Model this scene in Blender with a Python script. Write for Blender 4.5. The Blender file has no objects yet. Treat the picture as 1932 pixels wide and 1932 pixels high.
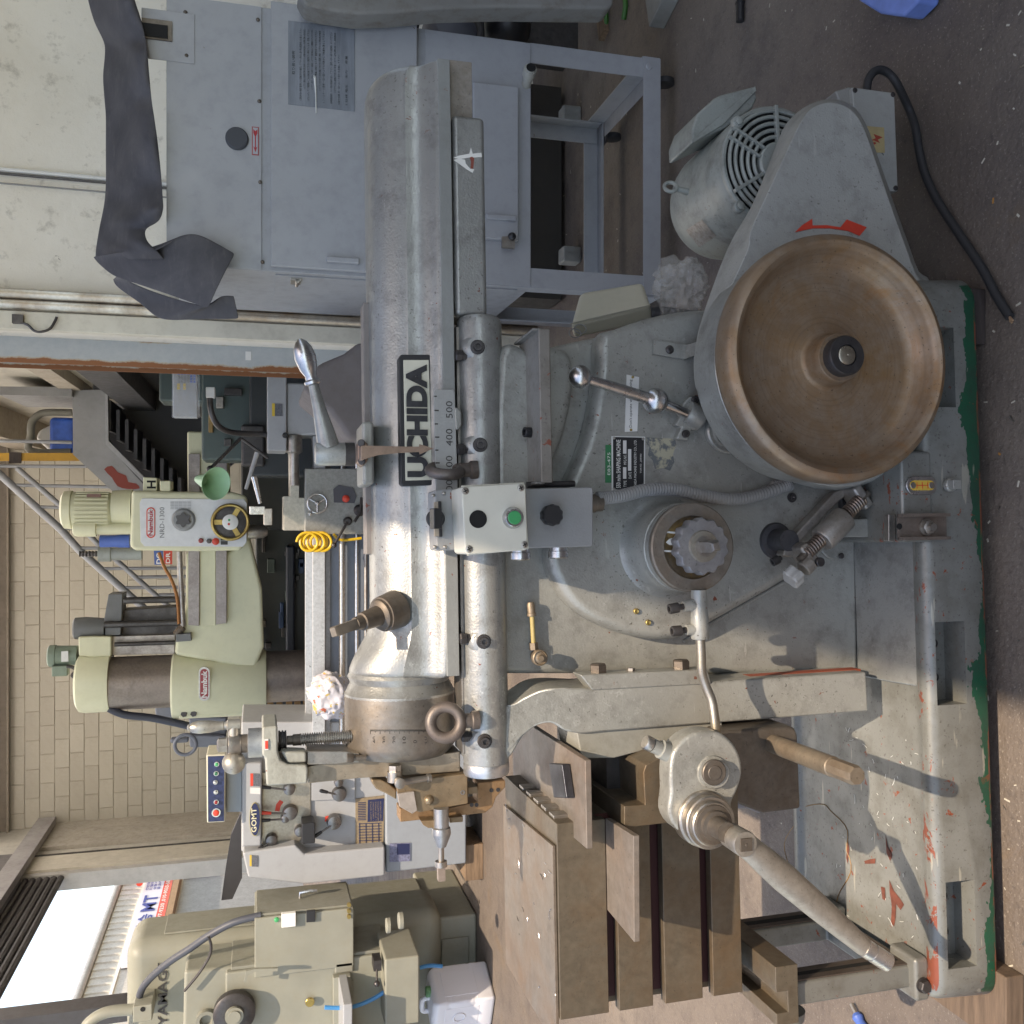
import bpy, bmesh, math, random
from mathutils import Vector, Matrix
random.seed(7)
scene = bpy.context.scene
COL = scene.collection
R = math.radians
# ------------------------------------------------------------------ camera
PITCH = R(15.0); FPX = 1787.0; HALF = 966.0
CAM = Vector((0, 0, 1.4))
FWD = Vector((0, math.cos(PITCH), -math.sin(PITCH)))
UPV = Vector((0, math.sin(PITCH), math.cos(PITCH)))
RGT = Vector((1, 0, 0))
cam_data = bpy.data.cameras.new('camera'); cam = bpy.data.objects.new('camera', cam_data)
COL.objects.link(cam); scene.camera = cam
cam_data.sensor_width = 36; cam_data.sensor_height = 36; cam_data.lens = 36 * FPX / (2 * HALF)
cam_data.clip_start = 0.05; cam_data.clip_end = 500
# the photograph is stored turned a quarter: the camera is rolled so that world up points left in the frame
mw = Matrix.Identity(4)
for i, a in enumerate((-UPV, RGT, -FWD)):
    for j in range(3): mw[j][i] = a[j]
mw.translation = CAM
cam.matrix_world = mw
# ------------------------------------------------------------------ sky, sun, exposure
SUN_DIR = Vector((-0.27, 0.48, -0.92)).normalized()     # direction the light travels
world = bpy.data.worlds.new('World'); scene.world = world; world.use_nodes = True
wn = world.node_tree.nodes; wl = world.node_tree.links; wn.clear()
sky = wn.new('ShaderNodeTexSky'); sky.sky_type = 'NISHITA'; sky.sun_disc = False
_s = -SUN_DIR
sky.sun_elevation = math.asin(_s.z); sky.sun_rotation = math.atan2(_s.x, _s.y)
sky.air_density = 1.0; sky.dust_density = 0.8; sky.ozone_density = 1.5
bg = wn.new('ShaderNodeBackground'); bg.inputs['Strength'].default_value = 0.15
wo = wn.new('ShaderNodeOutputWorld')
wl.new(sky.outputs[0], bg.inputs[0]); wl.new(bg.outputs[0], wo.inputs[0])
sun_data = bpy.data.lights.new('sun', 'SUN'); sun_data.energy = 2.0; sun_data.angle = R(0.53)
sun_data.color = (1.0, 0.965, 0.91)
sun = bpy.data.objects.new('sun', sun_data); COL.objects.link(sun)
sun.rotation_euler = SUN_DIR.to_track_quat('-Z', 'Y').to_euler(); sun.location = (0, -3, 8)
vs = scene.view_settings
vs.view_transform = 'Standard'; vs.look = 'None'; vs.exposure = 1.55; vs.gamma = 1.0
vs.use_white_balance = True; vs.white_balance_temperature = 8500; vs.white_balance_tint = 14
# ------------------------------------------------------------------ photo pixels -> points
TO = (0.0, 484.3, 968.6, 1415.4)
TZ = dict(A=(600,2050,500), B=(1050,2050,500), C=(1450,2050,500), E=(1850,1950,600), F=(2050,2492,500), H=(2100,1400,600), K=(1250,1350,600))
def q(ij, *xy):
    """tile pixels -> picture pixels (1932 wide); ij = 'column row' of the study tile"""
    if ij in TZ: ox, oy, sc = TZ[ij]; ox *= .64572; oy *= .64572; sc *= .64572/1932
    else: ox, oy, sc = TO[int(ij[0])], TO[int(ij[1])], .26738
    r = [(ox + xy[k] * sc, oy + xy[k+1] * sc) for k in range(0, len(xy), 2)]
    return r if len(r) > 1 else r[0]
def ray(x, y):
    return FWD + RGT * ((2*HALF - y - HALF) / FPX) - UPV * ((x - HALF) / FPX)
def wy(p, Y): d = ray(*p); return CAM + d * ((Y - CAM.y) / d.y)
def wz(p, Z): d = ray(*p); return CAM + d * ((Z - CAM.z) / d.z)
def wx(p, X): d = ray(*p); return CAM + d * ((X - CAM.x) / d.x)
MM = Matrix.Translation((0, 1.75, 0)) @ Matrix.Rotation(R(2.0), 4, 'Z') @ Matrix.Rotation(R(-0.5), 4, 'Y')
MI = MM.inverted(); MC = MI @ CAM
def mray(p): return MI.to_3x3() @ ray(*p)
def my(p, Y): d = mray(p); return MC + d * ((Y - MC.y) / d.y)
def mz(p, Z): d = mray(p); return MC + d * ((Z - MC.z) / d.z)
def mx(p, X): d = mray(p); return MC + d * ((X - MC.x) / d.x)
# ------------------------------------------------------------------ geometry
X_, Y_, Z_ = Vector((1,0,0)), Vector((0,1,0)), Vector((0,0,1))
def V(*a): return Vector(a)
def frame(ax):
    ax = Vector(ax).normalized()
    h = Z_ if abs(ax.z) < .9 else X_
    a = ax.cross(h).normalized(); b = a.cross(ax).normalized()
    return a, b, ax
class G:
    def __init__(s): s.v = []; s.f = []
    def add(s, vs, fs):
        o = len(s.v); s.v += [Vector(p) for p in vs]; s.f += [tuple(i + o for i in f) for f in fs]; return s
    def box(s, x0, x1, y0, y1, z0, z1):
        x0, x1 = min(x0,x1), max(x0,x1); y0, y1 = min(y0,y1), max(y0,y1); z0, z1 = min(z0,z1), max(z0,z1)
        return s.add([(x0,y0,z0),(x1,y0,z0),(x1,y1,z0),(x0,y1,z0),(x0,y0,z1),(x1,y0,z1),(x1,y1,z1),(x0,y1,z1)],
                     [(0,3,2,1),(4,5,6,7),(0,1,5,4),(1,2,6,5),(2,3,7,6),(3,0,4,7)])
    def obox(s, c, ax, ay, az):
        """box from centre and three half vectors"""
        c, ax, ay, az = map(Vector, (c, ax, ay, az))
        if ax.cross(ay).dot(az) < 0: ax = -ax
        P = [c + ax*i + ay*j + az*k for k in (-1,1) for i, j in ((-1,-1),(1,-1),(1,1),(-1,1))]
        return s.add(P, [(0,3,2,1),(4,5,6,7),(0,1,5,4),(1,2,6,5),(2,3,7,6),(3,0,4,7)])
    def beam(s, a, b, w, h, up=Z_):
        a, b = Vector(a), Vector(b); d = (b-a)/2; n = d.cross(Vector(up))
        if n.length < 1e-6: n = d.cross(X_)
        n.normalize(); u = n.cross(d).normalized()
        return s.obox((a+b)/2, d, n*w/2, u*h/2)
    def loft(s, rings, cap0=True, cap1=True, closed=False):
        n = len(rings[0]); vs = [p for r in rings for p in r]; fs = []
        m = len(rings)
        for k in range(m if closed else m-1):
            a, b = k*n, ((k+1) % m)*n
            for i in range(n):
                j = (i+1) % n; fs.append((a+i, a+j, b+j, b+i))
        if not closed:
            if cap0: fs.append(tuple(range(n-1, -1, -1)))
            if cap1: fs.append(tuple((m-1)*n + i for i in range(n)))
        return s.add(vs, fs)
    def prism(s, pts, vec):
        pts = [Vector(p) for p in pts]; vec = Vector(vec)
        nrm = Vector((0,0,0))
        for i in range(len(pts)): nrm += pts[i-1].cross(pts[i])
        if nrm.dot(vec) < 0: pts = pts[::-1]
        return s.loft([pts, [p + vec for p in pts]])
    def lathe(s, o, ax, prof, n=32, ph=0):
        a, b, c = frame(ax); o = Vector(o); rings = []
        for t, r in prof:
            r = max(r, 1e-5)
            rings.append([o + c*t + (a*math.cos(ph+2*math.pi*i/n) + b*math.sin(ph+2*math.pi*i/n))*r for i in range(n)])
        # a x b = -c for this frame, so wind the other way
        return s.loft([r[::-1] for r in rings])
    def cyl(s, p0, p1, r0, r1=None, n=24, ph=0):
        p0, p1 = Vector(p0), Vector(p1)
        return s.lathe(p0, p1-p0, [(0,r0),((p1-p0).length, r0 if r1 is None else r1)], n, ph)
    def disc(s, o, ax, r, h, n=32, ch=0):
        p = [(0,r),(h-ch,r),(h,r-ch)] if ch else [(0,r),(h,r)]
        return s.lathe(o, ax, p, n)
    def ball(s, c, r, n=24, m=14, ax=Z_, sq=1):
        pr = [(-r*sq*math.cos(math.pi*k/m), r*math.sin(math.pi*k/m)) for k in range(m+1)]
        return s.lathe(c, ax, pr, n)
    def tube(s, pts, r, n=10, closed=False, smooth=0):
        pts = [Vector(p) for p in pts]
        if smooth: pts = spline(pts, smooth, closed)
        m = len(pts); rings = []; up = None
        for k in range(m):
            if closed: t = (pts[(k+1) % m] - pts[k-1])
            else: t = pts[min(k+1, m-1)] - pts[max(k-1, 0)]
            t.normalize()
            if up is None: a, b, _ = frame(t)
            else:
                a = up - t*up.dot(t); a.normalize(); b = a.cross(t)
            up = a; rr = r[min(len(r)-1, int(k*len(r)/m))] if isinstance(r, (list, tuple)) else r
            rings.append([pts[k] + (a*math.cos(2*math.pi*i/n) + b*math.sin(2*math.pi*i/n))*rr for i in range(n)][::-1])
        return s.loft(rings, closed=closed)
    def torus(s, c, ax, Rr, r, n=36, m=12, sx=1):
        a, b, _ = frame(ax); c = Vector(c)
        return s.tube([c + (a*math.cos(2*math.pi*i/n)*sx + b*math.sin(2*math.pi*i/n))*Rr for i in range(n)], r, m, True)
    def hexb(s, o, ax, r, h, ph=0.3):
        return s.lathe(o, ax, [(0,r),(h*.86,r),(h,r*.84)], 6, ph)
    def grid(s, P):
        """P: rows of points -> open sheet"""
        m, n = len(P), len(P[0])
        return s.add([p for r in P for p in r], [(i*n+j, i*n+j+1, (i+1)*n+j+1, (i+1)*n+j) for i in range(m-1) for j in range(n-1)])
def spline(P, k=6, closed=False):
    P = [Vector(p) for p in P]; n = len(P); out = []
    rng = range(n) if closed else range(n-1)
    for i in rng:
        if closed: p0,p1,p2,p3 = P[i-1],P[i],P[(i+1)%n],P[(i+2)%n]
        else: p0,p1,p2,p3 = P[max(i-1,0)],P[i],P[i+1],P[min(i+2,n-1)]
        for j in range(k):
            t = j/k
            out.append(.5*((2*p1)+(p2-p0)*t+(2*p0-5*p1+4*p2-p3)*t*t+(3*p1-p0-3*p2+p3)*t**3))
    if not closed: out.append(P[-1])
    return out
def spl2(P, k=6, closed=True): return [(p.x, p.y) for p in spline([(a, b, 0) for a, b in P], k, closed)]
def mesh_of(g, name='mesh'):
    me = bpy.data.meshes.new(name); me.from_pydata([tuple(p) for p in g.v], [], g.f); me.update(); return me
def finish(me, ang=38, flip=True):
    if flip:
        bm = bmesh.new(); bm.from_mesh(me); bmesh.ops.recalc_face_normals(bm, faces=bm.faces); bm.to_mesh(me); bm.free()
    me.polygons.foreach_set('use_smooth', [True]*len(me.polygons))
    me.set_sharp_from_angle(angle=R(ang))
def carve(g, *cutters):
    """solid minus cutters -> mesh (temporary objects are removed again)"""
    o = bpy.data.objects.new('tmp', mesh_of(g)); COL.objects.link(o); tmp = [o]
    finish(o.data)
    for c in cutters:
        b = bpy.data.objects.new('tmpc', mesh_of(c)); COL.objects.link(b); tmp.append(b); finish(b.data)
        m = o.modifiers.new('b', 'BOOLEAN'); m.operation = 'DIFFERENCE'; m.object = b; m.solver = 'EXACT'
    dg = bpy.context.evaluated_depsgraph_get()
    me = bpy.data.meshes.new_from_object(o.evaluated_get(dg))
    for t in tmp: bpy.data.objects.remove(t)
    return me
def make(name, g, mat, parent=None, bevel=0, seg=2, ang=38, label=None, flip=True, bang=30):
    me = mesh_of(g, name) if isinstance(g, G) else g
    finish(me, ang, flip)
    me.materials.clear(); me.materials.append(mat)
    o = bpy.data.objects.new(name, me); COL.objects.link(o)
    if parent is not None: o.parent = parent
    if bevel:
        me.set_sharp_from_angle(angle=R(180))
        m = o.modifiers.new('bevel', 'BEVEL'); m.width = bevel; m.segments = seg; m.limit_method = 'ANGLE'
        m.angle_limit = R(bang); m.harden_normals = True; m.use_clamp_overlap = True
    if label: o['label'] = label
    return o
def thing(name, label, cat, loc=(0,0,0), rot=None, group=None):
    o = bpy.data.objects.new(name, None); COL.objects.link(o); o.location = loc
    o.empty_display_size = .05
    if rot is not None: o.rotation_euler = rot
    return tag(o, label, cat, group)
def tag(o, label, cat, group=None):
    o['label'] = label; o['category'] = cat
    if group: o['group'] = group
    return o
def struct(o): o['kind'] = 'structure'; return o
def clone(o, parent=None):
    c = o.copy(); COL.objects.link(c)
    if parent is not None: c.parent = parent
    for ch in list(o.children): clone(ch, c)
    return c
def text_geo(s, w, h, o, ex, ey, nrm, ext=.0004, res=2, shear=0, bold=0):
    """lettering fitted into w x h, lying in the plane (ex, ey) at o (lower left)"""
    cu = bpy.data.curves.new('txt', 'FONT'); cu.body = s; cu.resolution_u = res; cu.shear = shear; cu.offset = bold
    ob = bpy.data.objects.new('txt', cu); COL.objects.link(ob)
    dg = bpy.context.evaluated_depsgraph_get()
    me = bpy.data.meshes.new_from_object(ob.evaluated_get(dg))
    vs = [v.co.copy() for v in me.vertices]; fs = [tuple(p.vertices) for p in me.polygons]
    bpy.data.objects.remove(ob); bpy.data.curves.remove(cu); bpy.data.meshes.remove(me)
    if not vs: return G()
    x0 = min(v.x for v in vs); x1 = max(v.x for v in vs); y0 = min(v.y for v in vs); y1 = max(v.y for v in vs)
    ex, ey, nrm = Vector(ex).normalized(), Vector(ey).normalized(), Vector(nrm).normalized(); o = Vector(o)
    g = G()
    g.add([o + ex*((v.x-x0)/(x1-x0)*w) + ey*((v.y-y0)/max(y1-y0,1e-6)*h) + nrm*ext for v in vs], fs)
    return g
# ------------------------------------------------------------------ materials
class NT:
    def __init__(s, name):
        s.m = bpy.data.materials.new(name); s.m.use_nodes = True
        s.t = s.m.node_tree; s.t.nodes.clear()
        s.out = s.n('ShaderNodeOutputMaterial'); s.b = s.n('ShaderNodeBsdfPrincipled')
        s.l(s.b.outputs[0], s.out.inputs[0])
        s.tc = s.n('ShaderNodeTexCoord')
    def n(s, t, **k):
        x = s.t.nodes.new(t)
        for a, b in k.items(): setattr(x, a, b)
        return x
    def l(s, a, b): s.t.links.new(a, b)
    def co(s, sc=(1,1,1), kind='Object'):
        mp = s.n('ShaderNodeMapping'); mp.inputs['Scale'].default_value = sc
        s.l(s.tc.outputs[kind], mp.inputs[0]); return mp.outputs[0]
    def noise(s, scale, detail=4, rough=.6, sc=(1,1,1), dist=0, kind='Object'):
        x = s.n('ShaderNodeTexNoise'); x.inputs['Scale'].default_value = scale
        x.inputs['Detail'].default_value = detail; x.inputs['Roughness'].default_value = rough
        x.inputs['Distortion'].default_value = dist
        s.l(s.co(sc, kind), x.inputs['Vector']); return x.outputs[0]
    def ramp(s, v, *st):
        x = s.n('ShaderNodeValToRGB'); e = x.color_ramp.elements
        while len(e) < len(st): e.new(.5)
        for k, (p, c) in enumerate(st):
            e[k].position = p; e[k].color = (c, c, c, 1) if isinstance(c, (int, float)) else (*c, 1)
        s.l(v, x.inputs[0]); return x.outputs[0]
    def mix(s, f, a, b, mode='MIX'):
        x = s.n('ShaderNodeMix'); x.data_type = 'RGBA'; x.blend_type = mode
        if isinstance(f, (int, float)): x.inputs[0].default_value = f
        else: s.l(f, x.inputs[0])
        for i, c in ((6, a), (7, b)):
            if isinstance(c, tuple): x.inputs[i].default_value = (*c, 1)
            else: s.l(c, x.inputs[i])
        return x.outputs[2]
    def math(s, op, a, b=0):
        x = s.n('ShaderNodeMath'); x.operation = op
        for i, c in ((0, a), (1, b)):
            if isinstance(c, (int, float)): x.inputs[i].default_value = c
            else: s.l(c, x.inputs[i])
        return x.outputs[0]
    def sep(s, kind='Object'):
        x = s.n('ShaderNodeSeparateXYZ'); s.l(s.tc.outputs[kind], x.inputs[0]); return x.outputs
    def bump(s, h, st=.3, d=.002):
        x = s.n('ShaderNodeBump'); x.inputs['Strength'].default_value = st; x.inputs['Distance'].default_value = d
        s.l(h, x.inputs['Height']); s.l(x.outputs[0], s.b.inputs['Normal'])
    def col(s, c):
        if isinstance(c, tuple): s.b.inputs['Base Color'].default_value = (*c, 1)
        else: s.l(c, s.b.inputs['Base Color'])
    def rough(s, r):
        if isinstance(r, (int, float)): s.b.inputs['Roughness'].default_value = r
        else: s.l(r, s.b.inputs['Roughness'])
    def metal(s, r):
        if isinstance(r, (int, float)): s.b.inputs['Metallic'].default_value = r
        else: s.l(r, s.b.inputs['Metallic'])
def mul(c, k): return tuple(min(1, a*k) for a in c)
def paint(name, c, rough=.45, metal=0., chips=0., chipc=(.22,.06,.035), dirt=.25, dirtc=(.10,.085,.065), bump=.25, bsc=260, var=.12, wear=0., pits=0., scr=0.):
    """painted metal: slow tone change, grime, pits, rubbed-bright wear, scratches, small chips down to primer, fine relief"""
    t = NT(name)
    n1 = t.noise(3.1, 5, .6); n2 = t.noise(17, 6, .7); n3 = t.noise(46, 4, .65, dist=.4)
    base = t.mix(t.ramp(n1, (.3, 0), (.7, 1)), mul(c, 1-var), mul(c, 1+var))
    if dirt:
        base = t.mix(t.math('MULTIPLY', t.ramp(n2, (.48, 0), (.74, 1)), dirt), base, dirtc)
        nb = t.noise(5.5, 6, .75, dist=.8)
        base = t.mix(t.math('MULTIPLY', t.ramp(nb, (.56, 0), (.76, 1)), dirt*.45), base, mul(dirtc, 1.25))
    met = metal; rg = t.ramp(n2, (.3, rough*.85), (.8, min(1, rough*1.35)))
    if wear:
        w = t.math('MULTIPLY', t.ramp(t.noise(75, 5, .8), (.56, 0), (.66, 1)), t.ramp(t.noise(4.2, 4, .6), (.46, 0), (.66, wear)))
        base = t.mix(w, base, (.62,.62,.59))
    if pits:
        p = t.math('MULTIPLY', t.ramp(t.noise(150, 3, .6), (.63, 0), (.70, 1)), t.ramp(n1, (.38, .15), (.6, pits)))
        base = t.mix(p, base, (.05,.042,.035))
    if scr:
        s = t.math('MULTIPLY', t.ramp(t.noise(60, 2, .5, sc=(.16,1,1), dist=.2), (.70, 0), (.73, 1)), scr)
        base = t.mix(s, base, (.55,.54,.5))
    if chips:
        ch = t.math('MULTIPLY', t.ramp(n3, (.715-chips*.06, 0), (.728-chips*.06, 1)), t.ramp(n1, (.46, 0), (.54, 1)))
        base = t.mix(ch, base, chipc)
    t.col(base); t.rough(rg); t.metal(metal)
    h = t.math('ADD', t.noise(bsc, 2, .5), t.math('MULTIPLY', t.noise(34, 3, .6), .5))
    t.bump(h, bump, .0014)
    return t.m
def bare(name, c, rough=.38, metal=.9, stain=None, st=.5, sc=9, brush=None):
    """bare or oxidised steel: mottling, blotchy oxide, fine dark specks, faint tool marks"""
    t = NT(name)
    n1 = t.noise(sc, 6, .65, dist=.3); n2 = t.noise(60, 3, .6); n4 = t.noise(sc*2.7, 6, .75, dist=.6)
    base = t.mix(t.ramp(n2, (.3, 0), (.7, 1)), mul(c, .86), mul(c, 1.12))
    if stain: base = t.mix(t.math('MULTIPLY', t.ramp(n1, (.42, 0), (.68, 1)), st), base, stain)
    base = t.mix(t.math('MULTIPLY', t.ramp(n4, (.50, 0), (.72, 1)), .45), base, mul(c, .45))
    base = t.mix(t.math('MULTIPLY', t.ramp(t.noise(170, 3, .6), (.64, 0), (.70, 1)), .5), base, mul(c, .3))
    t.col(base); t.metal(metal)
    t.rough(t.ramp(n1, (.3, rough*.8), (.75, min(1, rough*1.5))))
    t.bump(t.noise(220, 3, .6, sc=brush or (1,1,1)), .28, .0009)
    return t.m
def flat(name, c, rough=.5, metal=0., var=.06, sc=20, emit=0):
    t = NT(name); n = t.noise(sc, 4, .6)
    t.col(t.mix(t.ramp(n, (.3, 0), (.7, 1)), mul(c, 1-var), mul(c, 1+var))); t.rough(rough); t.metal(metal)
    return t.m
M = {}
M['paint'] = paint('grey_machine_paint', (.325,.327,.302), .36, .36, chips=.6, dirt=.5, dirtc=(.06,.051,.04), pits=.8, wear=.4, scr=.35, bump=.4)
M['silver'] = paint('silver_cast_paint', (.345,.35,.335), .36, .55, chips=.6, dirt=.5, dirtc=(.06,.05,.04), pits=.7, wear=.8, bump=.36, bsc=240)
M['guard'] = paint('guard_paint', (.37,.375,.35), .42, .2, chips=.4, chipc=(.42,.40,.33), dirt=.4, dirtc=(.07,.06,.05), pits=.6, scr=.3, bump=.4)
M['motor'] = paint('motor_paint', (.31,.33,.30), .44, .08, chips=.3, dirt=.55, dirtc=(.06,.055,.045), pits=.6)
M['steel'] = bare('bare_steel', (.44,.42,.39), .36, .9, (.18,.12,.08), .5)
M['brown'] = bare('oxidised_steel', (.165,.145,.125), .46, .65, (.12,.075,.04), .6)
M['table'] = bare('table_iron', (.158,.13,.095), .44, .5, (.14,.078,.034), .7, sc=6)
M['dark_steel'] = bare('dark_steel', (.085,.08,.08), .42, .7, (.05,.04,.035), .5)
M['chrome'] = bare('polished_steel', (.60,.60,.61), .24, 1.0, (.40,.38,.36), .3)
M['brass'] = bare('brass', (.45,.33,.12), .35, .9, (.3,.2,.08), .4)
M['black'] = flat('black_plastic', (.018,.018,.02), .42)
M['hole'] = flat('black_void', (.006,.006,.006), .8)
M['rubber'] = flat('black_rubber', (.022,.022,.024), .62)
M['white'] = flat('white_enamel', (.72,.72,.68), .4)
M['cream'] = paint('cream_plastic', (.62,.61,.53), .42, 0, dirt=.08, bump=.08, var=.04)
M['cream2'] = paint('beige_plastic', (.55,.51,.40), .42, 0, dirt=.10, bump=.1, var=.04)
M['red'] = flat('red_enamel', (.62,.055,.03), .42)
M['green'] = flat('green_button', (.03,.33,.12), .35)
M['blue'] = flat('blue_plastic', (.06,.13,.42), .45)
M['ochre'] = bare('ochre_dial', (.34,.22,.085), .5, .3, (.2,.12,.05), .5)
M['slot'] = flat('oxblood_slot_paint', (.065,.016,.014), .55)
M['conduit'] = paint('conduit_vinyl', (.23,.23,.225), .5, 0, dirt=.15, bump=.05)
M['label'] = flat('label_white', (.62,.62,.60), .4)
M['wood'] = None
def wood(name, c):
    t = NT(name); n = t.noise(6, 5, .65, sc=(1,9,9)); n2 = t.noise(40, 4, .7, sc=(.5,6,6))
    t.col(t.mix(t.ramp(n, (.35,0),(.7,1)), mul(c,.6), mul(c,1.2))); t.rough(.8); t.bump(n2, .4, .002); return t.m
M['wood'] = wood('weathered_wood', (.22,.145,.09))
M['wood_dark'] = wood('dark_wood', (.06,.045,.04))
def base_paint():
    """bed paint: grey with the brushed-on green band low on the front and red primer where it has worn"""
    t = NT('bed_paint'); z = t.sep()[2]; xx = t.sep()[0]
    n1 = t.noise(3.1, 5, .6); n2 = t.noise(17, 6, .7); n3 = t.noise(40, 4, .65, dist=.5)
    ng = t.noise(9, 5, .7, sc=(.5,1,1)); ns = t.noise(34, 5, .75, sc=(.5,1,2))
    c = t.mix(t.ramp(n1,(.3,0),(.7,1)), (.185,.188,.172), (.245,.25,.232))
    c = t.mix(t.math('MULTIPLY', t.ramp(n2,(.46,0),(.74,1)), .5), c, (.10,.085,.06))
    lim = t.math('ADD', .062, t.math('MULTIPLY', t.math('SUBTRACT', ng, .44), .15))
    gm = t.math('MULTIPLY', t.math('LESS_THAN', z, lim), t.math('LESS_THAN', t.sep()[1], -.203))
    gm = t.math('MULTIPLY', gm, t.ramp(ns, (.24,0),(.32,1)))
    gc = t.mix(t.ramp(n2,(.35,0),(.65,1)), (.008,.115,.06), (.03,.085,.058))
    c = t.mix(gm, c, gc)
    ch = t.math('MULTIPLY', t.ramp(n3,(.655,0),(.67,1)), t.ramp(n1,(.40,0),(.48,1)))
    c = t.mix(ch, c, (.27,.07,.035))
    wz_ = t.math('MULTIPLY', t.math('GREATER_THAN', z, .1685), t.math('LESS_THAN', t.sep()[1], -.1))
    wr_ = t.math('ADD', t.noise(26,5,.7,dist=.6,sc=(.5,1,1)), t.math('MULTIPLY', t.math('MINIMUM', t.math('ADD', xx, .40), 0), -.22))
    c = t.mix(t.math('MULTIPLY', wz_, t.ramp(wr_,(.60,0),(.615,1))), c, (.25,.07,.04))
    edge = t.math('MULTIPLY', t.math('LESS_THAN', z, .052), t.ramp(ns,(.48,0),(.52,1)))
    c = t.mix(edge, c, (.30,.09,.05))
    c = t.mix(t.math('MULTIPLY', t.ramp(t.noise(150,3,.6),(.62,0),(.69,1)), .6), c, (.06,.05,.04)); c = t.mix(t.math('MULTIPLY', t.ramp(t.noise(55,2,.5,sc=(.15,1,1)),(.69,0),(.72,1)), .5), c, (.5,.47,.38))
    t.col(c); t.rough(t.ramp(n2,(.3,.30),(.8,.55))); t.metal(.3); t.bump(t.noise(180,3,.6), .3, .0012)
    return t.m
M['base'] = base_paint()
def rim_paint():
    t = NT('rim_paint'); n1 = t.noise(2.3,5,.6); n3 = t.noise(30,5,.7,dist=.6,sc=(.55,1,1)); n2 = t.noise(17,6,.7)
    c = t.mix(t.ramp(n2,(.3,0),(.7,1)), (.20,.205,.192), (.26,.265,.25))
    xx = t.sep()[0]
    wear = t.math('ADD', n3, t.math('MULTIPLY', t.math('MINIMUM', t.math('ADD', xx, .45), 0), -.16))
    c = t.mix(t.ramp(wear,(.62,0),(.63,1)), c, (.25,.07,.04))
    t.col(c); t.rough(.34); t.metal(.4); t.bump(t.noise(90,4,.6), .35, .0015); return t.m
M['rim'] = rim_paint()
def wheel_mat(c0):
    """turned, browned cast wheel: fine lathe rings about its own axis, rust blotches"""
    t = NT('bronzed_wheel'); n = t.noise(7,6,.68,dist=.4); n2 = t.noise(40,4,.6); n3 = t.noise(48,4,.7,dist=.6)
    mp = t.n('ShaderNodeMapping'); mp.inputs['Location'].default_value = (-c0.x, 0, -c0.z); mp.inputs['Scale'].default_value = (1,0,1); t.l(t.tc.outputs['Object'], mp.inputs[0])
    ln = t.n('ShaderNodeVectorMath'); ln.operation = 'LENGTH'; t.l(mp.outputs[0], ln.inputs[0])
    rn = t.n('ShaderNodeTexNoise'); rn.noise_dimensions = '1D'; rn.inputs['Scale'].default_value = 190; rn.inputs['Detail'].default_value = 4; t.l(ln.outputs['Value'], rn.inputs['W'])
    c = t.mix(t.ramp(n,(.34,0),(.68,1)), (.265,.195,.14), (.31,.18,.085))
    c = t.mix(t.math('MULTIPLY', t.ramp(n2,(.4,0),(.75,1)), .45), c, (.40,.33,.26))
    c = t.mix(t.math('MULTIPLY', t.ramp(rn.outputs[0],(.45,0),(.75,1)), .16), c, (.075,.055,.042))
    c = t.mix(t.math('MULTIPLY', t.ramp(t.noise(4.5,6,.8,dist=1.2),(.56,0),(.68,1)), .55), c, (.31,.14,.045))
    c = t.mix(t.ramp(n3,(.72,0),(.74,1)), c, (.20,.05,.018))
    c = t.mix(t.math('MULTIPLY', t.ramp(t.noise(170,3,.6),(.64,0),(.70,1)), .6), c, (.04,.03,.025))
    t.col(c); t.metal(.5); t.rough(t.ramp(n,(.3,.36),(.75,.58)))
    t.bump(t.math('ADD', rn.outputs[0], t.math('MULTIPLY', t.noise(160,3,.6), .8)), .16, .0009); return t.m
# ------------------------------------------------------------------ the shaping machine (built in its own frame)
SM = bpy.data.objects.new('shaping_machine', None); COL.objects.link(SM); SM.matrix_world = MM
tag(SM, 'large grey shaping machine with bronze flywheel, ram and red primer chips on green-edged base', 'machine')
def pr(name, pts, y0, y1, mat, bevel=0, seg=2, parent=None, bang=30, label=None):
    return make(name, G().prism([my(p, y0) for p in pts], (0, y1-y0, 0)), mat, SM if parent is None else parent, bevel, seg, bang=bang, label=label)
# --- base
XL = my((1867,1893), -.21).x; XR = my((1812,524), -.19).x
def rrect(x0,x1,y0,y1,r,z,k=6):
    P = []
    for cx, cy, a0 in ((x1-r,y0+r,-90),(x1-r,y1-r,0),(x0+r,y1-r,90),(x0+r,y0+r,180)):
        for i in range(k+1):
            a = R(a0 + 90*i/k); P.append(V(cx + r*math.cos(a), cy + r*math.sin(a), z))
    return P
BY0, BY1, BZ = -.215, .30, .165
def ring_(d, z): return rrect(XL+d, XR-d, BY0+d, BY1-d, .05-d*.45, z)
g = G().loft([ring_(.004,.045), ring_(0,.052), ring_(.004,BZ-.03), ring_(.005,BZ-.010), ring_(.009,BZ+.001), ring_(.016,BZ+.0075), ring_(.025,BZ+.0095), ring_(.034,BZ+.0075), ring_(.044,BZ+.0035), ring_(.06,BZ+.0005), ring_(.078,BZ-.0005)])
def pocket(a, b, dep=.06):
    p, s = my(a, BY0), my(b, BY0)
    return G().box(min(p.x,s.x), max(p.x,s.x), BY0-.05, BY0+dep, min(p.z,s.z), max(p.z,s.z))
PK = [(q('32',1318,770), q('32',1535,1345)), (q('33',1392,940), q('33',1606,1525)), (q('31',1312,492), q('31',1458,1062))]
base = make('base', carve(g, *[pocket(a, b) for a, b in PK]), M['base'], SM, ang=50)
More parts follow.
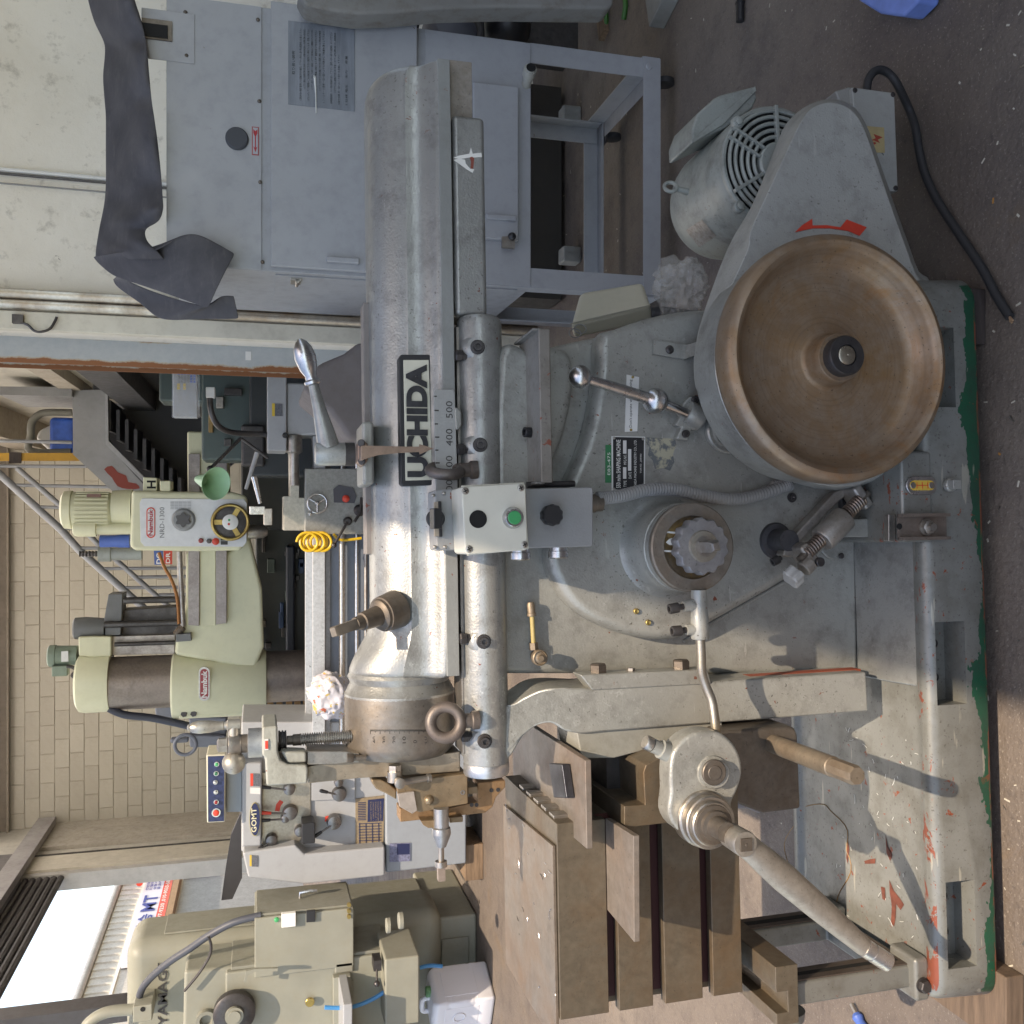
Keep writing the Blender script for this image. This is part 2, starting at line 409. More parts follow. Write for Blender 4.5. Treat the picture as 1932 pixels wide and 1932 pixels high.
for (a, b) in PK:
    p, s = my(a, BY0), my(b, BY0)
    for fx in (.3, .72):
        g = G().lathe((p.x+(s.x-p.x)*fx, BY0+.0615, p.z+(s.z-p.z)*.62), -Y_, [(0,.0085),(.0035,.0085),(.004,.0065),(.0005,.006),(.0005,0)], 18)
        make('threaded_hole', g, M['dark_steel'], base)
# flaked patches and oil ring on the tray floor
prim = flat('bare_primer',(.15,.045,.028),.75,var=.35,sc=60)
for poly in (((955,600),(972,680),(1002,740),(988,782),(962,722)), ((982,915),(1012,990),(1060,1050),(1085,1090),(1062,1128),(1030,1085),(1026,1180),(1016,1242),(994,1222),(1000,1100),(985,1000)), ((922,962),(950,970),(956,1062),(934,1050)), ((805,782),(850,768),(884,764),(882,800),(812,802)), ((690,640),(700,700),(688,800),(678,760)), ((1290,255),(1305,260),(1302,290),(1286,285))):
    make('primer_patch', G().prism([mz(q('33',*p), BZ+.0003) for p in poly], (0,0,.0003)), prim, base)
make('oil_ring', G().tube([mz(q('33',475+225*math.cos(a*math.pi/24)+18*math.sin(a*.9), 760+380*math.sin(a*math.pi/24)), BZ+.0002) for a in range(48)], .0011, 4, True), flat('oil_ochre',(.28,.15,.045),.5,var=.4,sc=30), base)
# raised sump block on the right half
xa, xb, xc = my((1750,1022), -.2).x, my((1750,853), -.2).x, my((1780,560), -.18).x
pb = [q('31',490,1e-9)]
g = G().box(xa, xb, -.217, .12, .16, .228)
sump = make('oil_sump', g, M['base'], SM, .006, 3)
# sloped apron between column foot and rim
g = G().prism([V(0,.0,.185), V(0,-.10,.178), V(0,-.185,.164), V(0,-.185,.15), V(0,.0,.15)], (1,0,0))
x0 = my((1614,1275), 0).x; x1 = my((1614,1015), 0).x
for v in g.v: v.x = x0-.0 + v.x*(x1-x0)
make('foot_apron', g, M['silver'], SM, .003, 2)
# --- column
col_out = [(880,1272),(1622,1272),(1622,930),(1640,590),(1400,590),(1327,592),(1270,596),(1215,608),(1160,628),(1100,640),(1040,654),(880,660)]
column = pr('column', col_out, 0, .33, M['paint'], .014, 4)
bul = [(1132,632),(1128,700),(1116,780),(1100,840),(1072,905),(1045,965),(1034,1050),(1048,1098),(1078,1142),(1122,1174),(1190,1200),(1262,1208),(1312,1193),(1400,1145),(1484,1096),(1560,1040),(1600,930),(1600,600),(1400,584),(1327,582),(1270,588),(1215,600),(1165,618)]
pr('gear_case', spl2(bul, 3), -.048, .01, M['paint'], .034, 8, bang=40)
pr('column_shoulder', spl2([(940,1000),(940,668),(1000,660),(1044,654),(1074,664),(1084,700),(1080,760),(1062,830),(1030,905),(1000,970)],3), -.045, .012, M['paint'], .032, 8, bang=40)
make('column_bead', G().tube([my(p, -.001) for p in q('22',1200,905, 1370,790, 1640,635, 1910,482)], .004, 8), M['paint'], SM)
# round inspection cover low on the column, small cover behind the lever
c = my(q('32',600,190), -.001); make('inspection_cover', G().disc(c, -Y_, .042, .006, 40, .002), M['paint'], SM)
ic = my(q('32',640,300), -.008); make('cap_screw', G().disc(ic, -Y_, .006, .004, 14, .001), M['dark_steel'], SM)
c = my(q('21',1500,1230), -.05); make('shaft_cover', G().lathe(c, -Y_, [(0,.046),(.010,.046),(.013,.043),(.012,.036),(.018,.034),(.018,0)], 40), M['paint'], SM)
# --- vertical way (rounded pillar), its strip and the curved arm up to the ram guide
def vbox(pts_lo, pts_hi, y0, y1, name, mat, bevel, seg=4):
    """upright block: left/right picture points at the foot and at the top, front face on y0"""
    a, b = [my(p, y0) for p in pts_lo]; c, d = [my(p, y0) for p in pts_hi]
    return make(name, G().prism([a, b, d, c], (0, y1-y0, 0)), mat, SM, bevel, seg)
g = G().prism([my(p, -.052) for p in q('32',0,1150, 0,1178, 780,1118, 780,1098)], (0,.03,0)); make('way_edge', g, flat('red_primer', (.27,.06,.03), .7), SM)
arm = spl2([(925,1325),(962,1330),(990,1316),(1022,1302),(1060,1298),(1120,1300)],4,False) + [(1634,1268),(1638,1342)] + spl2([(1130,1381),(1095,1384),(1066,1378),(1040,1364),(1010,1371),(985,1392),(965,1425),(940,1445),(920,1440)],4,False)
def _ay(v): t_ = max(0, min(1, (v-945)/125)); return -.036 - .049*t_*t_*(3-2*t_)
F_ = [my(p, _ay(p[0])) for p in arm]
make('column_way', G().loft([F_, [V(p.x,.06,p.z) for p in F_]]), M['paint'], SM, .022, 7, bang=40)
lock = pr('lock_bar', q('22',470,1140, 560,1250, 1400,1205, 1370,1100), -.088, -.04, M['paint'], .003, 2)
for bx, by in ((600,1135),(1185,1105)):
    o_ = my(q('22',bx,by), -.066); b_ = make('hex_bolt', G().disc(o_-X_*.004, X_, .021, .004, 28).hexb(o_, X_, .0165, .020), bare('old_bolt',(.11,.09,.075),.45,.6), SM)
o_ = my(q('22',830,1125), -.066); make('stud_nut', G().disc(o_, X_, .012, .004, 20, .001).disc(o_+X_*.004, X_, .008, .005, 6), M['steel'], SM)
# --- ram guide: half round housing in front of the ram way, ledge on top
ty = -.012; tp, tb = my((872,1000), -.03), my((956,1000), -.03)
tr = (tp.z - tb.z)/2; tz = (tp.z+tb.z)/2 
xg0, xg1 = my((915,592), -.05).x, my((915,1447), -.05).x
g = G().lathe((xg0,ty,tz), -X_, [(0,tr*.86),(.006,tr*.97),(.014,tr),(xg0-xg1-.004,tr),(xg0-xg1,tr*.98)], 48)
guide = make('ram_guide', g, M['silver'], SM)
g = G().lathe((xg1,ty,tz), -X_, [(0,tr*.99),(.001,tr*1.005),(.018,tr*1.005),(.022,tr*.95),(.022,0)], 48)
make('guide_end_cap', g, bare('machined_rim', (.6,.6,.6), .3, .9), SM)
zt = my((868,1000), 0).z
make('guide_ledge', G().box(xg0-.005, xg1+.003, -.028, .06, tz+.0, zt-.004), M['silver'], SM, .003, 2)
make('gib_strip', G().box(xg0-.02, xg1+.02, -.022, .05, zt-.0035, zt+.006), M['steel'], SM, .001, 1)
for px, py in (q('11',1425,700), q('11',1435,1360), q('12',1462,882), q('12',1475,1570)):
    o_ = my((px,py), -.034); o_.z = zt-.0035; o_.y = -.036
    make('gib_bolt', G().lathe(o_+V(0,0,-.008), Z_, [(0,.009),(.010,.009),(.011,.011),(.021,.011),(.023,.009)], 6), M['dark_steel'], SM)
for px, py in (q('11',1562,637), q('11',1580,1327), q('12',1605,905), q('12',1612,1608)):
    o_ = my((px,py), ty-tr); d_ = V(0,-1,.12).normalized(); o_ = V(o_.x, ty-tr+.006, o_.z)
    make('oil_boss', G().lathe(o_-d_*.012, d_, [(0,.030),(.008,.026),(.0125,.021),(.014,.019)], 30), M['silver'], guide)
    b = make('oil_nipple', G().lathe(o_, d_, [(0,.0135),(.006,.0135),(.0075,.012),(.0075,.0085),(.016,.008),(.016,.0045),(.012,.004),(.012,0)], 18), M['dark_steel'], guide)
# lifting eyes
def eye(name, base_px, ring_c, y, ax, Rr, r, ay=-.02):
    b = my(base_px, y); c = my(ring_c, y)
    d = (c-b).normalized()
    g = G().torus(c, ax, Rr, r, 40, 14).cyl(b - d*.012, b + d*.012, r*1.25, r*1.3, 20).cyl(b+d*.012, c - d*(Rr-r*.3), r*1.15, r*.9, 18).lathe(b-d*.02, d, [(0,r*1.6),(.012,r*1.6),(.014,r*1.4)], 24)
    return make(name, g, bare('lifting_eye_iron', (.17,.145,.13), .5, .6, (.12,.07,.05), .4), SM)
eye('lifting_eye', q('12',1490,1462), q('12',1335,1475), -.055, (.1,-1,.25), .0275, .0105)
eye('lifting_eye', q('11',1480,1505), q('11',1330,1510), -.05, (1,-.35,0), .0275, .0105)
# --- ram (lofted along its length, swelling into the round head flange)
rz0 = my((858,700), -.03).z; rz1 = my((697,700), .06).z; RH = rz1 - rz0
fy, by = -.034, .235
def ramprof(x, k=0.0, top=0.0):
    """closed section in y/z; k bulges the lower waist, top raises the crown"""
    H = RH + top
    P = [(fy,0),(fy,.026),(fy+.010,.034),(fy+.024,.047),(fy+.031-k*.02,.066),(fy+.030-k*.03,.088),(fy+.033-k*.03,H-.072),(fy+.040-k*.02,H-.052),(fy+.054-k*.01,H-.031),(fy+.075,H-.013),(fy+.10,H-.003),((fy+by)/2,H),
         (by-.10,H-.003),(by-.075,H-.013),(by-.054,H-.031),(by-.040,H-.052),(by-.033,H-.072),(by-.030,.088),(by-.031,.066),(by-.026,.05),(by-.012,.036),(by,.026),(by,0),((fy+by)/2,0)]
    return [V(x, y, rz0+z) for y, z in P]
yc, n_ = (fy+by)/2, 24
hc = my((763,1380), .1).z; 
xh = my((763,1325), -.02).x
hR = (my((658,1330), yc-.0).z - my((868,1330), yc-.0).z)/2*.976
hz = my((763,1330), yc-.06).z
def headring(x, r):
    a0 = math.atan2(-(hz-rz0), (fy-yc)); P = []
    for y, z in [(p.y, p.z) for p in ramprof(0)]:
        a = math.atan2(z-(rz0+RH*.5), (y-yc)*.9); P.append(V(x, yc+r*math.cos(a), hz+r*math.sin(a)))
    return P
def lerp(A, B, t): return [a.lerp(b, t) for a, b in zip(A, B)]
xa = my((760,118), .0).x; xs = my((760,1175), -.02).x; xe = my((760,1290), -.02).x
rings = []
for t, s in ((0,.80),(.006,.88),(.016,.95),(.030,.985),(.05,1)):
    P = ramprof(xa-t)
    rings.append([V(p.x, yc+(p.y-yc)*(.9+.1*s), rz0+(p.z-rz0)*(s if p.z > rz0+.05 else 1)) for p in P])
for x in [xa-.3, xa-.6, xs]: rings.append(ramprof(x))
for t in (.12,.25,.4,.55,.7,.85,1):
    s = t*t*(3-2*t); x = xs+(xe-xs)*t
    A, B = ramprof(x, .6*s), headring(x, hR*.965)
    C = []
    for a, b in zip(A, B):
        k_ = max(0, min(1, (a.z-rz0-.022)/.062)); k_ = k_*k_*(3-2*k_)
        C.append(a.lerp(b, s*(.10+.90*k_)))
    rings.append(C)
ram = make('ram', G().loft(rings), M['silver'], SM, ang=50)
m_ = ram.modifiers.new('subd', 'SUBSURF'); m_.levels = 1; m_.render_levels = 2
# neck ring + flange
g = G().lathe((xe+.012,yc,hz), -X_, [(0,hR*.90),(.010,hR*.945),(.022,hR*.90),(.028,hR*.93),(.040,hR*.985),(xe-xh+.008,hR*1.0),(xe-xh+.013,hR*1.0),(xe-xh+.013,0)], 64)
make('head_flange', g, M['silver'], SM)
make('ram_slide_face', G().box(xa-.002, xs-.10, fy-.0012, fy+.02, rz0+.001, rz0+.024), paint('way_paint', (.28,.29,.28), .4, .3, chips=.3), SM, .001, 1)
# top strip along the ram and the bracket with the stroke pointer
x0, x1 = my(q('11',760,340), .1).x, my(q('12',775,290), .1).x
zt2 = my(q('11',758,900), .08).z
make('top_cover', G().box(x0, x1, .08, .13, rz1-.006, zt2), paint('cover_edge', (.21,.19,.18), .55, .2, chips=1.2), SM, .002, 2)
# --- rail bars behind the ram guide, to the right
x0, x1 = my(q('10',1440,430), -.01).x, my((880,600), -.01).x
z0, z1 = my(q('10',1520,600), -.01).z, my(q('10',1352,600), -.01).z
make('rear_gib', G().box(x1, x0, -.01, .05, z0, z1), bare('mottled_bar', (.30,.27,.235), .6, .3, (.2,.16,.12), .6, sc=30), SM, .001)
x0, x1 = my(q('10',1480,815), -.03).x, my((880,594), -.03).x
z0, z1 = my(q('10',1618,1500), -.03).z, my(q('10',1392,1500), -.03).z
rg = make('rear_guide', G().box(x1, x0, -.03, .06, z0, z1), M['silver'], SM, .009, 4)
o_ = my(q('10',1590,1215), -.0308)
# painted figure 4 (flaking white paint)
P4 = [[(1385,1115),(1420,1100),(1500,1085),(1512,1040),(1524,1085),(1585,1078),(1590,1108),(1530,1112),(1520,1105),(1500,1112),(1440,1122)],
      [(1388,1128),(1430,1118),(1470,1128),(1475,1155),(1505,1190),(1535,1195),(1524,1220),(1490,1200)]]
g = G()
for poly in P4: g.prism([my(q('10',*p), -.0304) for p in poly], (0,-.0003,0))
make('painted_mark', g, flat('flaking_white', (.72,.71,.66), .6), rg)
g = G().prism([my(q('10',*p), -.0303) for p in ((1502,1105),(1522,1095),(1535,1110),(1528,1190),(1508,1192),(1512,1140))], (0,-.0002,0))
make('painted_mark', g, flat('primer_patch', (.24,.06,.04), .7), rg)
# --- wheel
WY = -.222; wc = my((1552,685), WY); 
wr = (my((1566,446), WY).x - my((1566,914), WY).x)/2*.976
pf = [(.0,.10*wr),(0,.86*wr),(-.004,.93*wr),(.002,.97*wr),(.012,.995*wr),(.022,wr),(.040,wr),(.052,.99*wr),(.060,.965*wr),(.063,.93*wr),(.059,.895*wr),(.050,.872*wr),(.038,.845*wr),(.024,.80*wr),(.017,.76*wr),(.014,.70*wr),(.013,.40*wr),(.014,.245*wr),(.017,.222*wr),(.023,.208*wr),(.040,.200*wr),(.053,.196*wr),(.055,.19*wr),(.055,0)]
M['wheel'] = wheel_mat(wc)
wheel = make('flywheel', G().lathe(wc, -Y_, pf, 96), M['wheel'], SM)
hb = wc - Y_*.05
make('hub_collar', G().lathe(hb, -Y_, [(0,.158*wr),(.024,.158*wr),(.027,.148*wr),(.027,.085*wr),(.022,.083*wr)], 40), M['dark_steel'], wheel)
make('shaft_end', G().lathe(hb, -Y_, [(0,.075*wr),(.025,.075*wr),(.0265,.066*wr),(.0265,.008*wr),(.024,0)], 32), bare('turned_shaft', (.45,.40,.32), .3, .9), wheel)
# --- belt guard: outer wall outline at the back, face outline in front
face = q('30',560,722, 700,765, 795,890, 880,1120, 1000,1470, 1090,1720, 1170,1935) + [(1752,560),(1768,700),(1752,800)] + q('31',1000,1500, 600,1625) + [(1470,880),(1400,810),(1360,740)] + q('21',1415,935, 1385,800, 1405,600, 1470,350, 1650,-40) + q('30',0,1640, 120,1370, 285,1010, 352,870, 430,765)
outr = q('30',565,700, 715,740, 815,870, 900,1100, 1020,1450, 1110,1700, 1190,1915) + [(1758,540),(1775,690),(1760,810)] + q('31',1010,1530, 600,1650) + [(1462,895),(1385,822),(1345,745)] + q('21',1300,960, 1270,800, 1285,620, 1340,400, 1510,-60) + q('30',0,1470, 115,1200, 220,930, 300,820, 420,735)
GF = -.165
outr = spl2(outr, 3); face = spl2(face, 3)
A = [my(p, -.085) for p in outr]; B = [my(p, GF) for p in face]
guard = make('belt_guard', G().loft([A, [a.lerp(b,.86) for a, b in zip(A,B)], B]), M['guard'], SM, .006, 3, bang=22)
# drum skirt of the guard behind the wheel
g = G().lathe(wc+Y_*.09, -Y_, [(0,wr*.95),(.080,wr*.95),(.083,wr*.935),(.083,.1)], 96)
make('wheel_drum', g, M['paint'], SM)
# red direction arrow, riveted plate
ar = q('30',315,1640, 365,1590, 435,1545, 438,1592, 540,1590, 635,1605, 680,1550, 820,1605, 770,1665, 690,1630, 560,1612, 440,1612, 380,1625)
make('direction_arrow', G().prism([my(p, GF-.0006) for p in ar], (0,-.0012,0)), M['red'], guard)
# strap that holds the guard to the column
s1 = [my(p, y) for p, y in zip(q('21',985,590, 985,690, 1200,725, 1215,625), (-.051,-.051,-.053,-.053))]
s2 = [my(p, y) for p, y in zip(q('21',1215,625, 1200,725, 1300,690, 1300,600), (-.053,-.053,-.09,-.09))]
make('guard_strap', G().prism(s1, (0,-.003,0)).prism(s2, (0,-.003,0)), M['paint'], SM)
o_ = my(q('21',1100,657), -.054); make('strap_screw', G().lathe(o_, -Y_, [(0,.0085),(.003,.0085),(.006,.005),(.006,.003),(.004,.003),(.004,0)], 16), M['dark_steel'], SM)
# ------------------------------------------------------------------ feed side: crank boss, link rod, ratchet case, cross rail, table
# --- stroke dial boss
dc = my(q('22',1268,240), -.165); dr = .0805
bz = V(dc.x, -.046, dc.z)
boss = make('dial_boss', G().lathe(bz, -Y_, [(0,dr*1.24),(.006,dr*1.15),(.014,dr*1.09),(.026,dr*1.05),(.042,dr*1.035),(.062,dr*1.02),(.066,dr*1.0),(.068,dr*1.03),(.086,dr*1.03),(.0875,dr*.985),(.090,dr*1.02),(.105,dr*1.02)], 64), M['paint'], SM)
make('dial_ring', G().lathe(dc+Y_*.012, -Y_, [(0,dr*1.02),(.010,dr*1.02),(.0125,dr*.985),(.0125,dr*.72),(.006,dr*.715)], 64), bare('dial_ring_steel', (.25,.225,.195), .45, .65, (.2,.12,.06), .6), boss)
make('dial_face', G().disc(dc+Y_*.012, -Y_, dr*.72, .006, 48), M['ochre'], boss)
kc = my(q('22',1320,232), -.185)
kn = [(.050 + .0024*math.cos(14*a*2*math.pi/112)) for a in range(112)]
R0 = [kc + V(kn[i]*math.cos(2*math.pi*i/112), .014, kn[i]*math.sin(2*math.pi*i/112)) for i in range(112)]
R1 = [p - Y_*.022 for p in R0]; R2 = [kc + (p-kc)*.95 - Y_*.0045 for p in R1]
knob = make('dial_knob', G().loft([R0, R1, [V(p.x, kc.y-.0115, p.z) for p in R2]]), bare('knurled_grey', (.36,.36,.37), .38, .7, (.24,.22,.2), .3), boss)
make('knob_boss', G().lathe(kc-Y_*.0105, -Y_, [(0,.031),(.001,.029),(.0055,.027),(.006,.015),(.006,0)], 40), bare('knob_boss_steel', (.34,.31,.26), .45, .7), knob)
make('square_shaft', G().lathe(kc-Y_*.013, -Y_, [(0,.0185),(.004,.0185),(.004,.014)], 24).lathe(kc-Y_*.013, -Y_, [(0,.0135),(.042,.0135),(.050,.008),(.050,0)], 4, .55), M['steel'], knob)
g = G()
for a in (((1070,125),(1145,130),(1150,145),(1078,138)), ((1075,205),(1100,180),(1130,172),(1128,225),(1100,222)), ((1055,258),(1130,263),(1128,275),(1055,270))):
    g.prism([my(q('22',*p), -.1595) for p in a], (0,-.0006,0))
make('dial_mark', g, M['white'], boss)
for p in q('22',955,240, 1012,440): 
    o_ = my(p, -.125); make('set_pin', G().disc(o_, V(o_.x-dc.x,-.01,o_.z-dc.z), .004, .004, 12), M['steel'], boss)
# --- link rod with its clamp socket
LY = -.165
s0, s1 = my(q('22',1308,540), LY), my(q('22',1318,888), LY)
sock = make('link_socket', G().lathe(s0, s1-s0, [(0,.016),(.004,.0145),((s1-s0).length*.35,.0145),((s1-s0).length*.55,.0165),((s1-s0).length*.97,.0165),((s1-s0).length,.015)], 28), M['paint'], SM)
for (a, b) in ((q('22',1235,650), q('22',1098,676)), (q('22',1255,820), q('22',1118,832))):
    a, b = my(a, LY), my(b, LY); d = (b-a).normalized(); L = (b-a).length
    make('clamp_boss', G().cyl(a-d*.01, a+d*.010, .0115, .0095, 18), M['paint'], sock)
    make('socket_screw', G().cyl(a, b-d*.014, .0055, n=14).lathe(b-d*.018, d, [(0,.0095),(.016,.0095),(.018,.0088),(.018,.005),(.010,.005),(.010,0)], 20), M['dark_steel'], sock)
lp = [my(p, y) for p, y in zip(q('22',1318,880, 1325,1000, 1330,1120, 1362,1230, 1402,1330, 1420,1450, 1432,1560), (LY,LY,LY,LY,LY-.005,LY-.01,LY-.012))]
make('link_rod', G().tube(lp, .0088, 14, smooth=4), bare('worn_rod', (.42,.39,.34), .34, .85, (.25,.19,.12), .6), SM)
# --- ratchet case on the cross-feed screw
CY = -.225
cs = spl2(q('E',345,1000, 372,820, 455,695, 580,615, 705,597, 830,620, 945,715, 1015,855, 1030,1000, 990,1150, 930,1290, 930,1480, 790,1660, 620,1640, 420,1530, 335,1380, 350,1180), 3)
case = pr('ratchet_case', cs, CY, CY+.05, M['paint'], .007, 4, bang=40)
o_ = my(q('E',745,985), CY)
make('pawl_boss', G().lathe(o_, -Y_, [(-.002,.030),(.004,.028),(.005,.0235),(.016,.0235)], 36), M['paint'], case)
o_ = my(q('E',755,985), CY-.015)
make('pawl_pin', G().lathe(o_, -Y_, [(0,.0225),(.0035,.0225),(.005,.021),(.005,.0132)], 32).lathe(o_, -Y_, [(0,.0125),(.006,.0125),(.0066,.0118),(.0066,0)], 28), M['brown'], case)
a, b = my(q('E',410,840), CY+.025), my(q('E',110,700), CY+.02); d = (b-a).normalized(); L = (b-a).length
make('pawl_plunger', G().lathe(a, d, [(0,.0165),(L*.52,.0165),(L*.53,.0125),(L*.78,.0125)], 24), paint('chipped_sleeve', (.33,.34,.32), .42, .3, chips=1.6), case)
make('plunger_knob', G().lathe(a+d*L*.76, d, [(0,.009),(.004,.013),(.014,.013),(.017,.011),(.018,0)], 30), M['steel'], case)
hcn = my(q('E',660,1420), CY); 
hub = make('feed_collar', G().lathe(hcn+Y_*.02, -Y_, [(0,.049),(.024,.049),(.027,.047),(.028,.044),(.040,.044),(.042,.0455),(.047,.0455),(.049,.043),(.049,.0385),(.056,.038),(.058,.036),(.058,.026)], 56), bare('feed_dial', (.40,.38,.35), .33, .9, (.28,.2,.12), .5), case)
make('feed_shaft', G().lathe(hcn-Y_*.036, -Y_, [(0,.034),(.006,.033),(.007,.026),(.014,.025),(.015,.018),(.05,.017)], 40), M['brown'], case)
# --- crank handle
c0 = my(q('E',870,1530), -.30); c1 = my(q('E',1062,1668), -.345)
ck = make('crank_handle', G().lathe(V(c1.x,-.288,c1.z), -Y_, [(0,.019),(.004,.0205),(.052,.0215),(.056,.020),(.057,0)], 36), bare('cast_handle', (.40,.375,.335), .42, .75, (.27,.22,.17), .5, sc=14), SM)
k0, k1 = my(q('E',1085,1690), -.328), my(q('33',812,1395), -.328)
A_ = (k1-k0); ux = A_.normalized(); nx = ux.cross(Y_).normalized(); rings = []
for t, w, h in ((-.02,.0205,.015),(.05,.021,.0155),(.14,.023,.016),(.3,.0245,.0165),(.55,.0225,.0155),(.8,.019,.0145),(.92,.017,.014),(.985,.0162,.014),(1,.0152,.0135)):
    rings.append([k0 + A_*t + nx*(w*math.cos(2*math.pi*i/20)) + Y_*(h*math.sin(2*math.pi*i/20)) for i in range(20)])
make('crank_arm', G().loft(rings), ck.data.materials[0], ck, ang=60)
e1 = my(q('33',985,1508), -.335); d = (e1-k1).normalized(); L = (e1-k1).length
make('crank_grip_stud', G().lathe(k1-d*.002, d, [(0,.0158),(.012,.0158),(.0125,.0148),(.016,.0148),(.0165,.0158),(L-.002,.0158),(L,.014),(L,0)], 28), M['chrome'], ck)
sq_ = c1 - Y_*.0005; make('square_end', G().obox(V(c1.x,-.3458,c1.z), (.0105,0,0), (0,.0012,0), (0,0,.0105)).lathe(V(c1.x,-.347,c1.z),-Y_,[(0,.003),(.0006,.002)],12), M['brown'], ck, .001)
# --- cross rail: end profile facing us, running away in depth
sd = q('C',1445,1430, 1445,1180, 1680,1165, 1662,800, 1690,715, 1800,655) + q('E',420,760, 990,900, 990,1400, 400,1455)
pr('cross_rail', sd, -.150, .30, M['table'], .002, 2)
pr('rail_back', q('C',905,332) and [q('C',905,332), q('E',838,500), q('E',850,610), q('E',420,700), q('C',1330,640), q('C',960,640)], -.075, .05, paint('rail_grey', (.29,.285,.25), .5, .15, chips=.4, dirt=.45), .003, 2)
make('rail_web', G().box(my(q('C',1000,1150),-.02).x, my(q('C',900,330),-.02).x+.01, -.03, .28, my(q('E',990,900),-.03).z, my(q('C',1050,700),-.03).z-.035), M['dark_steel'], SM)
lowb = q('E',800,600, 1470,548, 1530,575, 1550,640, 1578,1330, 1230,1375, 1000,1290, 820,1200)
pr('rail_foot', lowb, -.125, .22, M['brown'], .006, 3)
a = my(q('E',1320,720), -.125); b = mz(q('32',758,1895), a.z); b = V(a.x, b.y, a.z)
make('elevating_shaft', G().lathe(a+Y_*.02, b-a, [(0,.0175),((b-a).length*.74+.02,.0175),((b-a).length*.745+.02,.016)], 28).lathe(a+(b-a)*.72, b-a, [(0,.0165),((b-a).length*.26,.0165),((b-a).length*.28,.0145),((b-a).length*.28,0)], 8, .4), bare('pale_shaft', (.25,.205,.155), .45, .5, (.16,.1,.06), .5), SM)
pr('rail_bracket', q('E',985,1240, 1120,1240, 1215,1330, 1200,1378, 1080,1330, 990,1330), -.118, -.05, paint('bracket_grey',(.26,.25,.26),.5,.1,chips=1.2), .003)
# --- chip plate over the rail, black key lying on it
zp = my((1105,1500), -.17).z
n0, n1 = mz(q('C',965,640), zp), mz(q('C',1060,1700), zp); f1 = mz(q('C',190,960), zp); f0 = mz(q('C',485,330), zp)
yN = (n0.y+n1.y)/2
plate = make('chip_plate', G().prism([V(n0.x,yN,zp), V(n1.x,yN,zp), V(f1.x,f1.y,zp), V(f0.x-.0,f1.y,zp), V(f0.x,f0.y,zp)], (0,0,-.0115)), bare('chip_plate_steel', (.235,.21,.185), .48, .5, (.22,.125,.07), .5, sc=4), SM, .0015, 2)
# --- table
TY = -.10
tr_, tl_ = my(q('23',640,482), TY), my(q('23',680,1885), TY)
xr_, xl_ = my(q('23',600,490), TY).x, my((1200,1903), TY).x
ztop = my(q('23',318,1200), TY).z; zbot = my(q('23',1608,1300), TY).z; yb = mz((957,1700), ztop).y
g = G().box(xl_, xr_, TY, yb, zbot, ztop)
cut = []
for a, b in ((665,737),(978,1062),(1328,1402)):
    za, zb = my(q('23',a,1300), TY).z, my(q('23',b,1300), TY).z
    cut += [G().box(xl_-.1, xr_+.1, TY-.05, TY+.022, zb, za), G().box(xl_-.1, xr_+.1, TY+.021, TY+.038, zb-.010, za+.010)]
table = make('table', carve(g, *cut), M['table'], SM, .0015, 2)
for a, b in ((665,737),(978,1062),(1328,1402)):
    za, zb = my(q('23',a,1300), TY).z, my(q('23',b,1300), TY).z
    make('slot_lining', G().box(xl_+.012, xr_, TY+.0352, TY+.0375, zb-.0095, za+.0095), M['slot'], table)
cx = mz(q('23',285,655), ztop)
make('table_cover', G().prism([V(cx.x+.0,TY+.006,ztop+.001), V(xl_-.05,TY+.004,ztop+.001), V(xl_-.05,yb-.005,ztop+.001), V(cx.x-.02,yb-.005,ztop+.001)], (0,0,.006)), bare('scuffed_sheet', (.24,.195,.155), .4, .55, (.22,.12,.06), .65, sc=6), SM, .001)
# key slots seen along the table's right end
for k in range(5):
    y_ = TY+.03 + k*.052
    make('slot_key', G().box(xr_-.016, xr_+.006, y_, y_+.030, ztop-.05, ztop-.004), M['steel'], table, .001)
# plate held in the upper slot
zq = my(q('23',655,800), TY).z
e0, e1_ = mz(q('23',848,605), zq), mz(q('23',852,1355), zq); b0, b1 = mz(q('23',652,482), zq), mz(q('23',660,1125), zq)
make('stop_plate', G().prism([V(e0.x,e0.y,zq), V(e1_.x,e1_.y,zq), V(b1.x,TY-.0005,zq), V(b0.x,TY-.0005,zq)], (0,0,-.0105)), bare('stop_plate_steel', (.27,.232,.2), .48, .5, (.22,.15,.1), .5), SM, .001)
# --- table support standing on the base at the left
SY = -.155
def fq(*xy): return q('F', *xy)
xf0, xf1 = my(fq(1235,1500), SY).x, my(fq(1400,900), .12).x
zt_ = my(fq(900,1700), SY).z
# foot rail (upright cast frame running in depth)
yA, yB = SY, .14
xS = my(fq(1230,1640), SY).x; xS2 = xS+.062
ztp = my(fq(900,1550), SY).z
zb_ = BZ+.001
cast = paint('support_cast', (.19,.19,.172), .42, .3, chips=.7, dirt=.7, pits=.7)
sup = make('table_support', carve(G().box(xS-.012, xS2-.03, yA+.0, yB, zb_+.02, ztp-.03), G().box(xS-.1, xS2+.1, yA+.055, yB-.06, zb_+.055, ztp-.06)), cast, SM, .006, 3)
xq = xS2-.0299; mch = bare('machined_dark',(.12,.095,.08),.45,.5,(.09,.06,.04),.5)
for y0, y1, z0, z1 in ((yA+.004,yA+.05,zb_+.03,ztp-.035),(yB-.055,yB-.004,zb_+.03,ztp-.035),(yA+.0505,yB-.0555,zb_+.024,zb_+.05),(yA+.0505,yB-.0555,ztp-.056,ztp-.035)):
    make('machined_face', G().box(xq,xq+.0025,y0,y1,z0,z1), mch, sup)
    if y1-y0 < .06: make('face_slot', G().box(xq+.0026,xq+.003,y0+.016,y1-.018,z0+.01,z1-.012), M['hole'], sup)
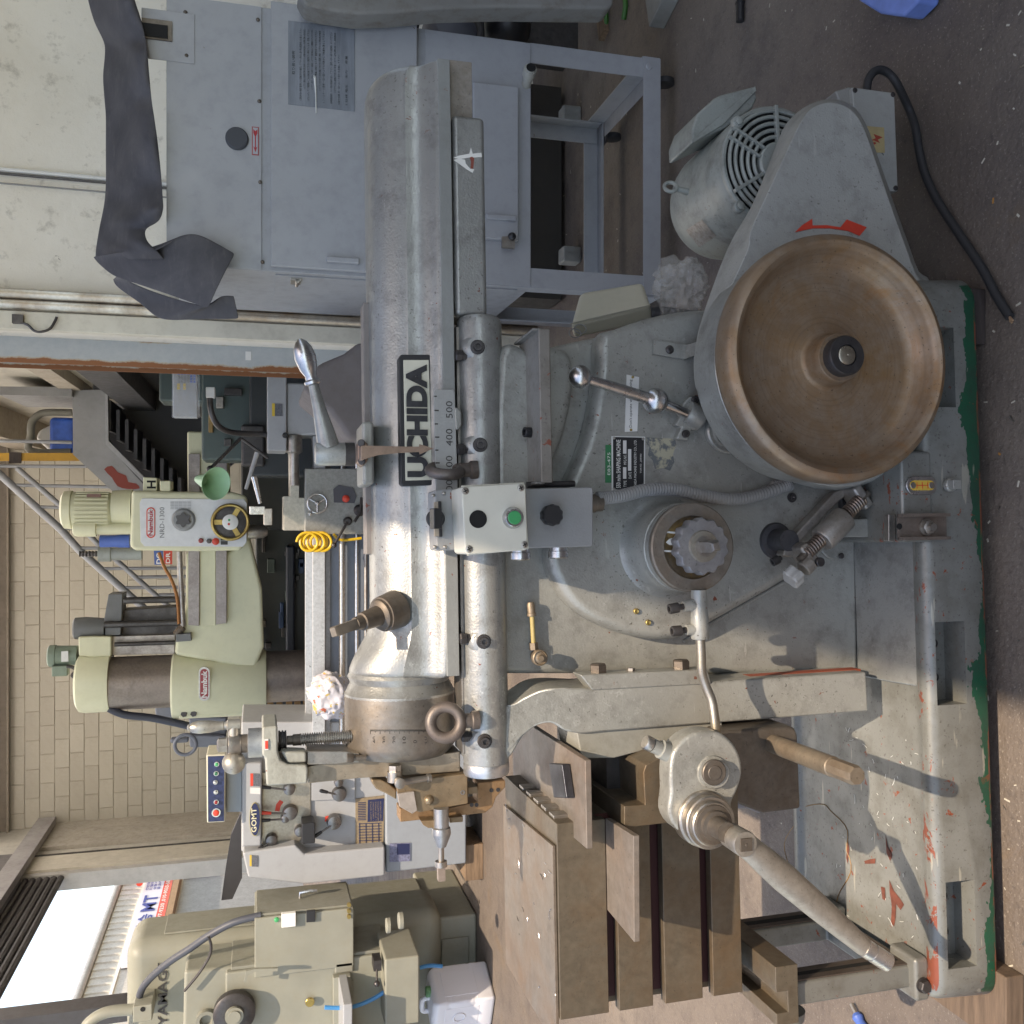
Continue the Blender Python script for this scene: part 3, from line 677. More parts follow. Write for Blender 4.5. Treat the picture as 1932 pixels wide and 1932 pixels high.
make('support_head', carve(G().box(xS-.035, xS2+.01, SY-.012, yB+.05, ztp-.028, ztp+.018), G().box(xS-.012, xS+.026, SY-.1, yB+.2, ztp-.006, ztp+.1)), M['table'], SM, .0015, 2)
make('support_shoe', G().box(xS-.03, xS2-.01, yA-.02, yA+.06, zb_, zb_+.032), cast, SM, .008, 4)
make('support_shoe', G().box(xS-.03, xS2-.01, yB-.05, yB+.03, zb_, zb_+.032), cast, SM, .008, 4)
o_ = V(xS-.001, yA-.021, zb_+.02)
make('support_bolt', G().disc(V(xS+.002,yA-.020,zb_+.017), -Y_, .0145, .003, 20).hexb(V(xS+.002,yA-.022,zb_+.017), -Y_, .0125, .011), M['dark_steel'], SM)
make('support_lug', G().lathe(V(xS-.03,SY+.03,ztp-.03), -X_, [(0,.032),(.016,.03),(.03,.02),(.034,0)], 24), cast, SM)
# --- stroke spring clamp on the black shaft
sc_ = my(q('H',470,580), -.02)
make('clamp_shaft', G().lathe(V(sc_.x, .002, sc_.z), -Y_, [(0,.037),(.050,.037),(.055,.034),(.056,.024),(.075,.021),(.10,.021)], 40), bare('blued_steel', (.085,.083,.09), .42, .5, (.05,.05,.05), .4), SM)
iron = bare('clamp_iron', (.36,.34,.315), .46, .7, (.22,.18,.13), .5, sc=14)
HY = -.125
yoke = make('clamp_yoke', G().prism([my(p, HY+.03) for p in q('H',600,720, 640,610, 1085,130, 1180,75, 1280,60, 1240,130, 1150,200, 800,560, 760,650, 690,740)], (0,.028,0)), iron, SM, .004, 2)
ja, jb = my(q('H',760,700), HY), my(q('H',1380,160), HY); d = (jb-ja).normalized()
for p, L in ((q('H',800,715), .026), (q('H',1290,170), .026)):
    o_ = my(p, HY+.02); make('yoke_jaw', G().obox(o_, d*.011, V(0,.027,0), d.cross(Y_)*.026), iron, yoke, .006, 3)
sA, sB = my(q('H',790,730), HY+.0), my(q('H',1340,190), HY+.0); d = (sB-sA).normalized(); L = (sB-sA).length
make('clamp_screw', G().cyl(sA-d*.01, sB+d*.02, .0075, n=14), M['brown'], yoke)
for s, e in ((.05,.40),(.72,1.0)):
    P = []; tn = int((e-s)*L/.0058)*12; a_, b_, _ = frame(d)
    for i in range(tn+1): th = 2*math.pi*i/12; P.append(sA + d*(L*(s+(e-s)*i/max(tn,1))) + (a_*math.cos(th)+b_*math.sin(th))*.0125)
    make('coil_spring', G().tube(P, .0024, 6), bare('spring_steel', (.24,.19,.16), .4, .8), yoke)
mA, mB = my(q('H',985,560), HY), my(q('H',1180,360), HY); d2 = (mB-mA)
make('clamp_nut', G().lathe(mA-d2*.08, d2, [(0,.024),(.003,.026),(d2.length*1.05,.026),(d2.length*1.1,.0245)], 10, .2), iron, yoke)
o_ = my(q('H',845,800), HY); make('screw_collar', G().lathe(o_+d*.004, -d, [(0,.0165),(.018,.0165),(.020,.014)], 24), iron, yoke)
o_ = my(q('H',700,920), HY)
kn = [.019*(1+.16*math.cos(4*a*2*math.pi/48)) for a in range(48)]; a_, b_, _ = frame(d)
RR = [[o_ + d*t + (a_*math.cos(2*math.pi*i/48)+b_*math.sin(2*math.pi*i/48))*kn[i]*s for i in range(48)] for t, s in ((.014,.8),(.011,1),(-.008,1),(-.011,.86))]
make('wing_knob', G().loft(RR), paint('knob_grey',(.42,.42,.40),.5,.1,dirt=.2), yoke)
o_ = my(q('H',955,780), HY-.012); make('clamp_plug', G().lathe(o_+Y_*.02, -Y_, [(0,.009),(.022,.009),(.023,.008),(.023,0)], 20), M['dark_steel'], yoke)
o_ = my(q('H',585,740), HY+.03); dd = my(q('H',520,775), HY+.03)-o_; make('socket_screw', G().lathe(o_, dd, [(0,.005),(.006,.005),(.006,.0085),(dd.length+.004,.0085),(dd.length+.004,.0045),(dd.length-.003,.0045),(dd.length-.003,0)], 18), M['dark_steel'], yoke)
# dark pad behind, flat bar and channel clamp at the base
pr('side_pad', q('H',1130,60, 1650,0, 1650,300, 1290,370, 1180,370), -.06, .0, paint('dark_pad',(.075,.075,.08),.5,.1,dirt=.3), .004, 2)
pr('flat_bar', q('H',1180,375, 1640,368, 1640,545, 1180,545), -.11, -.085, M['paint'], .002)
pr('bar_stop', q('H',1600,330, 1660,330, 1660,585, 1600,580), -.2, -.185, M['steel'], .001)
ch0, ch1 = my(q('32',1010,5), -.21), my(q('32',1352,185), -.21)
g = G().box(ch0.x, ch1.x, -.224, -.2195, ch1.z, ch0.z).box(ch0.x-.0, ch0.x-.006, -.236, -.2195, ch1.z, ch0.z).box(ch1.x, ch1.x+.006, -.236, -.2195, ch1.z, ch0.z)
chan = make('channel_clamp', g, bare('channel_iron', (.20,.165,.14), .55, .5, (.14,.08,.05), .5), SM)
o_ = my(q('32',1240,98), -.224); make('clamp_bolt', G().disc(o_, -Y_, .016, .003, 24).hexb(o_-Y_*.003, -Y_, .0135, .010, .5).cyl(o_, o_-Y_*.022, .007, n=16), M['steel'], chan)
o_ = my(q('32',1052,92), -.2243); make('clamp_hole', G().disc(o_, -Y_, .006, .0006, 16), M['hole'], chan)
# oil level gauge and drain plug
gc = my(q('31',1200,1615), -.2172); gx, gz = X_*.0285, Z_*.014
def slot(c, L, r, y0, h, n=10):
    P = [c + V(r*math.cos(R(90+180*i/n)) if 0 else r*math.cos(R(-90+180*i/n)), 0, L + r*math.sin(R(90-0)) if 0 else 0) for i in range(0)]
    for k, s in ((0,1),(1,-1)):
        for i in range(n+1):
            a = R(0+180*i/n) if k == 0 else R(180+180*i/n)
            P.append(V(c.x + r*math.cos(a), c.y, c.z + s*L + r*math.sin(a)))
    return G().prism(P, (0,-h,0))
gauge = make('oil_gauge', slot(gc, .0165, .0175, 0, .005), M['chrome'], SM, .0015, 2)
make('gauge_window', slot(gc-Y_*.005, .0175, .0095, 0, .0008), flat('gauge_yellow', (.62,.40,.07), .3), gauge)
g = G()
for w, h, dx, dz in ((.0008,.013,0,0),(.006,.0008,0,0),(.006,.0008,0,.012),(.006,.0008,0,-.012)): g.box(gc.x-w, gc.x+w, gc.y-.0063, gc.y-.0058, gc.z+dz-h, gc.z+dz+h)
make('gauge_mark', g, M['red'], gauge)
for s in (-1,1): make('gauge_screw', G().disc(V(gc.x, gc.y-.005, gc.z+s*.0205), -Y_, .0062, .002, 16, .0006), M['steel'], gauge)
o_ = my(q('31',1400,1612), -.2172); make('drain_plug', G().disc(o_, -Y_, .013, .010, 24, .002).obox(o_-Y_*.016, (.0085,0,0), (0,.008,0), (0,0,.0085)), M['paint'], SM, .001)
# ------------------------------------------------------------------ swivel head, tool slide, badge, switch boxes, motor, small fittings
xd = my((763,1440), -.0).x
disc_m = bare('head_steel', (.25,.235,.215), .40, .75, (.17,.115,.065), .6, sc=7)
xw = xh-xd
head = make('swivel_head', G().lathe((xh-.0002,yc,hz), -X_, [(0,hR),(xw*.80,hR),(xw*.86,hR*.985),(xw*.93,hR*.94),(xw*1.0,hR*.86),(xw*1.0,0)], 72), disc_m, SM)
def on_head(p):
    z = my(p, yc-hR*.9).z; s = max(-.999, min(.999, (z-hz)/hR)); y = yc - hR*math.sqrt(1-s*s)
    z = my(p, y).z; s = max(-.999, min(.999, (z-hz)/hR)); y = yc - hR*math.sqrt(1-s*s)
    return my(p, y), V(0, -math.sqrt(1-s*s), s)
g = G()
for k in range(61):
    px = 125 + k*10.9; L = 50 if k % 10 == 0 else (34 if k % 5 == 0 else 22)
    if px > 790: continue
    a, n = on_head(q('B',px,315)); t = V(0, n.z, -n.y)*-1
    g.obox(a + n*.0003 - X_*L*.00008, X_*(L*.00008), n*.0003, t.normalized()*.00025)
make('scale_line', g, M['hole'], head)
for s, px in (('40',172),('30',283),('20',395),('10',508),('0',630),('10',745)):
    a, n = on_head(q('B',px,470)); t = V(0, n.z, -n.y)
    make('scale_figure', text_geo(s, .0125 if len(s)>1 else .006, .0065, a - V(0,0,.003), X_, Z_, n, .0004), M['dark_steel'], head)
# tool slide
SYf = .045
def bq(*xy): return q('B', *xy)
slide_m = bare('slide_steel', (.33,.285,.225), .45, .65, (.28,.17,.08), .5, sc=6)
sl = [q('A',1140,735), q('A',1160,925)] + bq(0,865, 320,850, 1140,790, 1140,560, 600,640, 0,620)
pr('tool_slide', sl, SYf, .17, slide_m, .002, 2)
pr('slide_gib', q('A',1150,560, 1150,715, 1480,705, 1600,690, 1740,690, 1740,590, 1580,560, 1480,560), SYf-.012, .1, M['steel'], .002)
a, b = my(q('A',1600,640), SYf-.02), my(q('A',1815,632), SYf-.02); make('gib_stud', G().cyl(a, b, .0055, .005, 14).hexb(a, b-a, .009, .012), M['brown'], SM)
cast2 = paint('bracket_cast', (.33,.335,.295), .5, .1, chips=.3, dirt=.5, bump=.6, bsc=120)
brk = pr('screw_bracket', q('A',640,285, 815,275, 820,560, 850,660, 930,710, 1150,720, 1160,770, 1155,925, 690,955, 672,640, 640,600), SYf-.03, SYf+.10, cast2, .006, 3)
pr('bracket_web', q('A',850,560, 1140,570, 1145,690, 930,700), SYf-.022, SYf+.02, cast2, .004, 2, parent=brk)
sxc = my(q('A',760,450), SYf+.02)       # screw axis
def zc(px, y=SYf+.02): return my(q('A',px,450), y).z
def upcyl(name, prof, mat, parent=None, n=36):
    """turned part on the feed-screw axis; prof = (picture x, radius)"""
    z0 = zc(prof[0][0]); return make(name, G().lathe((sxc.x,sxc.y,z0), Z_, [(zc(p)-z0, r) for p, r in prof], n), mat, SM if parent is None else parent)
upcyl('micrometer_collar', [(640,.0265),(485,.0265),(478,.025),(478,.016)], bare('collar_grey', (.36,.37,.38), .35, .8))
upcyl('collar_neck', [(480,.0165),(405,.0165),(400,.015)], M['brown'])
upcyl('handle_hub', [(402,.0165),(385,.0185),(270,.0185),(258,.016)], M['steel'])
upcyl('hub_nut', [(250,.0165),(240,.0165),(238,.0135),(150,.0135),(142,.0115),(130,.0085),(128,0)], M['steel'], n=6)
upcyl('thrust_bearing', [(915,.0185),(900,.019),(895,.0165),(885,.0165),(880,.019),(865,.019),(860,.0165),(850,.0165),(845,.019),(825,.019)], M['dark_steel'])
upcyl('screw_neck', [(1075,.0105),(990,.0105),(985,.0085),(920,.0085)], M['brown'])
zA, zB = zc(1070), zc(1900); P = []; nt = int((zA-zB)/.0042)
pf = []
for k in range(nt):
    z = zA - k*.0042; pf += [(zA-z, .0085), (zA-z+.0008, .0117), (zA-z+.0022, .0117), (zA-z+.003, .0085)]
make('feed_screw', G().lathe((sxc.x,sxc.y,zA), -Z_, pf, 20), M['steel'], SM)
zh = zc(320); bl = my(q('A',315,690), sxc.y); gp = my(q('A',345,262), sxc.y)
hn = make('ball_crank', G().tube([V(bl.x,sxc.y,zh), V(gp.x,sxc.y,zh)], .0098, 18), bare('satin_handle', (.42,.395,.35), .36, .75, (.3,.26,.2), .4), SM)
make('crank_ball', G().ball(V(bl.x,sxc.y,zh), .0208, 28, 16), hn.data.materials[0], hn)
gt = my(q('02',1292,1530), sxc.y)
L = gt.z - zh
make('crank_grip', G().lathe(V(gp.x,sxc.y,zh-.012), Z_, [(0,.010),(.022,.0105),(.024,.0075),(.030,.0065),(L*.32,.0065),(L*.34,.008),(L*.40,.0078),(L*.62,.0112),(L*.82,.0118),(L*.95,.0095),(L*1.0,.006),(L*1.03,.0062),(L*1.06,.003)], 28), hn.data.materials[0], hn)
g = G().box(*[f for f in (my(q('A',700,545),SYf-.0305).x, my(q('A',700,420),SYf-.0305).x, SYf-.0318, SYf-.0302, my(q('A',712,480),SYf-.0305).z, my(q('A',668,480),SYf-.0305).z)])
make('index_plate', g, M['label'], brk)
g = G().box(*[f for f in (my(q('A',700,530),SYf-.0305).x, my(q('A',700,440),SYf-.0305).x, SYf-.0326, SYf-.0317, my(q('A',708,480),SYf-.0305).z, my(q('A',674,480),SYf-.0305).z)])
make('index_mark', g, M['red'], brk)
# clapper box and tool post
clap_m = bare('clapper_steel', (.27,.205,.135), .45, .6, (.28,.155,.06), .55, sc=6)
pr('clapper_plate', bq(455,1205, 460,1362, 840,1322, 1010,1302, 1420,1258, 1505,1190, 1545,1080, 1650,965, 1648,890, 1335,915, 1335,1130, 1000,1200), SYf+.015, SYf+.06, bare('orange_steel', (.32,.20,.11), .45, .5, (.34,.16,.055), .5), .002)
box_ = pr('clapper_box', bq(418,945, 500,905, 1222,812, 1228,1152, 690,1250, 640,1238, 430,1030), SYf-.015, SYf+.05, clap_m, .002)
pr('clapper_shoulder', bq(135,880, 240,880, 330,920, 420,1000, 420,1110, 300,1040, 190,990, 140,920), SYf+.0, SYf+.06, clap_m, .003)
pr('square_washer', bq(430,1040, 618,1014, 655,1228, 600,1268, 455,1188), SYf-.022, SYf-.012, bare('pale_steel',(.40,.35,.31),.5,.5), .001)
pr('clapper_stop', bq(1228,970, 1335,958, 1338,1040, 1228,1042), SYf+.0, SYf+.05, clap_m, .001)
o_ = my(bq(785,1110), SYf-.015); make('hinge_pin', G().ball(o_, .0095, 20, 12), clap_m, box_)
for p in ((1165,1025),): o_ = my(bq(*p), SYf-.015); make('pin_screw', G().lathe(o_, -Y_, [(0,.0045),(.001,.0045),(.001,.0024),(.0,.002)], 18), M['chrome'], box_)
for p in ((1490,1000),(1565,995),(1268,1165),(1322,1165)):
    o_ = my(bq(*p), SYf+.0148); make('plate_screw', G().lathe(o_, -Y_, [(0,.004),(.0012,.004),(.0012,.0022)], 16).disc(o_-Y_*.0003, -Y_, .002, .0006, 12), M['dark_steel'], box_)
def hcyl(name, prof, mat, y, ref, n=32, ph=0):
    """turned part lying along X at picture height ref; prof = (picture y in B, radius)"""
    c = my(bq(ref, prof[0][0]), y); return make(name, G().lathe(c, -X_, [(c.x - my(bq(ref,p), y).x, r) for p, r in prof], n, ph), mat, SM)
hcyl('tool_post', [(1200,.0142),(1410,.0142),(1425,.017),(1485,.018),(1500,.0178),(1640,.0085)], bare('post_grey', (.36,.36,.36), .36, .8), SYf-.02, 922)
hcyl('post_screw', [(1640,.0058),(1800,.0058)], M['steel'], SYf-.02, 922, 16)
hcyl('screw_collar', [(1800,.0112),(1862,.0112),(1866,.0100)], M['steel'], SYf-.02, 922)
hcyl('screw_head', [(1866,.0095),(2010,.0095),(2020,.0085)], bare('worn_head', (.38,.30,.25), .45, .6), SYf-.02, 922, 4, .8)
pr('post_wedge', bq(690,1345, 850,1340, 855,1425, 780,1430, 720,1395), SYf-.02, SYf+.01, clap_m, .001)
pr('post_wedge', bq(1018,1312, 1170,1295, 1170,1360, 1020,1370), SYf-.005, SYf+.03, clap_m, .001)
hcyl('swivel_nut', [(715,.0125),(790,.0125)], M['steel'], SYf-.01, 398, 6)
hcyl('swivel_stud', [(785,.0142),(900,.0142),(905,.012)], M['steel'], SYf-.012, 398)
a, b = my(bq(455,915), SYf-.035), my(bq(825,855), SYf-.02)
make('lock_pin', G().lathe(a-(b-a).normalized()*.004, b-a, [(0,.0062),((b-a).length*.9,.0056),((b-a).length*.9,.0082),((b-a).length,.0082)], 18).lathe(a+Y_*.006, -Y_, [(0,.0098),(.014,.0098),(.0145,.009)], 24), M['steel'], SM)
# --- position stud on top of the ram
ax = V(-.20,-.55,.80).normalized(); o_ = my(q('12',905,705), -.0)
make('ram_stud', G().lathe(o_-ax*.03, ax, [(0,.036),(.028,.0335),(.038,.0325),(.0385,.0295),(.044,.0285),(.046,.026),(.048,.019),(.086,.0165),(.087,.013),(.102,.012),(.103,.009)], 40), M['brown'], SM)
make('stud_square', G().lathe(o_+ax*.073, ax, [(0,.0128),(.046,.0128),(.050,.0105),(.050,0)], 4, .3), bare('stud_square_steel', (.26,.225,.185), .45, .6), SM)
# --- lever on the ram top with stroke pointer
LYv = .055
pb0, pb1 = my(q('11',690,1170), .02), my(q('11',785,1612), .02)
blk = make('lever_block', G().box(pb1.x, pb0.x, .0, .11, pb1.z-.01, pb0.z-.012), M['paint'], SM, .006, 3)
def zz(px, y=LYv): return my(q('11',px,1393), y).z
lc = my(q('11',550,1393), LYv)
make('lever_ring', G().lathe((lc.x,LYv,zz(690)), Z_, [(0,.0222),(zz(622)-zz(690),.0222)], 40), M['dark_steel'], SM)
lev = make('lever_hub', G().lathe((lc.x,LYv,zz(624)), Z_, [(0,.0215),(zz(440)-zz(624),.0228),(zz(415)-zz(624),.020),(zz(408)-zz(624),.015)], 40), M['silver'], SM)
a, b, c_ = my(q('11',510,1345), LYv), my(q('11',398,895), LYv-.01), my(q('11',300,570), LYv-.02)
d = (b-a).normalized()
make('lever_arm', G().lathe(a, b-a, [(0,.021),((b-a).length*.2,.0185),((b-a).length*.6,.0125),((b-a).length,.0092)], 28), M['silver'], lev)
d = (c_-b).normalized(); L = (c_-b).length
make('lever_grip', G().lathe(b-d*.003, d, [(0,.009),(.003,.0155),(.008,.0158),(.011,.0115),(.018,.0108),(L*.35,.0165),(L*.6,.020),(L*.8,.0175),(L*.93,.011),(L*1.0,.004),(L*1.0,0)], 36), M['chrome'], lev)
cop = bare('copper_pointer', (.36,.25,.19), .42, .6, (.28,.17,.12), .4)
pk = pr('pointer_bracket', q('11',715,1310, 745,1285, 785,1320, 785,1440, 750,1480, 712,1450), -.012, .03, cop, .003)
pr('stroke_pointer', q('11',755,1332, 900,1336, 1050,1340, 1145,1340, 1148,1322, 1248,1353, 1150,1395, 1146,1378, 1000,1385, 860,1400, 790,1420, 757,1430), -.05, -.0485, cop, 0, parent=pk)
pr('pointer_root', q('11',735,1335, 760,1332, 760,1430, 738,1430), -.05, -.008, cop, .001, parent=pk)
for p in q('11',738,1315, 742,1443): o_ = my(p, -.012); make('pointer_screw', G().disc(o_, V(0,-1,.2), .0068, .004, 18, .0012), M['dark_steel'], pk)
# --- cast name badge on the ram
BYf = -.0145
bp = q('11',1018,690, 1250,690, 1262,705, 1280,1598, 1265,1612, 1030,1618, 1015,1600, 1003,710)
badge = pr('name_badge', bp, BYf, .03, flat('badge_black', (.02,.02,.022), .5), .003, 2)
pr('badge_field', q('11',1035,728, 1215,728, 1240,1575, 1050,1580), BYf-.0012, BYf+.002, flat('badge_cream', (.60,.58,.47), .5, var=.1), .001, parent=badge)
a = my(q('11',1212,1556), BYf-.0012); b = my(q('11',1050,757), BYf-.0012)
g = text_geo('UCHIDA', b.x-a.x, b.z-a.z, V(a.x,BYf-.0012,a.z), X_, Z_, -Y_, .0004, 6, bold=.052)
me = mesh_of(g); bm = bmesh.new(); bm.from_mesh(me)
ex = bmesh.ops.extrude_face_region(bm, geom=bm.faces[:]); bmesh.ops.translate(bm, vec=(0,-.0022,0), verts=[e for e in ex['geom'] if isinstance(e, bmesh.types.BMVert)]); bm.to_mesh(me); bm.free()
make('badge_lettering', me, flat('letter_black', (.025,.025,.028), .5, var=.5, sc=60), badge)
# --- stroke scale
sp = pr('stroke_scale', q('11',1250,950, 1265,936, 1385,936, 1398,955, 1420,1645, 1265,1645), -.042, -.037, paint('scale_grey',(.36,.365,.35),.45,.2,dirt=.15), .001)
g = G()
for y_, L in ((985,18),(1085,30),(1180,22),(1273,30),(1365,22),(1455,30),(1545,22)):
    a, b = my(q('11',1252+(y_-950)*.02,y_), -.0425), my(q('11',1252+L+(y_-950)*.02,y_), -.0425)
    g.box(a.x-.0012, a.x+.0012, -.0426, -.0419, b.z, a.z)
make('scale_tick', g, M['dark_steel'], sp)
for s, y_ in (('500',1080),('400',1275),('300',1465),('200',1635)):
    a = my(q('11',1383,y_+60), -.042); w = my(q('11',1383,y_-60), -.042).x - a.x
    make('scale_figure', text_geo(s, w, .0125, a, X_, Z_, -Y_, .0005), M['dark_steel'], sp)
pr('scale_stop', q('11',1395,1060, 1420,1062, 1445,1090, 1448,1190, 1425,1222, 1402,1222), -.045, -.02, M['paint'], .003)
# --- switch boxes
kq = lambda *a: q('K', *a)
grey_box = paint('switch_box_grey', (.27,.275,.275), .5, .05, chips=.8, dirt=.15)
sw0 = pr('rotary_switch_box', kq(62,262, 255,250, 275,832, 80,835), -.115, -.045, grey_box, .004, 2)
pr('switch_plate', kq(60,378, 100,372, 110,700, 62,700), -.122, -.1155, bare('plate_tan',(.4,.34,.27),.5,.3), .001, parent=sw0)
pr('switch_seat', kq(100,368, 128,368, 138,704, 110,704), -.124, -.1155, M['black'], .001, parent=sw0)
o_ = my(kq(75,535), -.128); make('rotary_knob', G().lathe(o_+Y_*.004, (0,-1,.15), [(0,.0165),(.010,.0165),(.012,.014)], 28).obox(o_+V(0,-.022,.004), (.0175,0,0), (0,.011,.002), (0,-.001,.0072)), M['black'], sw0, .003, 2)
for p in kq(50,315, 150,295, 65,800, 160,800): o_ = my(p, -.116); make('box_rivet', G().ball(o_, .0035, 10, 6), M['steel'], sw0)
swb = pr('switch_box', kq(325,232, 900,195, 922,215, 942,800, 920,830, 380,872, 350,850, 318,255), -.205, -.115, M['cream'], .006, 4)
make('box_seam', G().loft([[my(p, -.19) + V(0,0,0) for p in kq(318,222, 905,190, 948,820, 372,880)], [my(p, -.19) + V(0,.003,0) for p in kq(318,222, 905,190, 948,820, 372,880)]]), M['cream'], swb)
o_ = my(kq(473,537), -.2052); make('empty_hole', G().lathe(o_, -Y_, [(0,.0150),(.0009,.0150),(.0009,.0142),(.0002,.0140),(.0002,0)], 32), M['hole'], swb)
o_ = my(kq(800,525), -.205); btn = make('push_button', G().lathe(o_, -Y_, [(0,.0185),(.003,.0182),(.006,.0165),(.010,.0155),(.011,.0145),(.011,.0118),(.006,.0118)], 36), M['chrome'], swb)
make('button_cap', G().lathe(o_-Y_*.004, -Y_, [(0,.0115),(.0085,.0115),(.0095,.0105),(.0095,0)], 32), M['green'], btn)
for p in kq(353,272, 875,243, 910,778, 388,818):
    o_ = my(p, -.2052); s_ = make('box_screw', G().lathe(o_, -Y_, [(0,.0062),(.0008,.0060),(.0012,.0052),(.0012,0)], 20), M['steel'], swb)
    make('screw_cross', G().obox(o_-Y_*.0013, V(1,0,.5)*.0036, (0,.0003,0), V(-.5,0,1)*.0007).obox(o_-Y_*.0013, V(-.5,0,1)*.0036, (0,.00025,0), V(1,0,.5)*.0007), M['hole'], s_)
swc = pr('stop_switch_box', kq(920,252, 1540,235, 1556,255, 1556,775, 1540,795, 930,812), -.150, -.075, grey_box, .005, 3)
o_ = my(kq(1135,503), -.150)
kn = [.0185*(1+.045*math.cos(10*a*2*math.pi/60)) for a in range(60)]
RR = [[o_ - Y_*t + V(math.cos(2*math.pi*i/60), 0, math.sin(2*math.pi*i/60))*(kn[i]*s) for i in range(60)] for t, s in ((0,.85),(.012,.92),(.014,1),(.026,1),(.029,.9))]
make('stop_knob', G().loft(RR), M['black'], swc)
for p in kq(870,850, 1225,835): 
    o_ = my(p, -.115); make('cable_gland', G().lathe(o_+X_*.012, -X_, [(0,.0165),(.012,.0165),(.013,.0185),(.024,.0185),(.026,.016)], 28), M['chrome'], swc)
make('box_hinge', G().tube([my(p, -.10) for p in kq(930,215, 1380,205)], .006, 10), M['dark_steel'], swc)
# conduit from the switch box round the dial
o_ = my(kq(1580,390), -.11); make('conduit_gland', G().lathe(o_+Z_*.014, -Z_, [(0,.017),(.012,.017),(.013,.015),(.026,.0145)], 24), M['brown'], swc)
cp = [my(p, y) for p, y in zip(q('21',590,1705, 750,1690, 950,1645, 1150,1645, 1350,1690, 1550,1712, 1750,1675, 1930,1610) + q('31',180,1620, 285,1610), (-.11,-.10,-.09,-.085,-.08,-.075,-.07,-.065,-.06,-.058))]
P = spline(cp, 40); g = G(); rr = [.0122 + .0006*(1 if (k//2) % 2 else -1) for k in range(len(P))]
make('flexible_conduit', g.tube(P, rr, 14), M['conduit'], SM)
o_ = my(q('31',300,1600), -.058); make('conduit_end', G().lathe(o_-V(.0,0,-.0)+V(.008,0,.006), V(.9,.2,-.25), [(0,.0145),(.004,.0165),(.016,.0165),(.017,.014),(.04,.014)], 24), M['steel'], SM)
o_ = my(q('31',293,1700), -.049); make('cap_screw', G().lathe(o_, -Y_, [(0,.010),(.002,.010),(.002,.006),(.006,.006),(.006,.003),(.003,0)], 18), M['dark_steel'], SM)
# --- tool tray under the guide
tz_ = my(q('21',190,1000), -.135).z
n0, n1 = mz(q('21',190,515), tz_), mz(q('21',190,1588), tz_); yF = my(q('21',190,1000), -.135).y
fb = mz(q('21',25,1000), tz_+.004)
tray = make('tool_tray', G().box(n1.x, n0.x, yF, -.0008, tz_-.004, tz_), paint('tray_paint', (.22,.215,.20), .5, .1, chips=.9, dirt=.6, pits=.6), SM)
lip = my(q('21',262,1000), yF).z
make('tray_lip', G().box(n1.x-.003, n0.x+.003, yF-.006, yF, lip, tz_+.003), paint('tray_lip_paint', (.20,.185,.165), .5, .1, chips=1.2, dirt=.7, pits=.6), tray, .003, 2)
make('tray_end', G().box(n0.x, n0.x+.005, yF, -.005, tz_-.006, tz_+.012), tray.data.materials[0], tray, .002)
make('tray_end', G().box(n1.x-.005, n1.x, yF, -.005, tz_-.006, tz_+.012), tray.data.materials[0], tray, .002)
o_ = mz(q('21',125,1240), tz_); make('tray_plug', G().lathe(o_, (0,-.25,1), [(0,.0095),(.014,.0095),(.015,.008),(.015,.0062),(.010,.006),(.010,0)], 22), M['black'], tray)
# --- plates and labels on the gear case
LBY = -.0485
def plate(name, pts, mat, y=LBY, t=.0012, parent=None): return pr(name, pts, y-t, y, mat, 0, parent=parent)
np_ = plate('name_plate', q('21',693,1265, 930,1270, 928,1650, 695,1650), M['label'])
plate('plate_ground', q('21',703,1272, 922,1277, 920,1643, 705,1643), M['black'], LBY-.0012, .0003, np_)
def label_text(s, x, y0, y1, hpx, parent, mat, yy, bold=0):
    """text reading towards the picture top: baseline x, from y0 (start) to y1 (end) in study tile 21"""
    a, b = my(q('21',x,y0), yy), my(q('21',x,y1), yy); top = my(q('21',x-hpx,y0), yy)
    return make('plate_lettering', text_geo(s, (b-a).length, top.z-a.z, a, b-a, Z_, -Y_, .0003, 2, bold=bold), mat, parent)
yy = LBY-.0015
label_text('550 m/m SHAPING MACHINE', 756, 1632, 1292, 30, np_, M['white'], yy, .01)
label_text('TYPE', 798, 1625, 1580, 20, np_, M['white'], yy); label_text('MFG.NO.', 798, 1468, 1395, 20, np_, M['white'], yy)
label_text('DATE', 833, 1565, 1520, 20, np_, M['white'], yy)
label_text('UCHIDA MACHINE INDUSTRY CO., LTD.', 871, 1638, 1292, 20, np_, M['white'], yy)
label_text('TOKYO . JAPAN', 908, 1528, 1392, 15, np_, M['white'], yy)
for a in ((774,1567,797,1485),(774,1390,798,1297),(809,1510,832,1358)): plate('blank_field', q('21',a[0],a[1], a[2],a[1], a[2],a[3], a[0],a[3]), M['label'], LBY-.0015, .0003, np_)
for p in q('21',710,1280, 915,1286, 710,1640): o_ = my(p, yy); make('plate_rivet', G().ball(o_, .003, 10, 6), M['steel'], np_)
gp_ = plate('inventory_tag', q('21',650,1328, 692,1328, 692,1595, 648,1595), flat('tag_green', (.02,.17,.07), .45), t=.0008)
label_text('E83-475', 684, 1540, 1382, 20, gp_, M['white'], LBY-.0008)
wl_ = plate('warning_plate', q('21',800,832, 888,850, 875,1232, 787,1236), M['label'])
label_text("Don't operate while running", 842, 1205, 868, 26, wl_, M['hole'], LBY-.0012)
for p in q('21',842,850, 830,1222): o_ = my(p, LBY-.0012); make('plate_rivet', G().ball(o_, .0028, 10, 6), M['brass'], wl_)
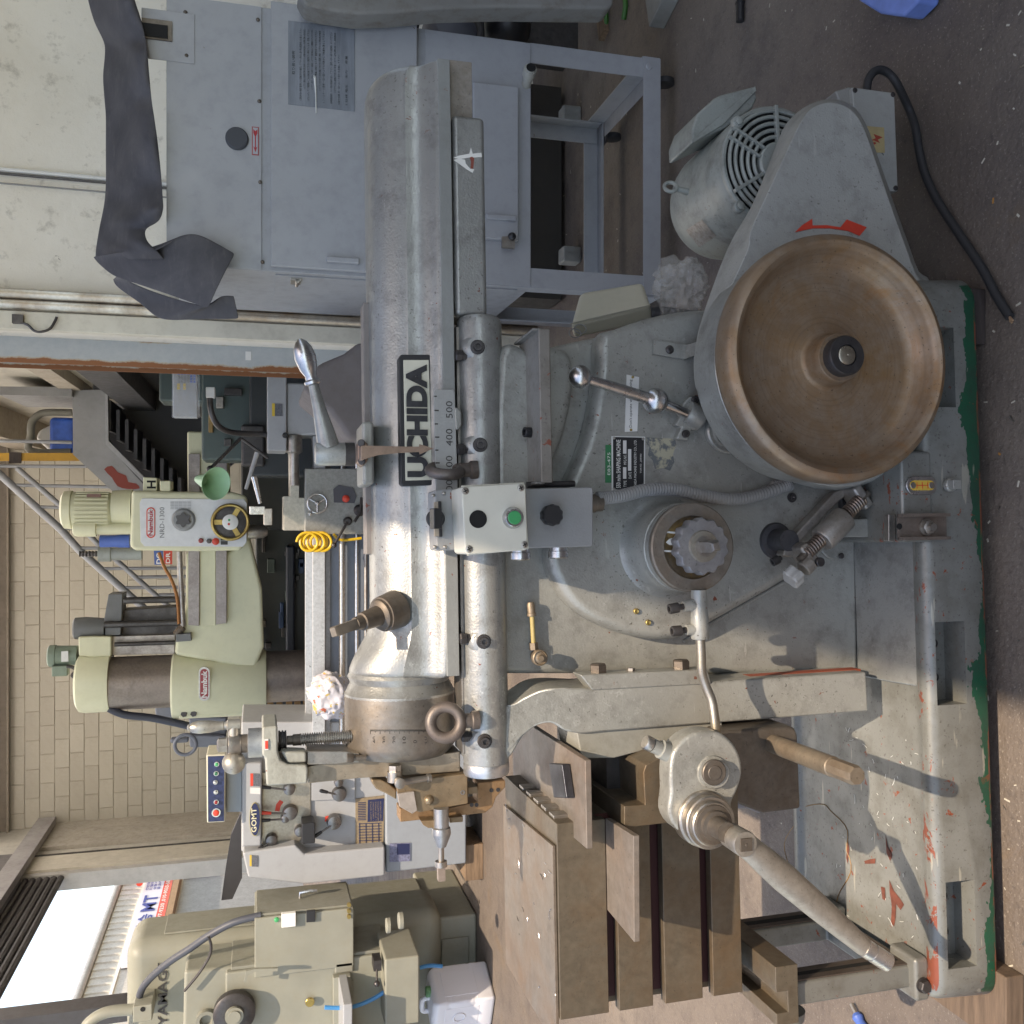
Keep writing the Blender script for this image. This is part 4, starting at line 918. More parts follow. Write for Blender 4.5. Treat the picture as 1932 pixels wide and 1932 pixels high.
# bare patches where old plates were
g = G().prism([my(q('21',*p), LBY) for p in ((935,1275),(1140,1285),(1150,1330),(1125,1390),(1135,1450),(1105,1510),(1050,1490),(1000,1500),(985,1440),(950,1400),(960,1340),(935,1320))], (0,-.0004,0))
t = NT('old_glue'); n = t.noise(55,5,.7); t.col(t.mix(t.ramp(n,(.45,0),(.55,1)), (.11,.12,.125), (.36,.34,.25))); t.rough(.6)
make('glue_patch', g, t.m, SM)
# --- ball lever
bk = pr('lever_bracket', q('21',1195,1040, 1250,980, 1320,995, 1300,1040, 1372,1075, 1362,1170, 1310,1225, 1262,1222, 1235,1300, 1150,1285, 1185,1200, 1140,1190, 1175,1130), -.066, -.046, M['paint'], .004, 2)
o_ = my(q('21',1265,1120), -.066); make('lever_socket', G().lathe(my(q('21',1225,1095), -.066), my(q('21',1340,1150), -.066)-my(q('21',1225,1095), -.066), [(0,.022),(.006,.0235),(.030,.0235),(.034,.021)], 30), M['paint'], bk)
for p in q('21',1280,1010, 1213,1250): o_ = my(p, -.067); make('socket_screw', G().lathe(o_, -Y_, [(0,.0075),(.005,.0075),(.006,.0065),(.006,.004),(.003,.004),(.003,0)], 18), M['dark_steel'], bk)
a, m_, b = my(q('21',1235,1110), -.075), my(q('21',1002,1018), -.088), my(q('21',472,848), -.115)
lv = make('ball_lever', G().lathe(a, m_-a, [(0,.0085),((m_-a).length,.0115)], 24).lathe(m_, b-m_, [(0,.0125),((b-m_).length,.009)], 24), M['chrome'], SM)
make('lever_ball', G().ball(m_, .0248, 32, 20), M['chrome'], lv); make('lever_ball', G().ball(b, .0215, 32, 20), M['chrome'], lv)
# --- oil sight glass on the column
ys = -.014
for a, b in (((965,1315),(975,1400)),): pass
g = G().lathe(my(kq(965,1320), ys), my(kq(975,1440), ys)-my(kq(965,1320), ys), [(0,.006),(.006,.008),(.020,.0075),(.0205,.0088),(.026,.0088)], 14)
sg = make('sight_fitting', g, bare('sight_bronze', (.28,.22,.16), .45, .6), SM)
make('sight_tube', G().cyl(my(kq(980,1450), ys), my(kq(995,1715), ys), .0045, n=12), flat('oil_glass', (.42,.33,.14), .15), sg)
make('sight_fitting', G().cyl(my(kq(992,1700), ys), my(kq(998,1765), ys), .0088, n=6), sg.data.materials[0], sg)
o_ = my(kq(1050,1840), -.03); make('oil_cup', G().lathe(V(o_.x,0,o_.z), -Y_, [(0,.010),(.022,.010),(.024,.0148),(.036,.0148),(.038,.0128),(.035,.0115),(.037,.006),(.044,.005),(.044,0)], 32), sg.data.materials[0], SM)
for p in q('22',865,690, 950,770): o_ = my(p, -.049); make('cover_screw', G().lathe(o_, -Y_, [(0,.0058),(.003,.0055),(.004,.004),(.003,.002),(.003,0)], 16), M['brass'], SM)
# --- motor
mc = my(q('20',1865,1165), -.01); mR = .128
motor = make('motor', G().lathe(mc+Y_*.012, Y_, [(0,mR*.97),(.010,mR),(.06,mR),(.075,mR*.985),(.09,mR*1.01),(.22,mR*1.01),(.24,mR*.985),(.27,mR*.9),(.285,mR*.7),(.285,0)], 64), M['motor'], SM)
make('fan_cavity', G().disc(mc+Y_*.0115, -Y_, mR*.90, .001, 48), M['hole'], motor)
grill = make('fan_grill', G().lathe(mc+Y_*.013, -Y_, [(0,mR*.985),(.008,mR*.985),(.011,mR*.965),(.011,mR*.925),(.002,mR*.915)], 64), M['motor'], motor)
for rr_ in (.45,.56,.67,.78,.88): make('grill_ring', G().torus(mc-Y_*.004, Y_, mR*rr_, .0042, 56, 8), M['motor'], grill)
make('grill_hub', G().lathe(mc+Y_*.005, -Y_, [(0,mR*.36),(.012,mR*.36),(.016,mR*.33),(.016,0)], 40), M['motor'], grill)
for k in range(6):
    a = R(90*0 + 60*k + 2); d = V(math.cos(a),0,math.sin(a)); t_ = V(-math.sin(a),0,math.cos(a))
    if k % 2 == 0: make('grill_spoke', G().obox(mc+d*mR*.65-Y_*.005, d*mR*.31, Y_*.005, t_*.0038), M['motor'], grill, .001)
    else:
        for s in (-1,1): make('grill_spoke', G().obox(mc+d*mR*.65-Y_*.005+t_*s*.011, d*mR*.31, Y_*.005, t_*.0026), M['motor'], grill, .001)
for p in q('20',1590,855, 1600,1455): o_ = my(p, -.02); make('grill_bolt', G().disc(o_+Y_*.012, -Y_, .0125, .012, 24, .002).hexb(o_, -Y_, .0085, .006), M['motor'], grill)
# lug with eye
eb, ec = my(q('20',1195,1345), .10), my(q('20',1110,1320), .10); d = (ec-eb).normalized()
make('motor_eye', G().torus(ec, V(.5,-1,.2), .0135, .0042, 28, 10).cyl(eb-d*.012, ec-d*.012, .0075, .006, 16), M['motor'], motor)
npl = [my(p, .10) for p in q('20',1330,1550, 1435,1665, 1310,1745, 1215,1625)]
def on_motor(p, off=.001):
    d = mray(p); lo, hi = .5, 4
    # first hit with the barrel
    best = None
    A_ = d.x**2+d.z**2; B_ = 2*((MC.x-mc.x)*d.x+(MC.z-mc.z)*d.z); C_ = (MC.x-mc.x)**2+(MC.z-mc.z)**2-(mR*1.01+off)**2
    D_ = B_*B_-4*A_*C_
    return MC + d*((-B_-math.sqrt(max(D_,0)))/(2*A_))
pts = [[on_motor((q('20',*c0)[0]*(1-t)+q('20',*c1)[0]*t, q('20',*c0)[1]*(1-t)+q('20',*c1)[1]*t)) for t in [k/6 for k in range(7)]] for c0, c1 in (((1330,1550),(1435,1665)),((1215,1625),(1310,1745)))]
make('motor_plate', G().grid(pts), bare('etched_plate', (.36,.34,.31), .4, .4, (.18,.16,.14), .8, sc=120), motor, flip=False)
pr('terminal_box', q('20',1258,905, 1300,800, 1420,690, 1470,665, 1705,605, 1722,690, 1690,760, 1500,900, 1262,1008), .05, .17, M['motor'], .006, 3, parent=motor)
pr('terminal_rim', q('20',1255,990, 1262,1010, 1480,880, 1715,640, 1708,605, 1560,730), .044, .05, M['motor'], .001, parent=motor)
make('motor_bracket', G().box(XR-.12, mc.x+.11, .02, .27, .155, mc.z-mR*.80), M['dark_steel'], SM, .004)
# --- junction box and supply cable
jb = pr('junction_box', q('30',718,612, 1020,655, 1045,1350, 960,1350, 740,900), -.045, .05, paint('junction_grey',(.34,.345,.325),.45,.1,chips=.5,chipc=(.08,.08,.08),dirt=.25), .003)
pr('box_body', q('30',600,640, 700,612, 1010,650, 1035,1350, 800,1350, 700,900), -.035, .06, paint('junction_side',(.30,.30,.28),.5,.1,dirt=.4), .004, parent=jb)
for p in q('30',738,638, 1006,668, 1025,1328): o_ = my(p, -.0455); make('box_screw', G().disc(o_, -Y_, .0052, .003, 16, .001), M['dark_steel'], jb)
hv = plate('voltage_sign', q('30',800,887, 945,900, 950,1078, 868,1075, 820,960), flat('sign_yellowed', (.42,.33,.17), .5, var=.15), -.0455, .0006, jb)
g = G()
for poly in (((835,995),(885,975),(870,945),(935,970),(900,985),(915,1010),(870,990),(850,1012)), ((840,1020),(880,1000),(890,1015),(845,1030))): g.prism([my(q('30',*p), -.0462) for p in poly], (0,-.0003,0))
make('voltage_mark', g, flat('sign_red', (.35,.05,.03), .5), hv)
cb = [my(q('30',*p), -.02) for p in ((822,650),(832,570),(870,510),(925,494),(985,525),(1040,600))] + [mz(q('30',*p), .012) for p in ((1120,770),(1165,900),(1190,1050),(1235,1230),(1330,1430),(1480,1660),(1640,1900))] + [mz(q('31',*p), .012) for p in ((1740,280),(1832,425))]
make('supply_cable', G().tube(cb, .0088, 12, smooth=8), M['rubber'], SM)
e = cb[-1]; d = (cb[-1]-cb[-2]).normalized(); g = G()
for k in range(4): g.cyl(e-d*.002, e+d*.012+V(.003*math.cos(k*1.6),.003*math.sin(k*1.6),.002), .002, n=8)
make('cable_core', g, bare('copper_core', (.5,.32,.2), .4, .5), SM)
# ------------------------------------------------------------------ the place
def wpr(name, pts, Y0, Y1, mat, parent=None, bevel=0, seg=2, label=None):
    """outline read at depth Y0, pushed back to Y1; parent keeps its own place"""
    g = G().prism([wy(p, Y0) for p in pts], (0, Y1-Y0, 0)); return wput(name, g, mat, parent, bevel, seg, label)
def wput(name, g, mat, parent=None, bevel=0, seg=2, label=None, ang=38, flip=True):
    if parent is not None:
        off = parent.matrix_world.translation if parent.parent is None else Vector((0,0,0))
        o_ = parent
        tot = Vector((0,0,0))
        while o_ is not None: tot += o_.location; o_ = o_.parent
        g.v = [v - tot for v in g.v]
    return make(name, g, mat, parent, bevel, seg, label=label, ang=ang, flip=flip)
def wtext(s, a, b, hpx, Y, mat, parent, bold=0, shear=0, name='lettering'):
    """lettering at depth Y from picture point a (start of baseline) to b; hpx picture pixels tall"""
    A, B = wy(a, Y), wy(b, Y); T = wy((a[0]-hpx, a[1]), Y)
    return wput(name, text_geo(s, (B-A).length, T.z-A.z, A, B-A, Z_, -Y_, .001, 2, shear, bold), mat, parent)
def wcyl(name, a, b, r, mat, parent=None, r1=None, n=20): return wput(name, G().cyl(a, b, r, r1, n), mat, parent)
# --- floor
def floor_mat():
    t = NT('oily_concrete')
    n1 = t.noise(.9,6,.62,dist=.4); n2 = t.noise(5,6,.7); n3 = t.noise(70,3,.6); n4 = t.noise(160,2,.5)
    c = t.mix(t.ramp(n1,(.35,0),(.65,1)), (.105,.083,.071), (.19,.155,.125))
    c = t.mix(t.math('MULTIPLY', t.ramp(n2,(.5,0),(.75,1)), .6), c, (.055,.045,.043))
    c = t.mix(t.math('MULTIPLY', t.ramp(t.noise(2.3,5,.7,dist=1),(.6,0),(.72,1)), .45), c, (.17,.11,.055))
    c = t.mix(t.math('MULTIPLY', t.ramp(n4,(.62,0),(.68,1)), .6), c, (.28,.24,.20)); c = t.mix(t.math('MULTIPLY', t.ramp(t.noise(38,5,.8),(.55,0),(.7,1)), .6), c, (.046,.038,.037))
    t.col(c); t.rough(t.ramp(n2,(.3,.55),(.7,.85))); t.bump(t.math('ADD', n3, t.noise(14,5,.7)),.6,.006); return t.m
fl = make('floor', G().box(-40,40,-25,60,-.2,0), floor_mat()); struct(fl)
# --- canopy and hall roof overhead (out of frame, they shade the right side and the hall)
roof_m = flat('roof_sheet', (.42,.40,.36), .7)
struct(make('canopy_roof', G().box(1.13,9,-9,5.0,5.0,5.12), roof_m))
hr = struct(make('hall_roof', G().box(-5.0,1.5,5.0,6.0,5.0,5.12).box(-5,1.5,9.7,10.0,5,5.12).box(-5,1.5,13.8,15,5,5.12).box(1.5,9,5.0,15,5,5.12), roof_m))
sk = NT('roof_diffuser_sheet'); sk.t.nodes.remove(sk.b); tb_ = sk.n('ShaderNodeBsdfTranslucent'); tb_.inputs[0].default_value = (.95,.94,.91,1); sk.l(tb_.outputs[0], sk.out.inputs[0])  # translucent panels, unseen, added to the roof to brighten the hall
for a, b in ((6.0,9.7),(10.0,13.8)): make('added_roof_diffuser', G().box(-5,1.5,a,b,5.05,5.056), sk.m, hr)
struct(make('light_block_side', G().box(6.0,6.2,-5,5,0,2.6), flat('light_block_side_grey',(.50,.465,.41),.8)))  # unseen slab added to block low side sky and bounce warm light
struct(make('light_block_back', G().box(-14,9,-5.2,-5.0,0,1.75), flat('light_block_back_grey',(.34,.32,.28),.8)))  # unseen slab added behind the camera to cut low sky for contrast
# --- block wall at the far end
t = NT('block_paint'); n = t.noise(1.4,5,.6,kind='Object'); oi = t.n('ShaderNodeObjectInfo')
c_ = t.mix(t.ramp(oi.outputs['Random'],(0,0),(1,1)), (.39,.36,.30), (.435,.405,.34)); n2 = t.noise(9,5,.7)
c_ = t.mix(t.math('MULTIPLY', t.ramp(n2,(.5,0),(.8,1)), .25), c_, (.25,.21,.16)); t.col(c_); t.rough(.75); t.bump(t.noise(60,4,.6), .35, .004)
M['block'] = t.m
YW = 14.4
bw = make('block_wall', G().box(-4.37,1.3,YW-.033,YW+.25,0,5.0), flat('mortar', (.36,.33,.27), .85)); struct(bw)
cw, chh = .40, .19
bm_ = bmesh.new(); bmesh.ops.create_cube(bm_, size=1)
for v in bm_.verts: v.co = Vector((v.co.x*(cw-.008), v.co.y*.06, v.co.z*(chh-.0075)))
bmesh.ops.bevel(bm_, geom=bm_.edges[:], offset=.006, segments=1, affect='EDGES')
bme = bpy.data.meshes.new('block'); bm_.to_mesh(bme); bm_.free(); bme.materials.append(M['block'])
nb = 0; rest = [(-4.16+(k+(.5 if r % 2 else 0))*cw, 1.66-(r+.5)*chh) for r in range(-16,8) for k in range(14) if r >= 0 and -4.16+(k+(.5 if r % 2 else 0))*cw <= 1.15]
for r in range(16,-1,-1):
    z = 1.66 + (r+.5)*chh
    for k in range(14):
        x = -4.16 + (k + (.5 if r % 2 else 0))*cw
        if x > 1.15: continue
        p = V(x, YW, z); d = p - CAM
        yy_ = HALF - d.dot(RGT)/d.dot(FWD)*FPX; xx_ = HALF - d.dot(UPV)/d.dot(FWD)*FPX
        if nb >= 300 or (z < 2.0 and yy_ < 1330): rest.append((x, z)); continue
        o = bpy.data.objects.new('block', bme); COL.objects.link(o); o.parent = bw
        o.location = (x, YW-.012+random.uniform(-.004,.004), z); nb += 1
g = G()
for x, z in rest: g.box(x-cw/2+.006,x+cw/2-.006,YW-.042,YW+.013,z-chh/2+.0055,z+chh/2-.0055)
for r in range(25):
    z = 4.89-(r+.5)*chh if 0 else 1.66+(16-r+.5)*chh
    if (16-r) % 2 and z > .1: g.box(-4.366,-4.166,YW-.042,YW+.013,z-chh/2+.0055,z+chh/2-.0055)
ro = make('hidden_courses', g, M['block'], bw); ro['kind'] = 'stuff'
# beam along the wall head with a conduit
beam = make('wall_beam', G().box(-5,1.6,YW-.12,YW+.01,4.72,5.0), paint('beam_brown',(.20,.165,.13),.6,.1,dirt=.3)); struct(beam)
make('conduit', G().cyl((-4.8,YW-.14,4.70),(1.4,YW-.14,4.70),.018,n=10), paint('conduit_paint',(.28,.24,.19),.6,.1), beam)
# --- left side wall with the shutter opening
XS = -4.37
plaster = paint('cream_plaster', (.46,.43,.37), .75, 0, dirt=.25, dirtc=(.2,.17,.13), bump=.4, bsc=60)
sw_ = make('wall_side', G().box(XS-.25,XS,13.16,YW+.011,0,5), plaster); struct(sw_)
make('pilaster', G().box(XS+.0005,XS+.05,13.35,YW-.02,0,4.14), paint('pilaster_tan',(.40,.36,.30),.7,0,dirt=.3), sw_, .004)
make('shutter_track', G().box(XS-.12,XS+.02,13.06,13.158,0,4.14), M['dark_steel'], sw_)
make('jamb', G().box(XS-.2,XS+.03,12.56,13.058,0,4.14), paint('jamb_paint',(.58,.53,.44),.5,.1,dirt=.15), sw_)
make('jamb_lip', G().box(XS-.2,XS+.0,12.45,12.558,0,4.14), paint('jamb_lip_paint',(.45,.43,.40),.5,.1,dirt=.15), sw_)
lint = make('lintel', G().box(XS-.25,XS+.06,2.0,13.16,4.142,5.0), paint('lintel_grey',(.13,.12,.115),.6,.1)); struct(lint)
make('lintel_flange', G().box(XS+.061,XS+.16,2.0,YW-.13,4.10,4.32), paint('lintel_edge',(.32,.30,.29),.5,.1), lint)
shut = thing('roller_shutter', 'dark ribbed roller shutter rolled up above the bright doorway', 'shutter', (XS-.05, 10.8, 3.66))
slat_m = paint('slat_dark',(.06,.055,.055),.5,.2)
for k in range(6):
    make('shutter_slat', G().tube([V(0,-1.6,.04+k*.078), V(0,1.76,.04+k*.078)], .038, 8), slat_m, shut)
post = make('door_post', G().box(XS-.1,XS+.05,8.9,9.12,0,4.14), paint('post_dark',(.11,.10,.10),.5,.1)); tag(post, 'dark steel door post at the left edge beside the beige milling machine', 'post')
# --- outside: neighbour with gutter, sign, red pipe
nbd = thing('neighbour_building', 'pale corrugated building across the yard, seen through the doorway', 'building', (-12, 26, 0))
def nput(n, g, m, p=None, **k):
    return wput(n, g, m, nbd if p is None else p, **k)
clad = paint('pale_cladding',(.60,.57,.51),.6,.1,dirt=.4,dirtc=(.25,.2,.15))
wa = nput('wall', G().box(-12.4,-12,14,33.2,0,5.6), clad)
for k in range(40):
    y_ = 16.2+k*.42; nput('cladding_rib', G().box(-12.001,-11.955,y_,y_+.07,4.98,5.58), clad, wa)
nput('gutter', G().cyl((-11.9,14,5.64),(-11.9,33.2,5.72),.10,n=12), paint('gutter_grey',(.45,.44,.42),.5,.2))
nput('roof', G().prism([V(-12,14,5.62),V(-18,14,6.4),V(-18,33,6.4),V(-12,33,5.62)],(0,0,.08)), clad)
nput('fascia', G().box(-11.998,-11.94,14,33.2,4.90,4.97), M['white'])
nput('doorway', G().box(-11.998,-11.97,20,33.0,0,3.75), paint('shed_grey',(.26,.26,.26),.5,.1))
for y_ in (26.2,29.4,32.6): nput('door_frame', G().box(-11.968,-11.9,y_,y_+.22,0,3.74), M['white'])
nput('awning', G().box(-11.99,-11.6,20,32.7,3.80,3.98), paint('awning_brown',(.36,.22,.12),.6,.1))
sgn = nput('sign_board', G().box(-11.95,-11.86,26.6,32.85,4.05,4.88), flat('sign_white',(.62,.63,.70),.5))
nput('sign_band', G().box(-11.859,-11.85,26.6,32.85,4.05,4.30), M['red'], sgn)
def stext(s, y0, y1, z0, h, m): nput('sign_lettering', text_geo(s, y1-y0, h, V(-11.848,y0,z0), Y_, Z_, X_, .004, 2, bold=.02), m, sgn)
navy = flat('sign_navy', (.03,.05,.28), .5)
stext('경승', 28.4, 29.75, 4.38, .40, navy)
stext('MT', 29.95, 31.2, 4.38, .40, navy)
for k, s in enumerate(('선반밀링','드릴머신','성형기계','중고기계')): stext(s, 31.6, 32.6, 4.73-k*.115, .09, navy)
stext('031)497-9230 ,010-9033-5853', 28.6, 32.6, 4.10, .15, M['white'])
rp = [wx(p,-11.6) for p in q('03',985,938, 985,880, 1005,858, 1140,848, 1175,822)]
nput('red_pipe', G().tube(rp, .10, 10, smooth=4), M['red'])
pp = [wx(p,-12) for p in q('03',820,945, 940,820)]
nput('parapet', G().box(-13,-11.9,33.3,36.5,4.9,5.95), M['cream'])
nput('annex', G().box(-13,-12,33.3,40,0,4.9), paint('annex_wall',(.5,.48,.44),.6,0))
nput('side_sign', G().box(-11.99,-11.9,33.6,37.5,3.5,4.35), flat('sign_pale',(.6,.6,.64),.5))
nput('side_sign_band', G().box(-11.899,-11.89,33.6,37.5,3.5,3.72), M['red'])
# --- right side wall of the hall, seen receding
rw = make('wall_inner', G().box(1.2,1.4,5.2,YW,0,5), plaster); struct(rw)
make('wall_ledge', G().box(1.10,1.199,5.2,YW,2.95,3.12), paint('ledge_tan',(.36,.31,.25),.7,0), rw)
make('wall_dark_sheet', G().box(1.17,1.199,5.2,12.8,0,2.5), paint('wall_dark',(.03,.03,.033),.7,0), rw)  # solid dark sheet: the dark of the space beyond put into its colour
make('wall_duct', G().box(.98,1.165,5.2,13.6,2.36,2.62), paint('duct_dark',(.055,.055,.06),.5,.2), rw)
make('upper_duct', G().box(.85,1.199,5.2,YW,4.2,4.6), paint('duct_tan',(.33,.28,.22),.6,.1), rw)
# --- white wall on the right with downpipes and a rusty column
plast2 = NT('white_plaster'); n = plast2.noise(1.6,6,.65,dist=.5); n2 = plast2.noise(11,6,.7); n3 = plast2.noise(30,4,.7,dist=1)
c_ = plast2.mix(plast2.ramp(n,(.4,0),(.7,1)), (.74,.705,.63), (.66,.62,.54))
c_ = plast2.mix(plast2.math('MULTIPLY', plast2.ramp(n2,(.56,0),(.72,1)), .5), c_, (.22,.19,.15))
c_ = plast2.mix(plast2.math('MULTIPLY', plast2.ramp(n3,(.70,0),(.72,1)), .8), c_, (.16,.15,.14))
plast2.col(c_); plast2.rough(.8); plast2.bump(n2,.5,.01)
YP = 4.8
xw0 = wy((150,626), YP).x
rwall = make('wall_right', G().box(xw0,6,YP,YP+.25,0,5), plast2.m); struct(rwall)
xp0, xp1 = wy((150,626), YP-.06).x, wy((150,592), YP-.06).x
make('pilaster', G().box(xp0, xp1, YP-.06, YP-.0005, 0, 5), paint('pilaster_cream',(.60,.57,.48),.6,0,dirt=.3,dirtc=(.3,.26,.2)), rwall, .004)
stain = bare('stained_pipe', (.46,.43,.39), .34, .8, (.30,.19,.10), .6, sc=5)
for k, (ya, yb_) in enumerate(((590,571),(571,551))):
    c0 = wy((150,(ya+yb_)/2), YP-.07); r_ = abs(wy((150,ya), YP-.07).x - wy((150,yb_), YP-.07).x)/2
    make('downpipe', G().cyl((c0.x,YP-.07,0),(c0.x,YP-.07,5),r_,n=24), stain, rwall)
for y_, r_, m_ in ((330,.010,M['label']),(338,.006,M['dark_steel']),(356,.004,M['conduit'])):
    c0 = wy((100,y_), YP-.012); make('wall_conduit', G().cyl((c0.x,YP-.012,1.4),(c0.x+.02,YP-.012,5),r_,n=8), m_, rwall)
bp_ = [wy(p, YP-.075) for p in q('01',130,440, 160,465, 200,485, 240,522, 290,530, 350,510, 385,460, 400,425)]
make('wire_loop', G().tube(bp_, .006, 8, smooth=4), M['dark_steel'], rwall); make('wire_clip', G().box(bp_[0].x-.02,bp_[0].x+.02,YP-.085,YP-.061,bp_[0].z-.02,bp_[0].z+.025), M['dark_steel'], rwall)
# H column
YH = 5.0
t = NT('rusty_column'); zc_ = t.sep()[0]; n = t.noise(5,6,.7,dist=.5); n2 = t.noise(24,5,.7)
c_ = t.mix(t.ramp(n2,(.3,0),(.7,1)), (.33,.36,.37), (.40,.42,.42))
xa_, xb_ = wy((200,690), YH).x, wy((200,629), YH).x
e = t.math('ABSOLUTE', t.math('SUBTRACT', zc_, (xa_+xb_)/2)); e = t.math('DIVIDE', e, (xb_-xa_)/2)
edge = t.math('ADD', e, t.math('MULTIPLY', t.math('SUBTRACT', n, .5), .75))
c_ = t.mix(t.ramp(edge,(.66,0),(.74,1)), c_, (.23,.085,.03)); c_ = t.mix(t.ramp(edge,(.60,0),(.66,.6),(.74,0)), c_, (.42,.31,.16))
c_ = t.mix(t.ramp(t.noise(3.2,3,.5),(.70,0),(.715,1)), c_, (.23,.08,.03))
t.col(c_); t.rough(.6); t.metal(.1); t.bump(n2,.3,.003)
w_ = xb_-xa_
hc_ = make('steel_column', G().box(xa_,xb_,YH,YH+.012,0,5).box(xa_,xb_,YH+.19,YH+.2,0,5).box((xa_+xb_)/2-.005,(xa_+xb_)/2+.005,YH+.012,YH+.19,0,5), t.m)
tag(hc_, 'grey steel column with orange rust along both flange edges', 'column')
tg = wy(q('01',1752,700), YH); wput('paper_tag', G().box(tg.x-.022,tg.x+.022,YH-.0025,YH-.0005,tg.z-.014,tg.z+.014), M['label'], hc_)
# ------------------------------------------------------------------ sheet-metal cabinet on the right
YC, YCB = 3.0, 3.6
cabm = paint('blue_grey_sheet', (.335,.345,.36), .48, .1, chips=.15, chipc=(.2,.13,.09), dirt=.2, dirtc=(.13,.13,.14), bump=.1, var=.06)
cabd = paint('blue_grey_shade', (.30,.31,.325), .5, .1, dirt=.25, bump=.1, var=.06)
cx0 = wy((500,511), YC).x; cx1 = wy((500,14), YC).x
def cz(v): return wy((v,300), YC).z
cab = thing('dust_collector', 'tall blue-grey sheet metal cabinet on an open angle-iron stand', 'cabinet', (cx0,YC,0))
wput('body', G().box(cx0,cx1,YC,YCB,cz(1002),cz(314)), cabd, cab, .003)
wput('top_panel', G().box(cx0+.002,cx1-.002,YC-.004,YC-.0005,cz(493),cz(315)), cabm, cab)
wput('door_panel', G().box(cx0+.012,cx1+.012,YC-.022,YC-.0005,cz(785),cz(511)), cabm, cab, .003)
wput('lower_panel', G().box(cx0+.004,cx1-.004,YC-.004,YC-.0005,cz(1000),cz(802)), cabm, cab)
a, b = wy((893,447), YC-.03), wy((979,163), YC-.03)
hd = wput('hatch', G().box(a.x,b.x,YC-.028,YC-.0045,b.z,a.z), cabm, cab, .004)
k = wy(q('10',1790,1680), YC-.03); wput('hatch_latch', G().box(k.x-.035,k.x-.0,YC-.042,YC-.0285,k.z-.012,k.z+.03).cyl((k.x+.0,YC-.045,k.z),(k.x+.0,YC-.028,k.z),.012,n=16), M['steel'], cab)
wput('latch_knob', G().ball(V(k.x,YC-.05,k.z), .013), M['black'], cab)
for p in (q('10',560,1835), q('10',1680,1535)):
    c = wy(p, YC-.03); wput('door_handle', G().box(c.x-.008,c.x+.008,YC-.04,YC-.0225,c.z-.07,c.z+.03), cabm, cab, .003)
for p in q('00',1308,85, 1316,392, 1820,138, 1830,713, 1836,1284, 1852,1848): c = wy(p, YC-.006); wput('rivet', G().ball(c+V(0,.001,0), .006, 12, 8), M['brown'], cab)
# switch window, sight plug, arrow sticker
a, b = wy(q('00',1000,130), YC-.006), wy(q('00',1215,298), YC-.006)
swp = wput('switch_cover', G().box(wy(q('00',1000,415),YC).x, wy(q('00',1000,60),YC).x, YC-.007,YC-.0042, wy(q('00',1375,200),YC).z, wy(q('00',1000,200),YC).z), cabm, cab, .002)
wput('breaker_window', G().box(b.x,a.x,YC-.012,YC-.0072,b.z,a.z), M['brown'], swp); wput('breaker', G().box(b.x+.006,a.x-.016,YC-.016,YC-.0122,b.z+.012,a.z), M['hole'], swp)
c = wy(q('00',1672,980), YC-.006); wput('rubber_plug', G().lathe(c+V(0,.003,0), -Y_, [(0,.034),(.008,.034),(.012,.03),(.012,0)], 40), flat('plug_rubber',(.05,.055,.065),.6), cab)
a, b = wy(q('00',1777,1092), YC-.006), wy(q('00',1827,897), YC-.006)
st = wput('arrow_sticker', G().box(a.x,b.x,YC-.0058,YC-.0042,b.z,a.z), flat('sticker_red',(.35,.06,.06),.5), cab)
wput('sticker_field', G().box(a.x+.003,b.x-.003,YC-.0068,YC-.0059,b.z+.003,a.z-.003), flat('sticker_grey',(.34,.36,.39),.5), st)
m_ = (a.z+b.z)/2; wput('sticker_arrow', G().prism([V(a.x+.008,YC-.0069,m_), V(a.x+.026,YC-.0069,m_-.006), V(a.x+.022,YC-.0069,m_-.0015), V(b.x-.03,YC-.0069,m_-.0015), V(b.x-.02,YC-.0069,m_-.006), V(b.x-.008,YC-.0069,m_-.006), V(b.x-.014,YC-.0069,m_), V(b.x-.008,YC-.0069,m_+.006), V(b.x-.02,YC-.0069,m_+.006), V(b.x-.03,YC-.0069,m_+.0015), V(a.x+.022,YC-.0069,m_+.0015), V(a.x+.026,YC-.0069,m_+.006)], (0,-.0005,0)), flat('arrow_red',(.40,.02,.03),.5), st)
# instruction plate with rows of small print
a, b = wy(q('10',222,735), YC-.024), wy(q('10',692,205), YC-.024)
t = NT('instruction_plate'); n = t.noise(8,5,.7,sc=(.4,1,3)); t.col(t.mix(t.ramp(n,(.4,0),(.7,1)), (.16,.18,.205), (.25,.275,.31))); t.rough(.4)
ip = wput('instruction_plate', G().box(a.x,b.x,YC-.0245,YC-.0222,b.z,a.z), t.m, cab, .001)
w_, h_ = b.x-a.x, a.z-b.z
wput('plate_lettering', text_geo('取り扱い説明', w_*.28, h_*.045, V(a.x+w_*.36,YC-.0246,a.z-h_*.10), X_, Z_, -Y_, .0004), M['hole'], ip)
rows = ['1.回転方向の確認 電源を入れ回転方向を確認して下さい 矢印と逆の時は配線を入れ替えて下さい', '2.ダストボックス 集塵箱のごみは毎日捨てて下さい 目詰まりの時はフィルターを振って下さい', '   運転中は扉を開けないで下さい  故障の原因となります  電源を切ってから行って下さい', '3.フィルターの清掃 一日一回ハンドルを動かして粉塵を落として下さい', '   長時間使用しない時は電源を切って下さい 湿気の多い所では使用しないで下さい', '4.保守点検 月一回ベルトの張りを点検して下さい', '5.仕様 電圧     出力     風量']
